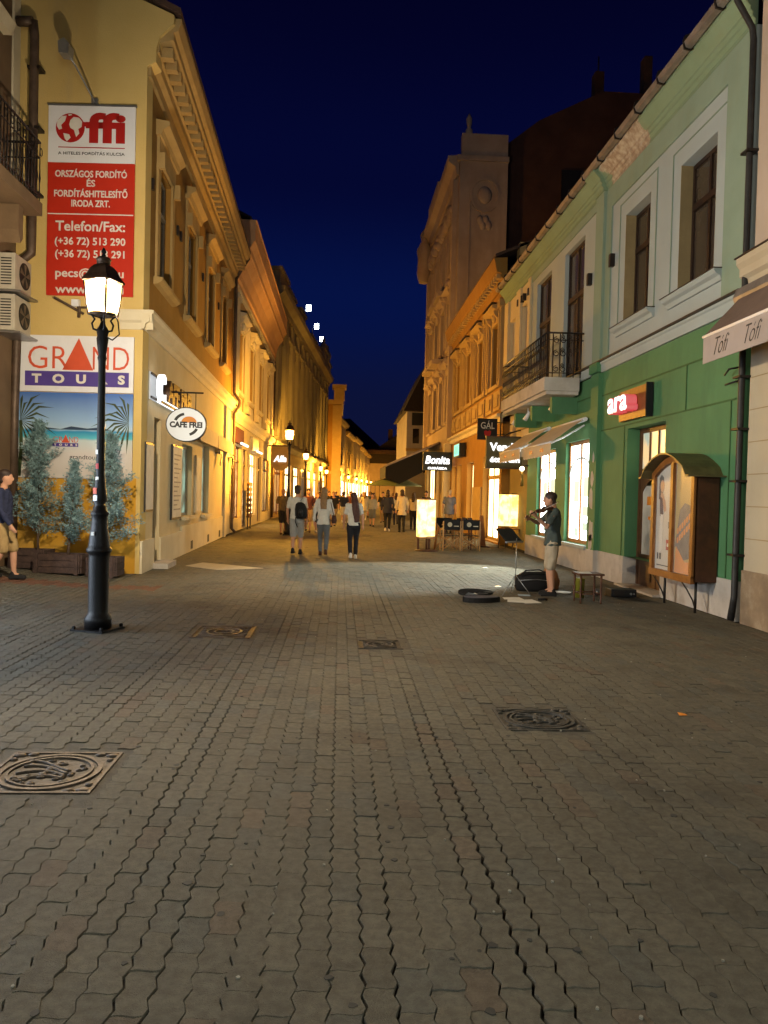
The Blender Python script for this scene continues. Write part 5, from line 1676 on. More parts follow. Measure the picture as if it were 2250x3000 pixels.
for u0, u1, z in ((0, 3.4, 14.8), (3.4, 7, 14.5), (10, 13, 14.8), (17, 29, 14.4), (29.0, 32, 15.6), (33, 36.9, 15.0)):
    build_each(MB(F4).box(u0, u1 - .01, -0.5, 0.28, 13.9, z).box(u0 - .1, u1 + .08, -0.55, 0.4, z + .002, z + .22), 'parapet', M['grey'], t)
for u in (30.5, 34.8):
    build(MB(F4).lathe([(0.2, 15), (0.3, 15.5), (0.42, 15.9), (0.3, 16.3), (0.12, 16.5), (0.16, 16.8), (0.02, 17.1)], (u, 0.05), 10), 'urn', M['grey'], t)
build(MB(F4).profile([(0, 4.3), (0.1, 4.3), (0.3, 4.55), (0.3, 4.7), (0, 4.75)], -0.02, L4), 'string_course', M['grey'], t)
G4 = [(0.8 + k * 4.6, 4.2 + k * 4.6, 0.3, 3.5) for k in range(8)]
build(MB(F4).wall(0, L4, 0, 4.3, G4, depth=0.25), 'lower_wall', M['trim'], t)
for k, (a, b, c, d) in enumerate(G4):
    window(t, F4, a, b, c, d, 0.15, M['darkwood'], M['lit_dim'] if k in (0, 3, 6) else M['lit_warm'], 3, 0.78, 0.08, name='shop_window')
for Y_, x_, z_, lb in ((65.7, -3.12, 17.2, 'white roof floodlight on a thin mast, tallest looking of the three'), (73.9, -2.71, 17.45, 'white roof floodlight on a thin mast, middle of the three'), (80.6, -2.38, 17.6, 'white roof floodlight on a thin mast, farthest of the three')):
    t2 = thing('roof_floodlight', (x_, Y_, 13.9), lb, 'floodlight', 'floodlights on the grey roof')
    build(MB().tube([(x_ - .3, Y_, 13.9), (x_ - .3, Y_, z_ - .2), (x_, Y_, z_ - .1)], 0.05, 6), 'mast', M['steel'], t2)
    build(MB().box(x_ - .1, x_ + .32, Y_ - .12, Y_ + .12, z_ - .28, z_ + .25), 'housing', M['steel'], t2)
    build(MB().box(x_ - .08, x_ + .30, Y_ - .14, Y_ - .122, z_ - .26, z_ + .22), 'lamp_face', M['led'], t2)
t = thing('projecting_shop_sign', F4(2, 0.6, 2.8), 'dark hanging shop sign with a glowing white script, beyond the sodium lamp', 'sign')
Fs = Frame((-3.45, 44.0), (1, 0))
build(MB(Fs).prism([(-0.5, 3.2), (-0.42, 3.0), (-0.2, 2.85), (0.2, 2.85), (0.42, 3.0), (0.5, 3.2), (0.5, 4.2), (-0.5, 4.2)], -0.06, 0.0), 'panel', M['trim'], t)
text('lettering', 'Alla', 0.5, M['sign_white'], t, Fs(0.0, 0.03, 3.5), 0, 0.74, 0.01, 0.02, shear=0.25, height=0.36)
build(MB(Fs).box(-0.7, 0.55, -0.08, 0.02, 4.2, 4.27), 'bracket', M['rail'], t)

# amber corner block, then the row curving right
F5 = Frame((-1.55, 83.0), (0.02, 1))
t = thing('amber_corner_building', (-1.2, 88, 0), 'amber lit corner building with a moulded pier, where the street turns', 'building')
build(MB().box(-6, -0.05, 83.4, 96, 0, 11.2), 'wall', M['ochre'], t)
build(MB().box(-6.1, 0.15, 83.2, 96.1, 11.2, 11.7).box(-0.9, 0.25, 83.1, 84.5, 11.7, 12.9).box(-1.1, 0.45, 82.9, 84.7, 12.9, 13.3), 'cornice', M['trim'], t)
build(MB().box(-1.0, -0.02, 83.2, 83.39, 0, 11.1), 'pier', M['trim'], t)
for z in (4.4, 7.9):
    for x in (-2.2,):
        build(MB().box(x - .5, x + .5, 83.3, 83.39, z, z + 2.2), 'window', M['glass'], t)
build(MB().box(-6.05, 0.1, 83.25, 96, 3.7, 4.0), 'string_course', M['trim'], t)
rowm = [M['pink'], M['trim'], M['pink'], M['cream'], M['pink']]
P_ = Vector((-0.75, 92.0))
dirv = Vector((0.098, 1)).normalized()
u = 0.0
labels = ['dusky pink row house with a window frieze, first after the amber corner', 'ochre row house between two dusky pink houses down the bend', 'dusky pink row house midway down the bend', 'cream row house near the end of the bend', 'farthest dusky pink row house at the end of the street']
for k, (ln_, hh) in enumerate(((14, 10.4), (13, 9.6), (14, 9.9), (13, 9.2), (16, 9.0))):
    o2 = P_ + dirv * u
    Fk = Frame((o2.x, o2.y), (dirv.x, dirv.y))
    t = thing('row_house', (o2.x, o2.y, 0), labels[k], 'building')
    ops = [(1.2 + q * 3.1, 2.6 + q * 3.1, 5.4, 7.6) for q in range(int(ln_ / 3.1))]
    build(MB(Fk).wall(0, ln_ - .05, 0, hh, ops + [(0.8 + q * 4.2, 4.0 + q * 4.2, 0.4, 3.2) for q in range(int(ln_ / 4.2))], depth=0.2, back=6), 'wall', rowm[k], t)
    for a, b, c, d in ops:
        build(MB(Fk).box(a, b, -0.2, -0.15, c, d).box((a + b) / 2 - .05, (a + b) / 2 + .05, -0.15, -0.1, c, d).box(a, b, -0.15, -0.1, 6.7, 6.85), 'window', M['glass'], t)
    for q in range(int(ln_ / 4.2)):
        build(MB(Fk).box(0.8 + q * 4.2, 4.0 + q * 4.2, -0.2, -0.15, 0.4, 3.2), 'shop_window', M['lit_warm'] if (q + k) % 2 else M['lit_white'], t)
    build(MB(Fk).profile([(0, hh), (0.3, hh + .1), (0.5, hh + .4), (0.5, hh + .55), (0, hh + .6)], 0, ln_ - .05), 'cornice', M['trim'], t)
    build(MB(Fk).profile([(0, 4.0), (0.2, 4.1), (0.2, 4.3), (0, 4.35)], 0, ln_ - .05), 'string_course', M['trim'], t)
    rf = MB()
    q_ = [Fk(0, .5, hh + .6), Fk(ln_ - .05, .5, hh + .6), Fk(ln_ - .05, -5, hh + 3.2), Fk(0, -5, hh + 3.2)]
    rf.add(q_ + [p - Vector((0, 0, .1)) for p in q_], [(0, 1, 2, 3), (4, 5, 6, 7), (0, 1, 5, 4), (1, 2, 6, 5), (2, 3, 7, 6), (3, 0, 4, 7)], raw=True)
    build(rf, 'roof', M['darkroof'], t)
    u += ln_
# dark house that closes the view
t = thing('closing_house', (10, 178, 0), 'dark house with a chimney closing the view at the end of the street', 'building')
build(MB().box(4.0, 22, 172, 182, 0, 8.5), 'wall', M['pink'], t)
build(MB().prism([(3.2, 8.5), (22.8, 8.5), (13, 15.5)], 171.4, 182.6), 'roof', M['darkroof'], t)
build(MB().box(10.6, 11.6, 174, 175, 13.0, 16.4), 'chimney', M['roof'], t)
build(MB().box(2.0, 13.5, 168, 172, 10.6, 11.3), 'eaves', M['roof'], t)
t = thing('hill_house', (2, 196, 0), 'dark roofed house rising behind the bend of the street', 'building')
build(MB().box(-10, 9, 190, 205, 0, 13), 'wall', M['firewall'], t)
build(MB().prism([(-11, 13), (10, 13), (2, 20), (-4, 19.5)], 189, 206), 'roof', M['darkroof'], t)

# ------------------------------------------------------------------ the rest of the right row
F6 = Frame((5.42, 25.7), (0, 1), n=(-1, 0))
L6 = 12.0
t = thing('yellow_pharmacy_building', (5.42, 31, 0), 'golden yellow building with hooded windows and bright shopfront next to the green building', 'building')
W6 = [(1.0, 2.0), (3.8, 4.8), (6.6, 7.6), (9.4, 10.4)]
build(MB(F6).wall(0, L6, 4.4, 8.75, [(a, b, 5.55, 7.7) for a, b in W6], depth=0.2), 'upper_wall', M['ochre'], t)
for a, b in W6:
    w_ = facade_window(t, F6, a, b, 5.55, 7.7, M['whiteframe'], M['glass'], M['trim'], True, shade=True)
    for z in (6.9,):
        build(MB(F6).ball(((a + b) / 2, 0.1, 7.95), 0.2, 0.1, 0.16, 8, 6), 'mask', M['trim'], w_)
    for q, (x0, x1) in enumerate(((a - .75, a - .35), (b + .35, b + .75))):
        build_each(MB(F6).box(x0, x1, 0.002, 0.12, 5.4, 8.3).box(x0 - .05, x1 + .05, 0.0, 0.18, 8.1, 8.35).box(x0 + .12, x0 + .28, 0.121, 0.16, 5.6, 8.0), 'pilaster', M['trim'], w_)
for k in range(8):
    u = 0.3 + k * 1.45
    build(MB(F6).box(u, u + 1.15, 0.002, 0.07, 4.62, 5.30).box(u + .2, u + .95, 0.07, 0.11, 4.75, 5.15), 'balustrade_panel', M['trim'], t)
build(MB(F6).profile([(0, 8.75), (0.08, 8.75), (0.1, 8.95), (0.2, 9.0), (0.2, 9.12), (0.36, 9.2), (0.42, 9.5), (0.46, 9.62), (0, 9.66)], -0.03, L6), 'cornice', M['ochre'], t)
for k in range(30):
    u = 0.12 + k * 0.4
    build(MB(F6).profile([(0.1, 8.97), (0.33, 8.99), (0.33, 9.15), (0.1, 9.15)], u, u + .18), 'dentil', M['trim'], t)
build(MB(F6).profile([(0, 4.15), (0.06, 4.15), (0.1, 4.3), (0.22, 4.36), (0.22, 4.44), (0, 4.45)], -0.02, L6), 'string_course', M['palecream'], t)
build(MB(F6).box(0.0, 0.45, -5, -0.42, 8.7, 10.2), 'end_wall', M['trim'], t)
rf = MB()
q_ = [F6(0, .4, 9.67), F6(L6, .4, 9.67), F6(L6, -5, 12), F6(0, -5, 12)]
rf.add(q_ + [p + Vector((0, 0, .1)) for p in q_], [(0, 1, 2, 3), (4, 5, 6, 7), (0, 1, 5, 4), (1, 2, 6, 5), (2, 3, 7, 6), (3, 0, 4, 7)], raw=True)
build(rf, 'roof', M['roof'], t)
G6 = [(0.35, 3.4, 0.05, 3.15), (5.5, 7.1, 0.35, 3.05), (8.7, 9.9, 0.35, 3.05), (10.4, 11.6, 0.35, 3.05)]
build(MB(F6).wall(0, L6, 0, 4.15, G6, depth=0.35), 'lower_wall', M['ochre'], t)
M['lit_bright'] = glow('bright_shop_glass', (1.0, 0.84, 0.50), 5.0, (1.0, 0.76, 0.40), 1.0)
for k, (a, b, c, d) in enumerate(G6):
    w_ = window(t, F6, a, b, c, d, 0.22, M['trim'], M['lit_bright'], 2 if k else 3, 0.74 if k == 0 else None, 0.10, name='shop_window' if k else 'shop_front')
build(MB(F6).box(3.5, 5.3, 0.002, 0.06, 0.0, 2.0), 'dado', M['trim'], t)
t = thing('pharmacy_sign', F6(8.6, 0.3, 3.4), 'glowing turquoise box sign on the golden yellow wall', 'sign')
build(MB(F6).box(7.4, 8.9, 0.05, 0.32, 3.35, 3.95), 'box', M['black'], t)
build(MB(F6).box(7.45, 8.85, 0.322, 0.33, 3.4, 3.9), 'face', M['sign_cyan'], t)
ln = MB(F6)
for k in range(3):
    ln.box(7.85 + k * .3, 7.9 + k * .3, 0.331, 0.335, 3.48, 3.82)
build(ln, 'dark_strokes', mat('teal_print', (0.0, 0.12, 0.1)), t)

t = thing('square_hanging_sign', (4.84, 25.35, 3.5), 'square black hanging sign with pale letters and a red emblem', 'sign')
Fg = Frame((4.84, 25.35), (1, 0))
build(MB(Fg).box(-0.34, 0.32, -0.06, 0.0, 3.52, 4.22), 'panel', M['black'], t)
text('lettering', 'GÁL', 0.3, M['white_print'], t, Fg(0, 0.006, 4.02), 0, 0.46, 0.001, 0.0)
build(MB(Fg).box(-0.2, 0.2, 0.001, 0.004, 3.87, 3.89), 'rule', mat('faint_grey_print', (0.2, 0.17, 0.15)), t)
build(MB(Fg).prism([(-0.12, 3.80), (-0.06, 3.83), (0, 3.80), (0.06, 3.83), (0.12, 3.80), (0.10, 3.68), (0, 3.62), (-0.10, 3.68)], 0.001, 0.006), 'red_emblem', M['red_print'], t)
build(MB(Fg).tube([(0.60, -0.03, 4.45), (0.52, -0.03, 4.5), (0.44, -0.03, 4.4), (0.44, -0.03, 3.4)], 0.025, 6).tube([(0.3, -0.03, 4.1), (0.60, -0.03, 4.1)], 0.018, 6).tube([(0.3, -0.03, 3.7), (0.60, -0.03, 3.7)], 0.018, 6), 'bracket', M['rail'], t)
t = thing('lit_box_sign', (5.1, 24.0, 2.55), 'olive box sign with two glowing white lines of script, half hidden by the cream awning', 'sign')
Fl = Frame((5.1, 24.0), (1, 0))
build(MB(Fl).box(-0.54, 0.62, -0.16, 0.0, 2.56, 3.50), 'casing', mat('olive_casing', (0.13, 0.11, 0.05), 0.7), t)
build_each(MB(Fl).box(-0.56, 0.64, -0.18, 0.03, 3.502, 3.54).box(-0.56, 0.64, -0.18, 0.03, 2.52, 2.558), 'rim', M['pipe'], t)
text('lettering', 'Vendel', 0.4, M['sign_white'], t, Fl(0.05, 0.02, 3.20), 0, 0.98, 0.01, 0.014, height=0.26)
text('lettering', 'étterem', 0.3, M['sign_white'], t, Fl(0.05, 0.02, 2.80), 0, 0.95, 0.01, 0.010, height=0.17)
build(MB(Fl).tube([(0.62, -0.05, 3.75), (0.2, 0.0, 3.66), (0.0, -0.05, 3.54)], 0.02, 6), 'bracket', M['rail'], t)

# tall narrow fronted house with stucco relief and bare firewall behind it
F7 = Frame((5.40, 37.7), (0, 1), n=(-1, 0))
L7 = 11.2
t = thing('tall_stucco_building', (5.4, 42, 0), 'tall dusky stucco building with relief, its bare dark firewall rising over the green building', 'building')
ops = [(1.0 + q * 2.6, 2.3 + q * 2.6, z, z + 2.4) for q in range(4) for z in (5.4, 9.2, 12.9)]
build(MB(F7).wall(0, L7, 4.2, 17.2, ops, depth=0.25), 'upper_wall', M['pink'], t)
for a, b, c, d in ops:
    w_ = facade_window(t, F7, a, b, c, d, M['winframe'], M['glass'], M['pink'], c < 12, rec=0.18)
rl_ = MB(F7)
rg = random.Random(21)
for q in range(60):
    rl_.ball((0.4 + 10.4 * rg.random(), 0.1, rg.choice((8.5, 12.2, 12.4, 15.9, 16.2))), 0.18 + 0.14 * rg.random(), 0.22, 0.2 + 0.2 * rg.random(), 8, 5)
st_ = build(rl_, 'stucco_relief', M['pink'], t)
st_['kind'] = 'stuff'
for z, pr_ in ((8.9, .7), (12.5, .5)):
    for q in (1, 2):
        a = 1.0 + q * 2.6
        build(MB(F7).box(a - .4, a + 1.7, 0.002, pr_, z - .25, z), 'balcony', M['pink'], t)
for u in (0.02, 10.7):
    build(MB(F7).box(u, u + .5, 0.002, 0.22, 4.4, 17.1), 'pilaster', M['pink'], t)
build(MB(F7).profile([(0, 17.2), (0.1, 17.2), (0.2, 17.6), (0.5, 17.8), (0.55, 18.1), (0, 18.15)], -0.3, L7), 'cornice', M['pink'], t)
build(MB(F7).box(5.5, 9.9, -0.3, 0.35, 18.16, 19.2), 'gable_pediment', M['pink'], t)
build(MB(F7).lathe([(0.3, 15.0), (0.45, 15.6), (0.4, 16.5), (0.5, 17), (0.2, 17.6), (0.3, 18.0), (0.05, 18.4)], (10.9, 0.45), 10), 'statue', M['pink'], t)
# side wall facing the square with a round arched relief
build(MB().box(5.42, 7.75, 37.2, 37.69, 6.0, 17.8), 'side_wall', M['pink'], t)
build(MB().box(5.28, 7.78, 37.1, 37.7, 17.80, 18.05).box(5.5, 7.74, 37.25, 37.68, 18.05, 19.15), 'side_parapet', M['pink'], t)
rn = MB()
cxr, czr = 6.65, 16.2
for k in range(18):
    a0, a1 = PI * 2 * k / 18, PI * 2 * (k + 1) / 18
    rn.prism([(cxr + r_ * math.cos(q), czr + 1.15 * r_ * math.sin(q)) for r_, q in ((0.62, a0), (0.62, a1), (0.74, a1), (0.74, a0))], 37.14, 37.199)
rn.ball((cxr, 37.2, czr), 0.36, 0.12, 0.42, 10, 6)
for k in range(4):
    rn.ball((cxr - .2 + .14 * k, 37.2, czr - 1.2 - .25 * (k % 2)), 0.16, 0.1, 0.24, 8, 5)
ro = build(rn, 'round_relief', M['pink'], t)
ro['kind'] = 'stuff'
build(MB().box(5.9, 5.96, 37.15, 37.199, 8.0, 16.8), 'side_strip', M['pink'], t)
build(MB().lathe([(0.16, 19.16), (0.18, 19.4), (0.09, 19.5), (0.14, 19.75), (0.14, 19.95), (0.03, 20.2)], (5.85, 37.5), 10), 'finial', M['pink'], t)
fw = MB().prism([(7.76, 6.0), (7.76, 19.0), (9.4, 20.3), (12.6, 21.9), (17, 21.9), (17, 6.0)], 38.0, 44.0)
build(fw, 'firewall', M['firewall'], t)
build(MB().box(12.3, 12.75, 38.4, 39.0, 21.9, 23.1), 'chimney', M['firewall'], t)
build(MB().box(14.8, 15.2, 38.4, 39.0, 21.9, 24.0), 'chimney', M['roof'], t)
build(MB().tube([(12.5, 38.6, 23.1), (12.5, 38.6, 23.9)], 0.04, 6), 'chimney_pipe', M['rail'], t)
build(MB().box(10.6, 12.4, 37.9, 37.999, 16.0, 17.9), 'dark_opening', M['black'], t)
G7 = [(0.8, 3.0, 0.3, 3.3), (3.8, 5.4, 0.05, 3.3), (6.4, 10.2, 0.3, 3.3)]
build(MB(F7).wall(0, L7, 0, 4.2, G7, depth=0.3), 'lower_wall', M['trim'], t)
for a, b, c, d in G7:
    window(t, F7, a, b, c, d, 0.2, M['trim'], M['lit_warm'], 3, None, 0.14, name='shop_window')
build(MB(F7).box(0.05, 0.5, 0.002, 0.3, 0, 4.2), 'downpipe_casing', M['palecream'], t)
t = thing('script_box_sign', (4.75, 37.3, 3.1), 'dark box sign with glowing white script beside the big dark awning', 'sign')
Fc = Frame((4.75, 37.3), (1, 0))
build(MB(Fc).box(-0.75, 0.65, -0.25, 0.0, 2.85, 3.75), 'casing', mat('blue_black_casing', (0.02, 0.03, 0.04), 0.5), t)
text('lettering', 'Bonita', 0.6, M['sign_white'], t, Fc(-0.05, 0.02, 3.36), 0, 1.2, 0.01, 0.018, shear=0.2, height=0.40)
text('lettering', 'CUKRÁSZDA', 0.15, M['sign_white'], t, Fc(-0.05, 0.02, 2.97), 0, 0.95, 0.005, 0.006)
t = thing('market_awning', (4.0, 45, 2.6), 'big dark awning stretched out from the tall building over the street', 'awning')
m = MB(F7)
m.profile([(0.1, 4.45), (2.95, 3.15), (2.98, 3.2), (0.12, 4.55)], 4.0, 9.8)
build(m, 'canvas', M['blackcloth'], t)
build(MB(F7).box(4.0, 9.8, 2.93, 2.97, 2.55, 3.16), 'valance', M['blackcloth'], t)
build(MB(F7).tube([(3.98, 0.1, 4.5), (3.98, 2.97, 3.18)], 0.07, 6), 'side_arm', M['awning'], t)
build(MB(F7).profile([(0.9, 4.05), (2.95, 3.14), (2.95, 2.5), (2.2, 2.2), (0.9, 2.9)], 4.01, 4.03), 'side_curtain', M['blackcloth'], t)

# white gabled house beyond
t = thing('white_gabled_house', (7.4, 70, 0), 'pale house with dark steep roof beyond the tall stucco building', 'building')
build(MB().box(5.75, 11, 68, 80, 0, 9.0), 'wall', mat('dim_white_plaster', (0.42, 0.38, 0.33), 0.9, (0.34, 0.30, 0.26), 1, 0.5), t)
build(MB().prism([(5.4, 9.0), (11.4, 9.0), (8.6, 13.6), (7.6, 13.6)], 67.5, 80.5), 'roof', M['darkroof'], t)
for x in (6.3, 7.3):
    for z in (3.6, 6.2):
        build(MB().box(x, x + .55, 67.93, 67.99, z, z + 1.3), 'window', M['glass'], t)
build(MB().box(6.2, 8.0, 67.9, 67.99, 7.8, 8.9), 'loggia', M['black'], t)
build(MB().box(5.7, 11, 67.8, 68, 5.5, 5.75), 'string_course', M['trim'], t)
t = thing('dark_row_house', (8, 53, 0), 'dim shop house behind the big dark awning', 'building')
build(MB().box(7.6, 13, 49.2, 66, 0, 7.5), 'wall', M['pink'], t)
build(MB().prism([(7.2, 7.5), (13.4, 7.5), (10, 9.0)], 49.2, 66.4), 'roof', M['darkroof'], t)
for k in range(3):
    build(MB().box(7.53, 7.59, 50.5 + k * 4, 53 + k * 4, 0.4, 2.9), 'shop_window', M['lit_dim'], t)

# ------------------------------------------------------------------ street lamps


def street_lamp(label, glass, power, color, group='cast iron lantern posts'):
    t = thing('street_lamp', (0, 0, 0), label, 'street lamp', group)
    bp = MB().box(-0.21, 0.21, -0.21, 0.21, 0.0, 0.022)
    p0 = build(bp, 'base_plate', M['iron'], t)
    for sx in (-1, 1):
        for sy in (-1, 1):
            build(MB().lathe([(0.022, 0.022), (0.022, 0.05), (0.014, 0.06)], (sx * .18, sy * .18), 6, False), 'bolt', M['iron'], p0)
    prof = [(0.168, 0.02), (0.168, 0.10), (0.175, 0.12), (0.16, 0.155), (0.132, 0.19), (0.127, 0.22), (0.127, 0.84), (0.132, 0.87), (0.155, 0.89), (0.160, 0.92), (0.138, 0.945),
            (0.132, 0.98), (0.124, 1.05), (0.107, 1.15), (0.098, 1.24), (0.098, 1.29), (0.112, 1.31), (0.116, 1.33), (0.085, 1.355), (0.078, 1.40), (0.062, 1.42), (0.088, 1.47), (0.084, 1.54), (0.066, 1.66), (0.056, 1.76),
            (0.053, 1.80), (0.060, 1.82), (0.053, 1.84), (0.048, 2.4), (0.045, 3.0), (0.048, 3.05), (0.058, 3.08), (0.048, 3.12), (0.056, 3.16), (0.074, 3.30), (0.062, 3.33), (0.078, 3.39), (0.060, 3.42), (0.045, 3.44), (0.02, 3.50)]
    build(MB().lathe([(r_ * 0.88, z_) for r_, z_ in prof], n=20), 'post', M['iron'], t)
    for k in range(4):
        a = PI / 4 + k * PI / 2
        c, s = math.cos(a), math.sin(a)
        build(MB().tube([(c * r_, s * r_, z) for r_, z in ((0.03, 3.38), (0.10, 3.40), (0.115, 3.46), (0.085, 3.51), (0.115, 3.55), (0.145, 3.565))], 0.012, 6), 'bracket_arm', M['iron'], t)
    # lantern: four glass panes, wider at the top
    zb, zt, rb, rt = 3.565, 3.935, 0.158, 0.208
    fr = MB()
    for k in range(4):
        a0, a1 = PI / 4 + k * PI / 2, PI / 4 + (k + 1) * PI / 2
        B0_, B1_ = (rb * math.cos(a0), rb * math.sin(a0), zb), (rb * math.cos(a1), rb * math.sin(a1), zb)
        T0_, T1_ = (rt * math.cos(a0), rt * math.sin(a0), zt), (rt * math.cos(a1), rt * math.sin(a1), zt)
        fr.tube([B0_, T0_], 0.012, 5).tube([B0_, B1_], 0.012, 5).tube([T0_, T1_], 0.014, 5)
    lf = build(fr, 'lantern_frame', M['copper'], t)
    for k in range(4):
        a0, a1 = PI / 4 + k * PI / 2, PI / 4 + (k + 1) * PI / 2
        q = 0.985
        build(MB().add([(q * rb * math.cos(a0), q * rb * math.sin(a0), zb), (q * rb * math.cos(a1), q * rb * math.sin(a1), zb), (q * rt * math.cos(a1), q * rt * math.sin(a1), zt), (q * rt * math.cos(a0), q * rt * math.sin(a0), zt)], [(0, 1, 2, 3)]), 'pane', glass, lf)
    rf = MB()
    prof = [(0.236, 3.935), (0.23, 3.955), (0.18, 4.015), (0.145, 4.08), (0.105, 4.115), (0.075, 4.13)]
    rf.lathe(prof, n=4, smooth=False, phase=PI / 4)
    rf.lathe([(0.07, 4.13), (0.075, 4.14), (0.075, 4.175), (0.088, 4.182), (0.066, 4.21), (0.03, 4.22)], n=10)
    build(rf, 'lantern_roof', M['copper'], t)
    build(MB().lathe([(0.022, 4.215), (0.026, 4.235), (0.013, 4.25), (0.028, 4.27), (0.022, 4.295), (0.004, 4.325)], n=10), 'finial', M['iron'], t)
    build(MB().lathe([(0.150, 3.562), (0.154, 3.577), (0.03, 3.60), (0.025, 3.65)], n=12), 'shading_tray', M['copper'], t)  # disc added under the burner to keep its light off the paving below
    ld = bpy.data.lights.new('burner', 'POINT')
    ld.energy = power
    ld.color = color
    ld.shadow_soft_size = 0.06
    lo = bpy.data.objects.new('burner', ld)
    COL.objects.link(lo)
    lo.parent = t
    lo.location = (0, 0, 3.74)
    build(MB().tube([(0.15, 0.02, 3.565), (0.20, 0.0, 3.48), (0.22, 0.0, 3.34), (0.13, 0, 3.28), (0.05, 0, 3.32)], 0.008, 5), 'cable', M['iron'], t)
    return t


lamp1 = street_lamp('black cast iron lamp post with stickers and a glowing lantern before the big signs', M['lamp_first'], P_FIRST, WARM)
lamp1.location = (-2.72, 8.9, 0)
lamp1.rotation_euler = (0, 0, RAD(-20))
for a, z, wd_, hh, m_ in ((-1.9, 2.02, .045, .05, 'white_print'), (-1.75, 1.86, .05, .06, 'red_print'), (-1.7, 1.72, .05, .04, 'white_print'), (-1.8, 1.58, .06, .07, 'orange_red'), (-1.7, 1.50, .06, .06, 'steel')):
    r_ = 0.054 if z > 1.7 else 0.078
    s = MB()
    vs = []
    for k in range(5):
        th = a - RAD(0) + (k - 2) / 4 * wd_ / r_
        vs += [(r_ * math.cos(th), r_ * math.sin(th), z - hh / 2), (r_ * math.cos(th), r_ * math.sin(th), z + hh / 2)]
    s.add(vs, [(2 * k, 2 * k + 2, 2 * k + 3, 2 * k + 1) for k in range(4)])
    build(s, 'sticker', M[m_], lamp1)
    WLOC[lamp1.name] = Vector((0, 0, 0))
sm = MB()
sm.box(-0.02, 0.02, -0.122, -0.112, 1.08, 1.12)
build(sm, 'sticker', M['paper'], lamp1)
lamp2 = street_lamp('sodium street lamp just past the cafe building, second in the row', M['lamp_street'], P_STREET, SODIUM)
lamp2.location = (-1.94, 29.05, 0)
lamp2.rotation_euler = (0, 0, RAD(12))
ROW = [(-2.07, 45.8, 'sodium street lamp glowing before the grey fluted building'),
       (-1.75, 68, 'sodium street lamp near the far end of the grey building'), (-1.42, 78, 'sodium street lamp just before the amber corner block'),
       (1.05, 101, 'distant sodium street lamp, first of the chain past the amber corner'), (2.3, 112, 'distant sodium street lamp, second of the chain past the amber corner'),
       (3.4, 124, 'distant sodium street lamp, third of the chain past the amber corner'), (4.5, 132, 'distant sodium street lamp, fourth of the chain past the amber corner'),
       (5.6, 141, 'distant sodium street lamp, fifth of the chain past the amber corner'), (6.8, 150, 'distant sodium street lamp, sixth of the chain past the amber corner'), (8.3, 163, 'distant sodium street lamp, last of the chain at the street end')]
for x, y, lb in ROW:
    c = copy_tree(lamp2)
    c.location = (x, y, 0)
    c['label'] = lb
# more of the same lamps stand behind the camera and light the square
plaza = street_lamp('street lamp with whiter light standing in the square behind the camera', M['lamp_plaza'], P_PLAZA, NEUTRAL)
plaza.location = (-7.5, -8.0, 0)
plaza.rotation_euler = (0, 0, RAD(30))
c = copy_tree(plaza)
c.location = (1.8, -4.0, 0)
for o_ in c.children:
    if o_.type == 'LIGHT':
        o_.data = o_.data.copy()
        o_.data.energy = 800.0
c['label'] = 'second whiter street lamp in the square behind the camera, closer by'

# ------------------------------------------------------------------ conifers in wooden planters


def planter(x, y, ang, lw, label):
    z0 = gz(x, y)
    t = thing('wooden_planter', (x, y, z0), label, 'planter', 'wooden planters under the signs')
    Fp = Frame((x, y), (math.cos(ang), math.sin(ang)), z=z0)
    hw, dp = lw / 2, 0.21
    rg = random.Random(int(abs(x) * 100))
    for q in range(3):
        z = 0.03 + q * 0.112
        jt = 0.004 * rg.random()
        build(MB(Fp).box(-hw, hw, dp + jt, dp + .025 + jt, z, z + .103), 'plank', M['planter'], t)
        build(MB(Fp).box(-hw, hw, -dp - .025, -dp, z, z + .103), 'plank', M['planter'], t)
        build(MB(Fp).box(-hw - .025, -hw - .002, -dp, dp, z, z + .103), 'plank', M['planter'], t)
        build(MB(Fp).box(hw + .002, hw + .025, -dp, dp, z, z + .103), 'plank', M['planter'], t)
    for sx in (-1, 1):
        build(MB(Fp).box(sx * (hw - .06) - .03, sx * (hw - .06) + .03, dp + .0305, dp + .05, 0.0, 0.37), 'corner_post', M['planter'], t)
    build(MB(Fp).box(-hw + .01, hw - .01, -dp + .01, dp - .01, 0.02, 0.31), 'soil', M['soil'], t)
    return z0


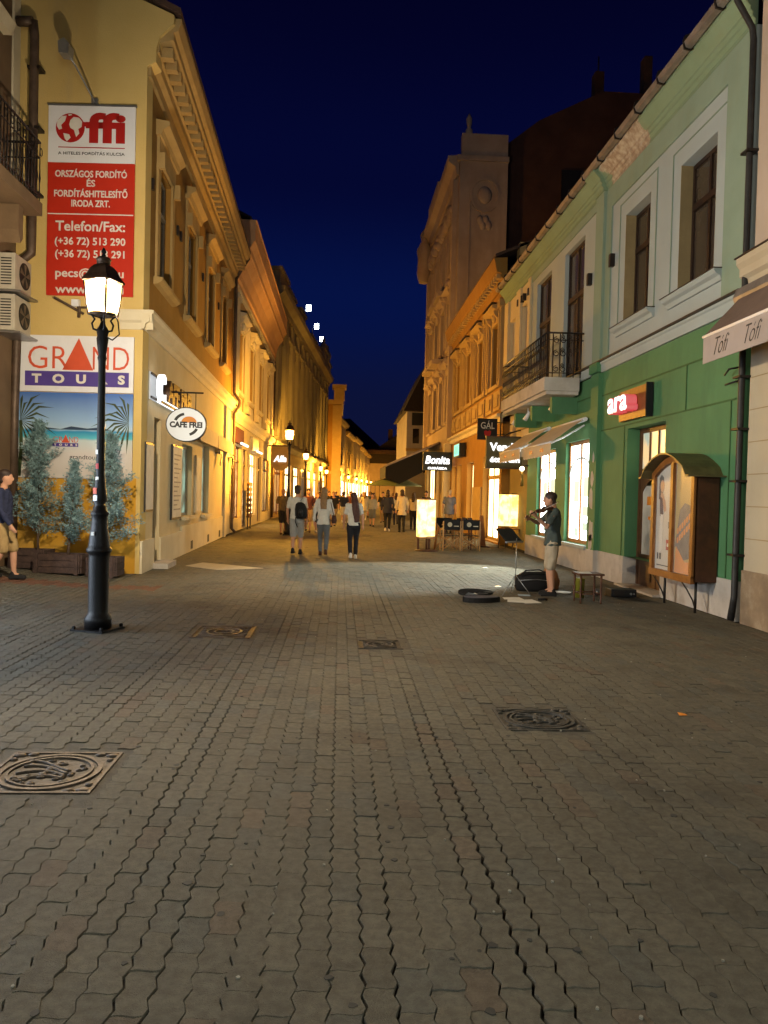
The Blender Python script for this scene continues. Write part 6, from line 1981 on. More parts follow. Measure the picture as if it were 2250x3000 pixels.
def conifer(x, y, hgt, rad, seed, label, lean=0.0):
    z0 = gz(x, y) + 0.30
    t = thing('conifer', (x, y, z0), label, 'conifer', 'blue green conifers in planters')
    rg = np.random.default_rng(seed)
    tr = [(x + lean * k * 0.5, y, z0 - .02 + hgt * k) for k in np.linspace(0, 0.97, 8)]
    build(MB().tube(tr, list(np.linspace(0.026, 0.005, 8)), 6), 'trunk', M['bark'], t)
    V, Fc = [], []
    br = MB()
    nb = int(78 * hgt / 2)
    for q in range(nb):
        k = 0.16 + 0.82 * (q / nb) ** 0.9
        zb = z0 + hgt * k
        env = rad * 1.12 * (0.06 + 0.94 * (1 - k) ** 0.85) * (0.35 + 0.85 * rg.random()) * (1 + 0.3 * math.sin(3 * k * 6 + seed))
        a = rg.random() * 2 * PI
        d = np.array([math.cos(a), math.sin(a), 0])
        o = np.array([x + lean * k * 0.5, y, zb])
        up = 0.25 + 0.5 * k
        tip = o + d * env + np.array([0, 0, env * (up - 0.15)])
        br.tube([tuple(o), tuple((o + tip) / 2 + np.array([0, 0, -0.02])), tuple(tip)], [0.006, 0.004, 0.002], 4)
        ns = int(44 + 190 * env)
        for j in range(ns):
            s = rg.random() ** 0.7
            p = o + (tip - o) * s + rg.normal(0, 0.035 + 0.03 * env, 3)
            dd = d * (0.5 + rg.random()) + rg.normal(0, 0.6, 3) + np.array([0, 0, 0.35])
            dd /= np.linalg.norm(dd)
            sd = np.cross(dd, rg.normal(0, 1, 3))
            sd /= np.linalg.norm(sd) + 1e-6
            L = 0.032 + 0.042 * rg.random()
            W = 0.0045 + 0.004 * rg.random()
            b = len(V)
            V += [p - sd * W, p + dd * L, p + sd * W, p + dd * L * 0.55 + sd * L * 0.38, p + dd * L * 0.5 - sd * L * 0.36]
            Fc += [[b, b + 1, b + 2], [b, b + 3, b + 2], [b, b + 2, b + 4]]
    bo = build(br, 'branches', M['bark'], t)
    bo['kind'] = 'stuff'
    me = bpy.data.meshes.new('crown')
    me.from_pydata([tuple(np.array(v) - np.array([x, y, z0])) for v in V], [], Fc)
    me.materials.append(M['needles'])
    link('crown', me, t)


planter(-5.62, 14.42, -0.10, 0.62, 'worn wooden planter box at the left end of the row, holding a tall conifer')
planter(-4.93, 14.05, -0.12, 0.84, 'long worn wooden planter box in the middle of the row, partly behind the lamp post')
planter(-4.18, 14.05, -0.05, 0.50, 'worn wooden planter box closest to the building corner, right of the lamp post')
conifer(-5.52, 14.45, 2.45, 0.56, 1, 'tall blue green conifer in front of the palm poster, left of the lamp post')
conifer(-4.86, 14.1, 1.75, 0.26, 2, 'thin sparse conifer just left of the lamp post', 0.25)
conifer(-4.14, 14.12, 2.3, 0.58, 3, 'bushy blue green conifer right of the lamp post at the building corner')

# ------------------------------------------------------------------ people


def lerp(a, b, k):
    return tuple(x + (y - x) * k for x, y in zip(a, b))


def person(label, x, y, heading, h=1.72, stride=0.5, lead=1, female=False, skin='skin', hair='hairdark', hair_len=0.0, top='white_cotton', top_len=0.0, sleeve='short',
           bottom='grey_denim', legs='long', shoes='shoe_black', arms=None, group='people walking along the street', fine=0.016, z=0.0, head_tilt=0.0, head_yaw=0.0, face=False, hands=True, feet_apart=None, loose=1.0):
    """stands at (x, y) looking along heading (degrees, 0 = straight away from the camera)"""
    k = h / 1.75
    W = 0.9 if female else 1.0
    hipx = 0.088
    sw = 0.175 * (0.88 if female else 1.0)
    # leg joints
    J = {}
    for s, nm in ((-1, 'l'), (1, 'r')):
        f = stride * lead * s
        hip = (s * hipx, 0.0, 0.90)
        if feet_apart:
            an = (s * feet_apart, 0.0, 0.085)
            kn = (s * (feet_apart * .6 + .04), 0.03, 0.49)
        elif f > 0:
            an = (s * 0.075, 0.24 * f * 1.2, 0.085 + 0.01 * f)
            kn = (s * 0.085, 0.16 * f + 0.05, 0.49)
        else:
            an = (s * 0.075, 0.36 * f, 0.085 - 0.10 * f)
            kn = (s * 0.085, 0.06 * f + 0.05, 0.485)
        J[nm] = (hip, kn, an)
    A = {}
    for s, nm in ((-1, 'l'), (1, 'r')):
        sh = (s * sw, -0.01, 1.41)
        if arms and nm in arms:
            el, wr = arms[nm]
        else:
            f = -stride * lead * s
            el = (s * (sw + 0.075), -0.03 + 0.10 * f, 1.13)
            wr = (s * (sw + 0.085), 0.05 + 0.24 * f, 0.89)
        A[nm] = (sh, el, wr)
    hc = (0.03 * head_yaw, 0.035 + 0.05 * head_tilt, 1.625 - 0.025 * abs(head_tilt))
    b = MB()
    tor = [(0, 0.0, 0.84, .145 * W, .095), (0, 0, 0.92, .162, .105), (0, 0, 1.02, .142 * W, .095), (0, 0.0, 1.12, .135 * W, .092), (0, 0.005, 1.24, .155 * W, .105),
           (0, 0.0, 1.34, .172 * W, .105), (0, -0.005, 1.41, .162 * W, .085), (0, -0.005, 1.46, .085, .06)]
    b.loft(tor, 16)
    b.limb([(0, -0.01, 1.40), (0, 0.005, 1.50), (hc[0] * .6, 0.018, 1.57)], [.062, .054, .054], 10)
    b.ball(hc, .076, .096, .115, 16, 12)
    b.ball((hc[0], hc[1] + .035, hc[2] - .065), .052, .055, .055, 12, 8)
    b.ball((hc[0] + .02 * head_yaw, hc[1] + .098, hc[2] - .018), .014, .026, .026, 8, 6)
    for s in (-1, 1):
        b.ball((hc[0] + s * .078, hc[1] - .005, hc[2] - .01), .012, .02, .032, 8, 6)
    for nm in 'lr':
        hip, kn, an = J[nm]
        b.limb([hip, lerp(hip, kn, .45), kn, lerp(kn, an, .3), an], [.088, .076, .054, .056, .036], 10)
        b.limb([an, (an[0], an[1] + .10, an[2] - .045), (an[0], an[1] + .15, an[2] - .05)], [.038, .034, .026], 8)
        sh, el, wr = A[nm]
        b.limb([sh, lerp(sh, el, .5), el, lerp(el, wr, .35), wr], [.054, .046, .037, .036, .025], 10)
        if hands:
            d = Vector(wr) - Vector(el)
            d.normalize()
            side = Vector((1 if nm == 'r' else -1, 0, 0))
            fw = d.cross(side)
            if fw.length < 0.1:
                fw = Vector((0, 1, 0))
            fw.normalize()
            w3 = Vector(wr)
            b.limb([tuple(w3), tuple(w3 + d * .05), tuple(w3 + d * .085)], [.024, .032, .028], 8)
            for q, (off, ln_) in enumerate(((-.026, .062), (-.009, .075), (.009, .07), (.025, .052))):
                p0 = w3 + d * .085 + fw * off
                p1 = p0 + d * ln_ * .55 - side * .006
                p2 = p1 + d * ln_ * .4 - side * .02
                b.limb([tuple(p0), tuple(p1), tuple(p2)], [.0105, .0095, .0085], 6)
            p0 = w3 + d * .03 + fw * .026
            b.limb([tuple(p0), tuple(p0 + d * .03 + fw * .022), tuple(p0 + d * .055 + fw * .028)], [.012, .011, .009], 6)

    def scale(m):
        m.v = [p * k for p in m.v]
        return m

    body = remeshed(scale(b), 'person', M[skin], None, fine * k * (0.7 if face else 1.0), 2)
    body.location = (x, y, z)
    body.rotation_euler = (0, 0, RAD(-heading))
    tag(body, label, 'person', group)
    # upper garment
    g = MB()
    e = 0.016 * loose
    hem = 0.90 - top_len
    ring = [(0, 0, hem, .168 * W + e * 1.5 + .12 * max(0, top_len - .1), .112 + e * 1.4 + .05 * max(0, top_len - .1)), (0, 0, 0.95, .160 * W + e * 1.3, .108 + e * 1.3), (0, 0, 1.08, .148 * W + e * 1.3, .100 + e * 1.3), (0, 0.003, 1.22, .160 * W + e, .108 + e),
            (0, 0, 1.33, .176 * W + e, .108 + e), (0, -.005, 1.41, .168 * W + e * .8, .086 + e), (0, -.005, 1.455, .092, .068)]
    g.loft(ring, 16)
    for nm in 'lr':
        sh, el, wr = A[nm]
        if sleeve == 'short':
            g.limb([sh, lerp(sh, el, .4), lerp(sh, el, .72)], [.064, .062, .060], 10)
        elif sleeve == 'long':
            g.limb([sh, lerp(sh, el, .5), el, lerp(el, wr, .5), lerp(el, wr, .93)], [.062, .056, .050, .046, .036], 10)
        else:
            g.limb([sh, lerp(sh, el, .12)], [.058, .054], 10)
    remeshed(scale(g), 'shirt', M[top], body, fine * k, 2, 0.016 * loose)
    g = MB()
    g.loft([(0, 0, 0.80, .150, .105), (0, 0, 0.86, .168, .118), (0, 0, 0.94, .166, .112), (0, 0, 0.99, .150 * W, .103)], 16)
    for nm in 'lr':
        hip, kn, an = J[nm]
        if legs == 'long':
            wdt = [.100, .088, .066, .064, .050] if loose >= 1 else [.094, .081, .060, .060, .043]
            g.limb([hip, lerp(hip, kn, .45), kn, lerp(kn, an, .35), lerp(kn, an, .96)], wdt, 10)
        elif legs == 'short':
            g.limb([hip, lerp(hip, kn, .5), lerp(hip, kn, .98)], [.105, .098, .088], 10)
        else:
            g.limb([hip, lerp(hip, kn, .35), lerp(hip, kn, .5)], [.104, .098, .092], 10)
    remeshed(scale(g), 'trousers' if legs == 'long' else 'shorts', M[bottom], body, fine * k, 2, 0.011)
    for nm in 'lr':
        an = J[nm][2]
        g = MB()
        g.limb([(an[0], an[1] - .035, an[2] - .035), (an[0], an[1] + .05, an[2] - .04), (an[0], an[1] + .16, an[2] - .052)], [.044, .046, .036], 8)
        g.box(an[0] - .045, an[0] + .045, an[1] - .075, an[1] + .19, an[2] - .085, an[2] - .055)
        g.limb([(an[0], an[1] - .01, an[2] - .02), (an[0], an[1] - .01, an[2] + .02)], [.044, .043], 8)
        remeshed(scale(g), 'shoe', M[shoes], body, min(fine, .016) * k, 2)
    if hair:
        g = MB()
        g.ball((hc[0], hc[1] - .014, hc[2] + .042), .088, .106, .098, 14, 10)
        if hair_len > 0:
            g.loft([(hc[0], -.135, 1.60 - hair_len, .05 + .03 * min(1, hair_len * 2), .03), (hc[0], -.14, 1.60 - hair_len * .6, .092, .045), (hc[0], -.085, 1.48, .095, .06), (hc[0], hc[1] - .045, 1.60, .088, .085), (hc[0], hc[1] - .02, 1.66, .07, .07)], 12)
        else:
            g.ball((hc[0], hc[1] - .045, hc[2] - .03), .078, .062, .075, 12, 8)
        ho = remeshed(scale(g), 'hair', M[hair], body, min(fine, .014) * k, 2, 0.013)
        if hair_len == 0:
            ho.location = (0, -.008 * k, .004 * k)
    if face:
        for s in (-1, 1):
            g = MB().ball((hc[0] + s * .03, hc[1] + .083, hc[2] + .005), .011, .009, .008, 8, 6)
            build(scale(g), 'eye', M['black_print'], None)
            o = bpy.context.scene.objects[-1] if False else COL.objects[-1]
            o.parent = body
            o.matrix_parent_inverse = Matrix.Identity(4)
            g = MB().tube([(hc[0] + s * .014, hc[1] + .092, hc[2] + .026), (hc[0] + s * .03, hc[1] + .09, hc[2] + .031), (hc[0] + s * .05, hc[1] + .078, hc[2] + .025)], .006, 5)
            build(scale(g), 'eyebrow', M['hairdark'], None)
            o = COL.objects[-1]
            o.parent = body
        g = MB().tube([(hc[0] - .022, hc[1] + .082, hc[2] - .064), (hc[0], hc[1] + .089, hc[2] - .066), (hc[0] + .022, hc[1] + .082, hc[2] - .064)], .005, 5)
        build(scale(g), 'mouth', mat('lip', (0.30, 0.10, 0.08)), None)
        COL.objects[-1].parent = body
    return body


def on_body(p, body):
    """a point given beside a standing person, in scene coordinates"""
    a = -body.rotation_euler.z
    c, s = math.cos(a), math.sin(a)
    return Vector((body.location.x + p[0] * c + p[1] * s, body.location.y - p[0] * s + p[1] * c, body.location.z + p[2]))


WALK = 'people walking along the street'
# three friends walking away
pa = person('man in a white t-shirt and grey shorts with a black backpack, walking away', -1.10, 20.06, 4, 1.80, .45, 1, hair='hairdark', top='white_cotton', bottom='grey_cotton', legs='short', shoes='shoe_black', group=WALK)
t = thing('backpack', on_body((0.12, -.2, 1.0), pa), 'black backpack with a patterned strap on the back of the man in grey shorts', 'backpack')
class BodyFrame:
    def __init__(self, b):
        self.b = b
    def __call__(self, x, y, z):
        return on_body((x, y, z), self.b)
bf = BodyFrame(pa)
mb = MB(bf).loft([(0.13, -.20, 0.94, .12, .06), (0.13, -.23, 1.02, .155, .095), (0.12, -.235, 1.18, .155, .10), (0.10, -.21, 1.32, .12, .08), (0.09, -.19, 1.37, .05, .04)], 14)
build(mb, 'bag', M['blackcloth'], t)
build(MB(bf).limb([(0.13, -.31, 1.06), (0.13, -.33, 1.14)], [.07, .06], 8), 'front_pocket', M['black'], t)
build(MB(bf).tube([(0.10, -.16, 1.40), (0.15, -.02, 1.50), (0.17, .10, 1.36), (0.17, .1, 1.1)], .018, 6), 'strap', M['grey_cotton'], t)
build(MB(bf).tube([(0.0, -.26, .98), (-0.02, -.24, .88), (0.04, -.2, .72)], .012, 5), 'loose_strap', M['blackcloth'], t)

pb_ = person('dark blond woman in a long white top and jeans, walking between two friends', -0.41, 19.93, 2, 1.76, .35, -1, True, hair='hairblond', hair_len=.40, top='white_cotton', top_len=.10, sleeve='long', bottom='grey_denim', shoes='brown_leather', group=WALK, loose=1.25)
bf = BodyFrame(pb_)
t = thing('handbag', on_body((0.27, 0, .88), pb_), 'dark brown handbag hanging at the hip of the woman in the long white top', 'handbag')
build(MB(bf).loft([(0.27, -.02, .84, .06, .11), (0.27, -.02, .92, .075, .13), (0.27, -.02, 1.05, .05, .10)], 12), 'bag', M['brown_leather'], t)
build(MB(bf).tube([(0.27, .07, 1.03), (0.24, .02, 1.3), (0.16, -.02, 1.50), (0.2, -.1, 1.3), (0.27, -.11, 1.03)], .010, 5), 'strap', M['brown_leather'], t)
pc = person('girl in a white top and black leggings with very long auburn hair, walking away', 0.35, 18.99, -4, 1.66, .40, 1, True, hair='hairred', hair_len=.62, top='white_cotton', top_len=.02, sleeve='short', bottom='black_jersey', shoes='white_leather', group=WALK, loose=1.1)
g_ = MB()
# hair falling over one shoulder
hx = [o for o in pc.children if o.name.startswith('hair')][0]
hx.rotation_euler = (0, RAD(-7), 0)
hx.location.x += 0.19
# people coming the other way and farther off
person('man in an olive shirt and black shorts walking towards the camera by the second lamp', -2.15, 29.5, 172, 1.76, .45, 1, hair=None, top='olive_cotton', bottom='black_jersey', legs='short', shoes='brown_leather', group=WALK)
person('person in a dark maroon shirt approaching, half hidden behind the man with the backpack', -1.28, 31.4, 178, 1.78, .5, -1, hair='hairdark', top='maroon_cotton', bottom='tan_cotton', legs='short', shoes='shoe_black', group=WALK)
person('boy in a dark top close beside the person in maroon, walking towards the camera', -0.92, 31.9, 170, 1.62, .4, 1, hair='hairblond', top='navy_cotton', bottom='black_jersey', legs='short', shoes='white_leather', group=WALK)
pd = person('person in a dark jacket, black trousers and white shoes beside the one in white', 2.09, 33.6, 6, 1.82, .30, 1, hair='hairdark', hair_len=.15, top='navy_cotton', top_len=.12, sleeve='long', bottom='black_jersey', shoes='white_leather', group=WALK, loose=1.2)
pe = person('person in a long white jacket and black trousers, beside the one in the dark jacket', 2.68, 33.1, -4, 1.85, .25, -1, True, hair='hairdark', hair_len=.12, top='cream_cotton', top_len=.20, sleeve='long', bottom='black_jersey', shoes='shoe_black', group=WALK, loose=1.25)
person('dark haired woman in a pale top and black trousers just left of the glowing lantern', 3.40, 35.5, 10, 1.74, .3, 1, True, hair='hairdark', hair_len=.3, top='cream_cotton', bottom='black_jersey', group=WALK)
person('man in a dark jacket standing behind the glowing lantern', 4.3, 38.2, 190, 1.84, .1, 1, hair='hairdark', top='black_jersey', sleeve='long', bottom='black_jersey', group=WALK)
person('grey haired man in a slate blue shirt by the bright shopfront', 4.78, 33.4, 12, 1.90, .15, 1, hair='hairgrey', top='slate_blue_cotton', top_len=.14, sleeve='short', bottom='tan_cotton', group=WALK, loose=1.6)
person('far person in a dark top and pale shorts beyond the three friends', 0.22, 42.0, 5, 1.72, .4, 1, hair='hairdark', top='navy_cotton', bottom='white_cotton', legs='short', shoes='white_leather', group=WALK, fine=.024)
person('far woman in cream clothes walking right of the auburn haired girl', 1.50, 46.5, 8, 1.74, .4, -1, True, hair='hairblond', hair_len=.25, top='cream_cotton', top_len=.3, bottom='beige_cotton', shoes='white_leather', group=WALK, fine=.024)
person('far person in black top and tan trousers near the green parasol', 2.45, 44.0, 184, 1.76, .4, 1, hair='hairdark', top='black_jersey', bottom='tan_cotton', group=WALK, fine=.024)
for x_, y_, hd_, lb, tp, bt in ((0.75, 55, 5, 'small distant walker in a white shirt in the middle of the street', 'white_cotton', 'navy_cotton'), (2.3, 56.5, 180, 'small distant walker in tan clothes close to the green parasol', 'tan_cotton', 'grey_denim'),
                                (-0.7, 50, 176, 'small distant walker in dark clothes beside the woman with dark blond hair', 'black_jersey', 'black_jersey'), (1.1, 63, 3, 'small distant walker in a maroon shirt far down the street', 'maroon_cotton', 'grey_denim'),
                                (2.9, 66, 181, 'small distant walker in cream clothes far down the street', 'cream_cotton', 'beige_cotton'), (-0.3, 60, 178, 'small distant walker in a navy shirt far down the street', 'navy_cotton', 'tan_cotton')):
    person(lb, x_, y_, hd_, 1.74, .4, 1, top=tp, bottom=bt, group=WALK, fine=.03, hands=False)
MORE = [(1.62, 38.5, 178, 'pedestrian in a grey top coming towards the camera, left of the pair in black trousers', 'grey_cotton', 'grey_denim', False), (-0.3, 37.0, 183, 'pedestrian in a black top coming towards the camera, left of the auburn haired girl', 'black_jersey', 'tan_cotton', False),
        (3.0, 41.0, 2, 'woman in a white top walking away under the dark awning edge', 'white_cotton', 'navy_cotton', True), (0.65, 48.0, 186, 'pedestrian in a maroon top coming along the middle of the street', 'maroon_cotton', 'black_jersey', False),
        (2.0, 52.0, -3, 'pedestrian in a teal grey top walking away towards the parasol', 'teal_grey_cotton', 'beige_cotton', False), (1.6, 59.0, 180, 'tiny distant walker in pale clothes between two darker ones', 'white_cotton', 'white_cotton', True),
        (-1.15, 43.0, 175, 'pedestrian in navy clothes coming along the left shopfronts', 'navy_cotton', 'grey_denim', False), (3.6, 52.5, 5, 'pedestrian in a tan top near the far shopfronts on the right', 'tan_cotton', 'black_jersey', False),
        (0.2, 70.0, 0, 'tiny distant walker in an olive top under the far lamps', 'olive_cotton', 'navy_cotton', False), (2.2, 74.0, 180, 'tiny distant walker in a slate blue top under the far lamps', 'slate_blue_cotton', 'grey_denim', False)]
for k_, (x_, y_, hd_, lb, tp, bt, fem) in enumerate(MORE):
    person(lb, x_, y_, hd_, 1.66 + .03 * (k_ % 5), .3 + .1 * (k_ % 3), 1 if k_ % 2 else -1, fem, hair=('hairdark', 'hairblond', 'hairred')[k_ % 3], hair_len=.25 if fem else 0, top=tp, bottom=bt, legs='short' if k_ % 4 == 0 else 'long', sleeve='long' if k_ % 3 == 0 else 'short', group=WALK, fine=.026, hands=False)
# man entering at the left edge
person('man in a navy jacket and plaid shorts walking past the wooden planters', -5.42, 12.75, 82, 1.78, .5, -1, hair='hairdark', top='navy_cotton', sleeve='long', bottom='plaid_cotton', legs='short', shoes='shoe_black', group=WALK, z=gz(-5.42, 12.75), loose=1.3)

# the street fiddler, seen in profile
mus = person('young man in a teal grey shirt and beige shorts playing a violin', 3.56, 12.65, -84, 1.74, 0, 1, hair='hairdark', top='teal_grey_cotton', top_len=.06, sleeve='short', bottom='beige_cotton', legs='short', shoes='shoe_black', group='street musicians', fine=.011,
             arms={'l': ((-.29, .15, 1.16), (-.36, .33, 1.32)), 'r': ((.27, .20, 1.20), (.04, .38, 1.28))}, head_tilt=.7, head_yaw=-.5, face=True, feet_apart=.11, loose=1.35)
bf = BodyFrame(mus)
t = thing('violin', on_body((-.08, .25, 1.3), mus), 'dark brown violin held under the chin of the young man', 'violin')
# body of the violin lies from the chin forward
p0, p1 = Vector((-.05, .08, 1.47)), Vector((-.40, .38, 1.37))
ax = (p1 - p0).normalized()
sd = ax.cross(Vector((0, 0, 1))).normalized()
nrm = sd.cross(ax).normalized()
out = []
for k in np.linspace(0, 1, 15):
    wv = 0.100 - 0.022 * math.sin(k * PI) + 0.012 * math.cos(k * 2.4 * PI) - 0.022 * k
    if k in (0.0, 1.0):
        wv *= 0.45
    out.append((k * 0.35, wv))
for nm, o0, o1 in (('violin_body', -0.018, 0.018),):
    mb = MB(bf)
    top_ = [tuple(p0 + ax * a + sd * b_ + nrm * o1) for a, b_ in out] + [tuple(p0 + ax * a - sd * b_ + nrm * o1) for a, b_ in reversed(out)]
    bot_ = [tuple(Vector(v) - nrm * (o1 - o0)) for v in top_]
    n_ = len(top_)
    mb.add(top_ + bot_, [tuple(range(n_)), tuple(range(2 * n_ - 1, n_ - 1, -1))] + [(i, (i + 1) % n_, n_ + (i + 1) % n_, n_ + i) for i in range(n_)])
    build(mb, nm, M['darkwood'], t)
build(MB(bf).tube([tuple(p0 + ax * .33 + nrm * .02), tuple(p0 + ax * .55 + nrm * .01), tuple(p0 + ax * .585 - nrm * .01), tuple(p0 + ax * .57 - nrm * .03)], [.012, .011, .012, .01], 6), 'neck', M['darkwood'], t)
build(MB(bf).tube([tuple(p0 + ax * .10 + nrm * .03), tuple(p0 + ax * .55 + nrm * .02)], .006, 4), 'fingerboard', M['black'], t)
t = thing('violin_bow', on_body((0, .35, 1.3), mus), 'thin violin bow in the right hand of the young man', 'bow')
build(MB(bf).tube([(.05, .46, 1.29), (-.17, .20, 1.46), (-.36, -.02, 1.57)], [.006, .005, .004], 5), 'stick', M['darkwood'], t)
build(MB(bf).tube([(.05, .475, 1.275), (-.36, -.005, 1.555)], .003, 4), 'hair_ribbon', M['white_print'], t)

# ------------------------------------------------------------------ the fiddler's things
t = thing('music_stand', (2.96, 12.35, 0), 'thin music stand on a tripod with a dark tilted desk, before the young man', 'music stand')
sx, sy = 2.93, 12.55
build(MB().tube([(sx, sy, 0.18), (sx, sy, 0.95)], .008, 6), 'pole', M['steel'], t)
for a in (3.7, 5.6, 1.6):
    build(MB().tube([(sx, sy, 0.34), (sx + .30 * math.cos(a), sy + .30 * math.sin(a), 0.01)], .006, 5), 'leg', M['steel'], t)
dk = MB().add([(sx - .20, sy - .12, .90), (sx + .12, sy + .12, .90), (sx - .02, sy + .30, 1.10), (sx - .34, sy + .06, 1.10), (sx - .20, sy - .13, .885), (sx + .13, sy + .12, .885), (sx - .01, sy + .30, 1.085), (sx - .34, sy + .05, 1.085)],
              [(0, 1, 2, 3), (4, 5, 6, 7), (0, 1, 5, 4), (1, 2, 6, 5), (2, 3, 7, 6), (3, 0, 4, 7)])
build(dk, 'desk', M['black'], t)
build(MB().tube([(sx - .21, sy - .15, .89), (sx + .13, sy + .10, .89)], .018, 5), 'ledge', M['steel'], t)

t = thing('violin_case', (2.2, 11.75, 0), 'open black instrument case with sheets inside, lying on the paving', 'case')
Fv = Frame((2.22, 11.75), (1, 0.12))
cp = []
for k in np.linspace(0, 2 * PI, 20, endpoint=False):
    cp.append((0.30 * math.cos(k), 0.17 * math.sin(k) * (1.0 - .25 * math.cos(k))))
mb = MB(Fv)
mb.slab([(a, b_) for a, b_ in cp], 0.0, 0.075)
build(mb, 'case_bottom', M['blackcloth'], t)
build(MB(Fv).slab([(a * .92, b_ * .88) for a, b_ in cp], 0.0755, 0.082), 'lining', mat('grey_violet_plush', (0.10, 0.09, 0.11), 0.95, None, 20, .6), t)
lid = MB(Fv)
lp = [(a * .95, -0.19 - 0.12 * (1 - b_ / .17), 0.05 + 0.035 * (1 - b_ / .17)) for a, b_ in cp]
lid.add(lp + [(a, b_ - .012, c_ + .03) for a, b_, c_ in lp], [tuple(range(20)), tuple(range(39, 19, -1))] + [(i, (i + 1) % 20, 20 + (i + 1) % 20, 20 + i) for i in range(20)])
build(lid, 'lid', M['blackcloth'], t)
for k, (a, b_, r_) in enumerate(((-.16, .0, .3), (.0, .04, -.2), (.13, -.03, .5))):
    pw = MB(Fv).add([(a - .08, b_ - .06, .10 + .02 * k), (a + .07, b_ - .05 + .03 * r_, .13), (a + .08, b_ + .06, .12 + .02 * k), (a - .07, b_ + .05, .15)], [(0, 1, 2, 3)])
    build(pw, 'sheet', M['paper'] if k != 2 else M['grey_cotton'], t)
t = thing('sheet_music', (2.85, 11.85, 0), 'white sheets of paper spread flat on the paving right of the open case', 'paper')
for k, pts in enumerate((((2.62, 11.72), (2.95, 11.62), (3.02, 12.0), (2.70, 12.08)), ((2.86, 11.55), (3.14, 11.62), (3.08, 12.02), (2.80, 11.94)), ((2.62, 11.95), (2.94, 11.95), (2.92, 12.22), (2.64, 12.18)))):
    build(MB().slab(pts, .006 + .004 * k, .008 + .004 * k), 'sheet', M['paper'], t)
tag(build(MB().slab([(2.98, 12.5), (3.17, 12.47), (3.18, 12.62), (3.0, 12.66)], .004, .012), 'booklet', mat('pale_blue_cover', (0.35, 0.45, 0.55))), 'pale blue booklet lying by the feet of the young man', 'booklet')
t = thing('duffel_bag', (3.42, 13.25, 0), 'bulky black duffel bag on the paving behind the young man', 'bag')
mb = MB().loft([(3.42, 13.25, 0.0, .30, .17), (3.42, 13.25, .06, .34, .20), (3.42, 13.25, .18, .34, .20), (3.42, 13.25, .27, .30, .15), (3.42, 13.25, .33, .20, .07)], 16)
build(mb, 'bag', M['blackcloth'], t)
build(MB().tube([(3.15, 13.12, .28), (3.22, 13.05, .37), (3.45, 13.02, .39), (3.6, 13.05, .33), (3.68, 13.1, .25)], .014, 6), 'strap', M['black'], t)
build(MB().tube([(3.1, 13.04, .20), (3.42, 13.03, .22), (3.72, 13.05, .19)], .006, 4), 'zip', M['steel'], t)
t = thing('cloth_bag', (3.78, 13.5, 0), 'tan cloth bag leaning against the black duffel bag', 'bag')
build(MB().loft([(3.80, 13.55, 0.0, .15, .13), (3.80, 13.55, .14, .17, .14), (3.79, 13.56, .30, .13, .11), (3.77, 13.57, .42, .06, .05)], 12), 'bag', mat('tan_leather', (0.28, 0.12, 0.045), 0.7, None, 6, .5, .3, 30), t)
build(MB().tube([(3.74, 13.50, .38), (3.70, 13.46, .48), (3.80, 13.46, .50), (3.84, 13.5, .40)], .012, 6), 'handle', M['white_print'], t)

t = thing('stool', (3.92, 11.85, 0), 'dark wooden stool with turned legs and a pale top', 'stool')
build(MB().box(3.72, 4.12, 11.66, 12.06, .44, .468), 'seat', M['darkwood'], t, bevel=.006)
build(MB().slab([(3.76, 11.72), (3.94, 11.72), (3.98, 12.0), (3.78, 12.0)], .4685, .471), 'sheet', M['paper'], t)
for a, b_ in ((3.76, 11.70), (4.08, 11.70), (3.76, 12.02), (4.08, 12.02)):
    build(MB().lathe([(.014, 0), (.018, .03), (.012, .06), (.019, .14), (.014, .17), (.021, .22), (.014, .27), (.018, .31), (.018, .44)], (a, b_), 8), 'leg', M['darkwood'], t)
for a, b_, c_, d_ in ((3.76, 11.7, 4.08, 11.7), (3.76, 12.02, 4.08, 12.02), (3.76, 11.7, 3.76, 12.02), (4.08, 11.7, 4.08, 12.02)):
    build(MB().tube([(a, b_, .15), (c_, d_, .15)], .010, 6), 'stretcher', M['darkwood'], t)
t = thing('yellow_tin', (3.98, 12.35, 0), 'olive yellow tin standing behind the stool', 'tin')
build(MB().lathe([(.08, 0), (.082, .30), (.086, .305), (.086, .32), (.03, .325)], (3.98, 12.45), 14), 'body', mat('olive_yellow_tin', (0.20, 0.19, 0.02), 0.5), t)
tag(build(MB().lathe([(.13, 0.0), (.15, .018), (.14, .02), (.04, .008)], (3.86, 13.0), 16), 'plate', M['white_print']), 'white plate on the paving between the young man and the stool', 'plate')
t = thing('amplifier', (4.72, 12.6, 0), 'low black amplifier box on the paving by the shop door step', 'amplifier')
build(MB().box(4.52, 4.95, 12.46, 12.74, .015, .14), 'box', M['black'], t, bevel=.01)
build(MB().box(4.56, 4.74, 12.452, 12.459, .03, .12), 'grille', M['rail'], t)
build(MB().tube([(4.85, 12.455, .07), (4.85, 12.44, .07)], .02, 8).tube([(4.90, 12.455, .07), (4.90, 12.44, .07)], .014, 8), 'knob', M['steel'], t)
t = thing('cup', (4.4, 12.7, 0), 'small dark cups standing beside the low black amplifier', 'cup')
build(MB().lathe([(.03, 0), (.04, .12), (.036, .12), (.028, .02)], (4.36, 12.7), 10), 'cup', M['steel'], t)
tag(build(MB().tube([(3.16, 11.95, .02), (3.26, 11.93, .03), (3.30, 11.97, .02)], .02, 6), 'glove', M['blackcloth']), 'small black glove lying at the edge of the white sheets', 'glove')

# ------------------------------------------------------------------ terrace: lanterns, chairs, stand


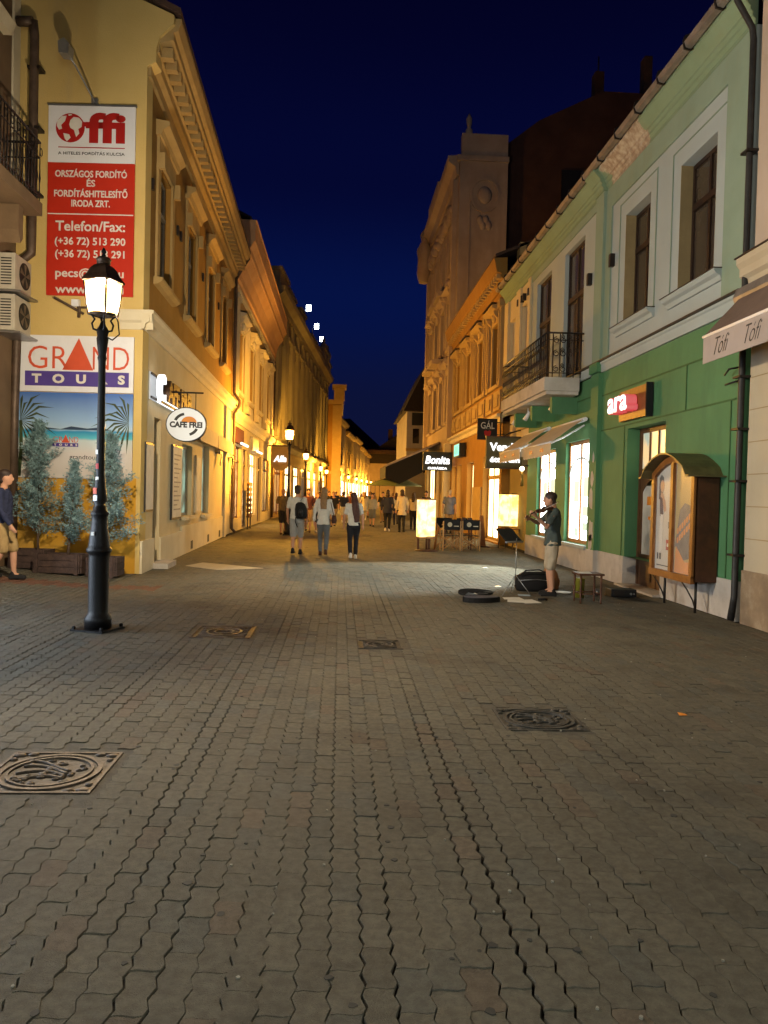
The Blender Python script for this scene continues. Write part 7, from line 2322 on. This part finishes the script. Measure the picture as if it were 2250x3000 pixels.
def cloth_lantern(x, y, zb, zt, r_, label, posts, group='glowing cloth lanterns'):
    t = thing('cloth_lantern', (x, y, 0), label, 'lantern', group)
    for ox, oy in posts:
        mb = MB().lathe([(r_ * .97, zb + random.uniform(-.02, .06)), (r_, zb + .12), (r_, zt - .05), (r_ * .97, zt)], (x + ox, y + oy), 4, False, PI / 4 + .3)
        s = build(mb, 'shade', M['lantern_cloth'], t)
        for za, zb_ in ((zt - .03, zt + .01), (zb - .05, zb - .025)):
            build(MB().lathe([(r_ * 1.02, za), (r_ * 1.02, zb_)], (x + ox, y + oy), 4, False, PI / 4 + .3), 'rim', M['wood'], s)
    return t


t = cloth_lantern(2.52, 22.3, 0.42, 1.52, .17, 'cluster of tall glowing cloth lanterns on a wooden stand in front of the terrace', [(0.1, -.1), (-.12, .0), (.02, .2)])
build(MB().lathe([(.03, 0.03), (.03, .45)], (2.55, 22.3), 8), 'post', M['darkwood'], t)
build(MB().lathe([(.34, 0.0), (.34, .03), (.05, .05)], (2.55, 22.3), 16), 'base', M['darkwood'], t)
for sx in (-.2, .12):
    build(MB().box(2.52 + sx - .03, 2.52 + sx + .03, 22.45, 22.52, 0, .44), 'leg', M['darkwood'], t)
t = cloth_lantern(5.33, 24.1, 0.66, 1.74, .165, 'pair of glowing cloth lanterns on a slim trestle against the wall by the green building', [(-.155, 0), (.165, .05)])
for ox in (-.3, -.08, .15, .36):
    build(MB().tube([(5.33 + ox, 24.1, .60), (5.33 + ox + .03, 24.05, .3), (5.33 + ox, 24.05, 0)], .018, 6), 'leg', M['pipe'], t)
build(MB().box(4.94, 5.68, 23.92, 24.28, .60, .63), 'shelf', M['wood'], t)


def director_chair():
    t = thing('director_chair', (0, 0, 0), '', 'chair', 'folding terrace chairs')
    w_ = .26
    build(MB().box(-w_ + .02, w_ - .02, -.005, .005, .62, .93).box(-w_ + .02, -w_ + .05, -.012, .012, .62, .93).box(w_ - .05, w_ - .02, -.012, .012, .62, .93), 'backrest', M['blackcloth'], t)
    lg = MB()
    lg.prism([(-.07 + .07 * math.cos(k * PI / 8), .78 + .07 * math.sin(k * PI / 8)) for k in range(16)], -.009, -.006)
    build(lg, 'round_print', M['beige_cotton'], t)
    build(MB().box(.05, .2, -.009, -.006, .72, .75), 'print_bar', M['beige_cotton'], t)
    build(MB().box(-w_ + .02, w_ - .02, .03, .44, .44, .452), 'seat', M['blackcloth'], t)
    for sx in (-1, 1):
        build(MB().box(sx * w_ - .015, sx * w_ + .015, -.012, .018, 0, .88), 'post', M['beech'], t)
        build(MB().box(sx * w_ - .015, sx * w_ + .015, .44, .47, 0, .62), 'post', M['beech'], t)
        build(MB().box(sx * w_ - .025, sx * w_ + .025, -.02, .50, .621, .645), 'armrest', M['beech'], t)
        build(MB().tube([(-sx * w_, .03, .04), (sx * w_, .03, .43)], .013, 5), 'cross_leg', M['beech'], t)
        build(MB().tube([(-sx * w_, .43, .04), (sx * w_, .43, .43)], .013, 5), 'cross_leg', M['beech'], t)
    return t


ch = director_chair()
for i, (x, y, a, lb) in enumerate(((3.32, 22.5, 4, 'black canvas director chair next to the cluster of glowing lanterns, its back to the camera'), (3.92, 22.65, -3, 'black canvas director chair farther from the lantern cluster, its back to the camera'),
                                   (3.30, 24.1, 176, 'black canvas director chair behind the table, on the lantern side'), (3.95, 24.2, 183, 'black canvas director chair behind the table, nearer the wall'))):
    o = ch if i == 0 else copy_tree(ch)
    o.location = (x, y, 0)
    o.rotation_euler = (0, 0, RAD(a))
    o['label'] = lb
t = thing('cafe_table', (3.6, 23.35, 0), 'dark terrace table with glasses between the director chairs', 'table')
build(MB().box(3.15, 4.05, 23.1, 23.6, .72, .75), 'tabletop', M['darkwood'], t)
for a in (3.2, 4.0):
    for b_ in (23.15, 23.55):
        build(MB().box(a - .02, a + .02, b_ - .02, b_ + .02, 0, .72), 'leg', M['darkwood'], t)
for k, (a, b_) in enumerate(((3.28, 23.25), (3.40, 23.32), (3.50, 23.22), (3.62, 23.33))):
    tag(build(MB().lathe([(.025, .751), (.03, .755), (.036, .90), (.03, .90), (.022, .77)], (a, b_), 10), 'drinking_glass', mat('clear_glass', (0.55, 0.52, 0.45), 0.06, spec=.8) if k == 0 else bpy.data.materials['clear_glass']),
        'drinking glass in the cluster on the terrace table, ' + ('at its left end', 'second from its left', 'third from its left', 'at its right end by the pots')[k], 'glass', 'glasses on the terrace table')
for a, lb in ((3.78, 'brown pot on the terrace table, closer to the glasses'), (3.98, 'brown pot on the terrace table, at its end by the wall')):
    tag(build(MB().lathe([(.06, .751), (.085, .80), (.07, .93), (.075, .97)], (a, 23.35), 12), 'pot', M['darkwood']), lb, 'pot')
t = thing('leaning_board', (4.62, 24.6, 0), 'reddish wooden board sign leaning on its stand before the bright shopfront', 'board sign')
build(MB().prism([(4.50, 0.02), (4.72, 0.02), (4.62, 1.02), (4.50, 1.02)], 24.5, 24.54), 'board', M['wood'], t)
build(MB().box(4.45, 4.85, 24.4, 24.7, 0, .04), 'foot', M['darkwood'], t)
build(MB().tube([(4.60, 24.55, .95), (4.70, 24.8, .02)], .02, 6), 'prop', M['darkwood'], t)
t = thing('curved_bench_end', (2.95, 22.9, 0), 'curved orange brown wooden chair arm beside the glowing lantern cluster', 'chair')
build(MB().tube([(2.86, 22.9, 0), (2.90, 22.9, .35), (2.98, 22.9, .66), (2.88, 22.9, .80), (2.78, 22.9, .84)], [.03, .03, .035, .03, .025], 8), 'curved_arm', M['wood'], t)
build(MB().tube([(2.72, 23.2, 0), (2.76, 23.2, .45), (2.72, 23.2, .84)], .028, 8), 'back_leg', M['wood'], t)
build(MB().box(2.70, 2.98, 22.88, 23.3, .42, .45), 'seat', M['wood'], t)
t = thing('parasol', (3.1, 46, 0), 'green parasol open under the big dark awning', 'parasol')
build(MB().lathe([(1.7, 2.15), (1.68, 2.2), (0.9, 2.5), (0.05, 2.8)], (3.3, 47), 8, False), 'canopy', M['green_canvas'], t)
build(MB().tube([(3.3, 47, 0), (3.3, 47, 2.75)], .03, 8), 'pole', M['wood'], t)
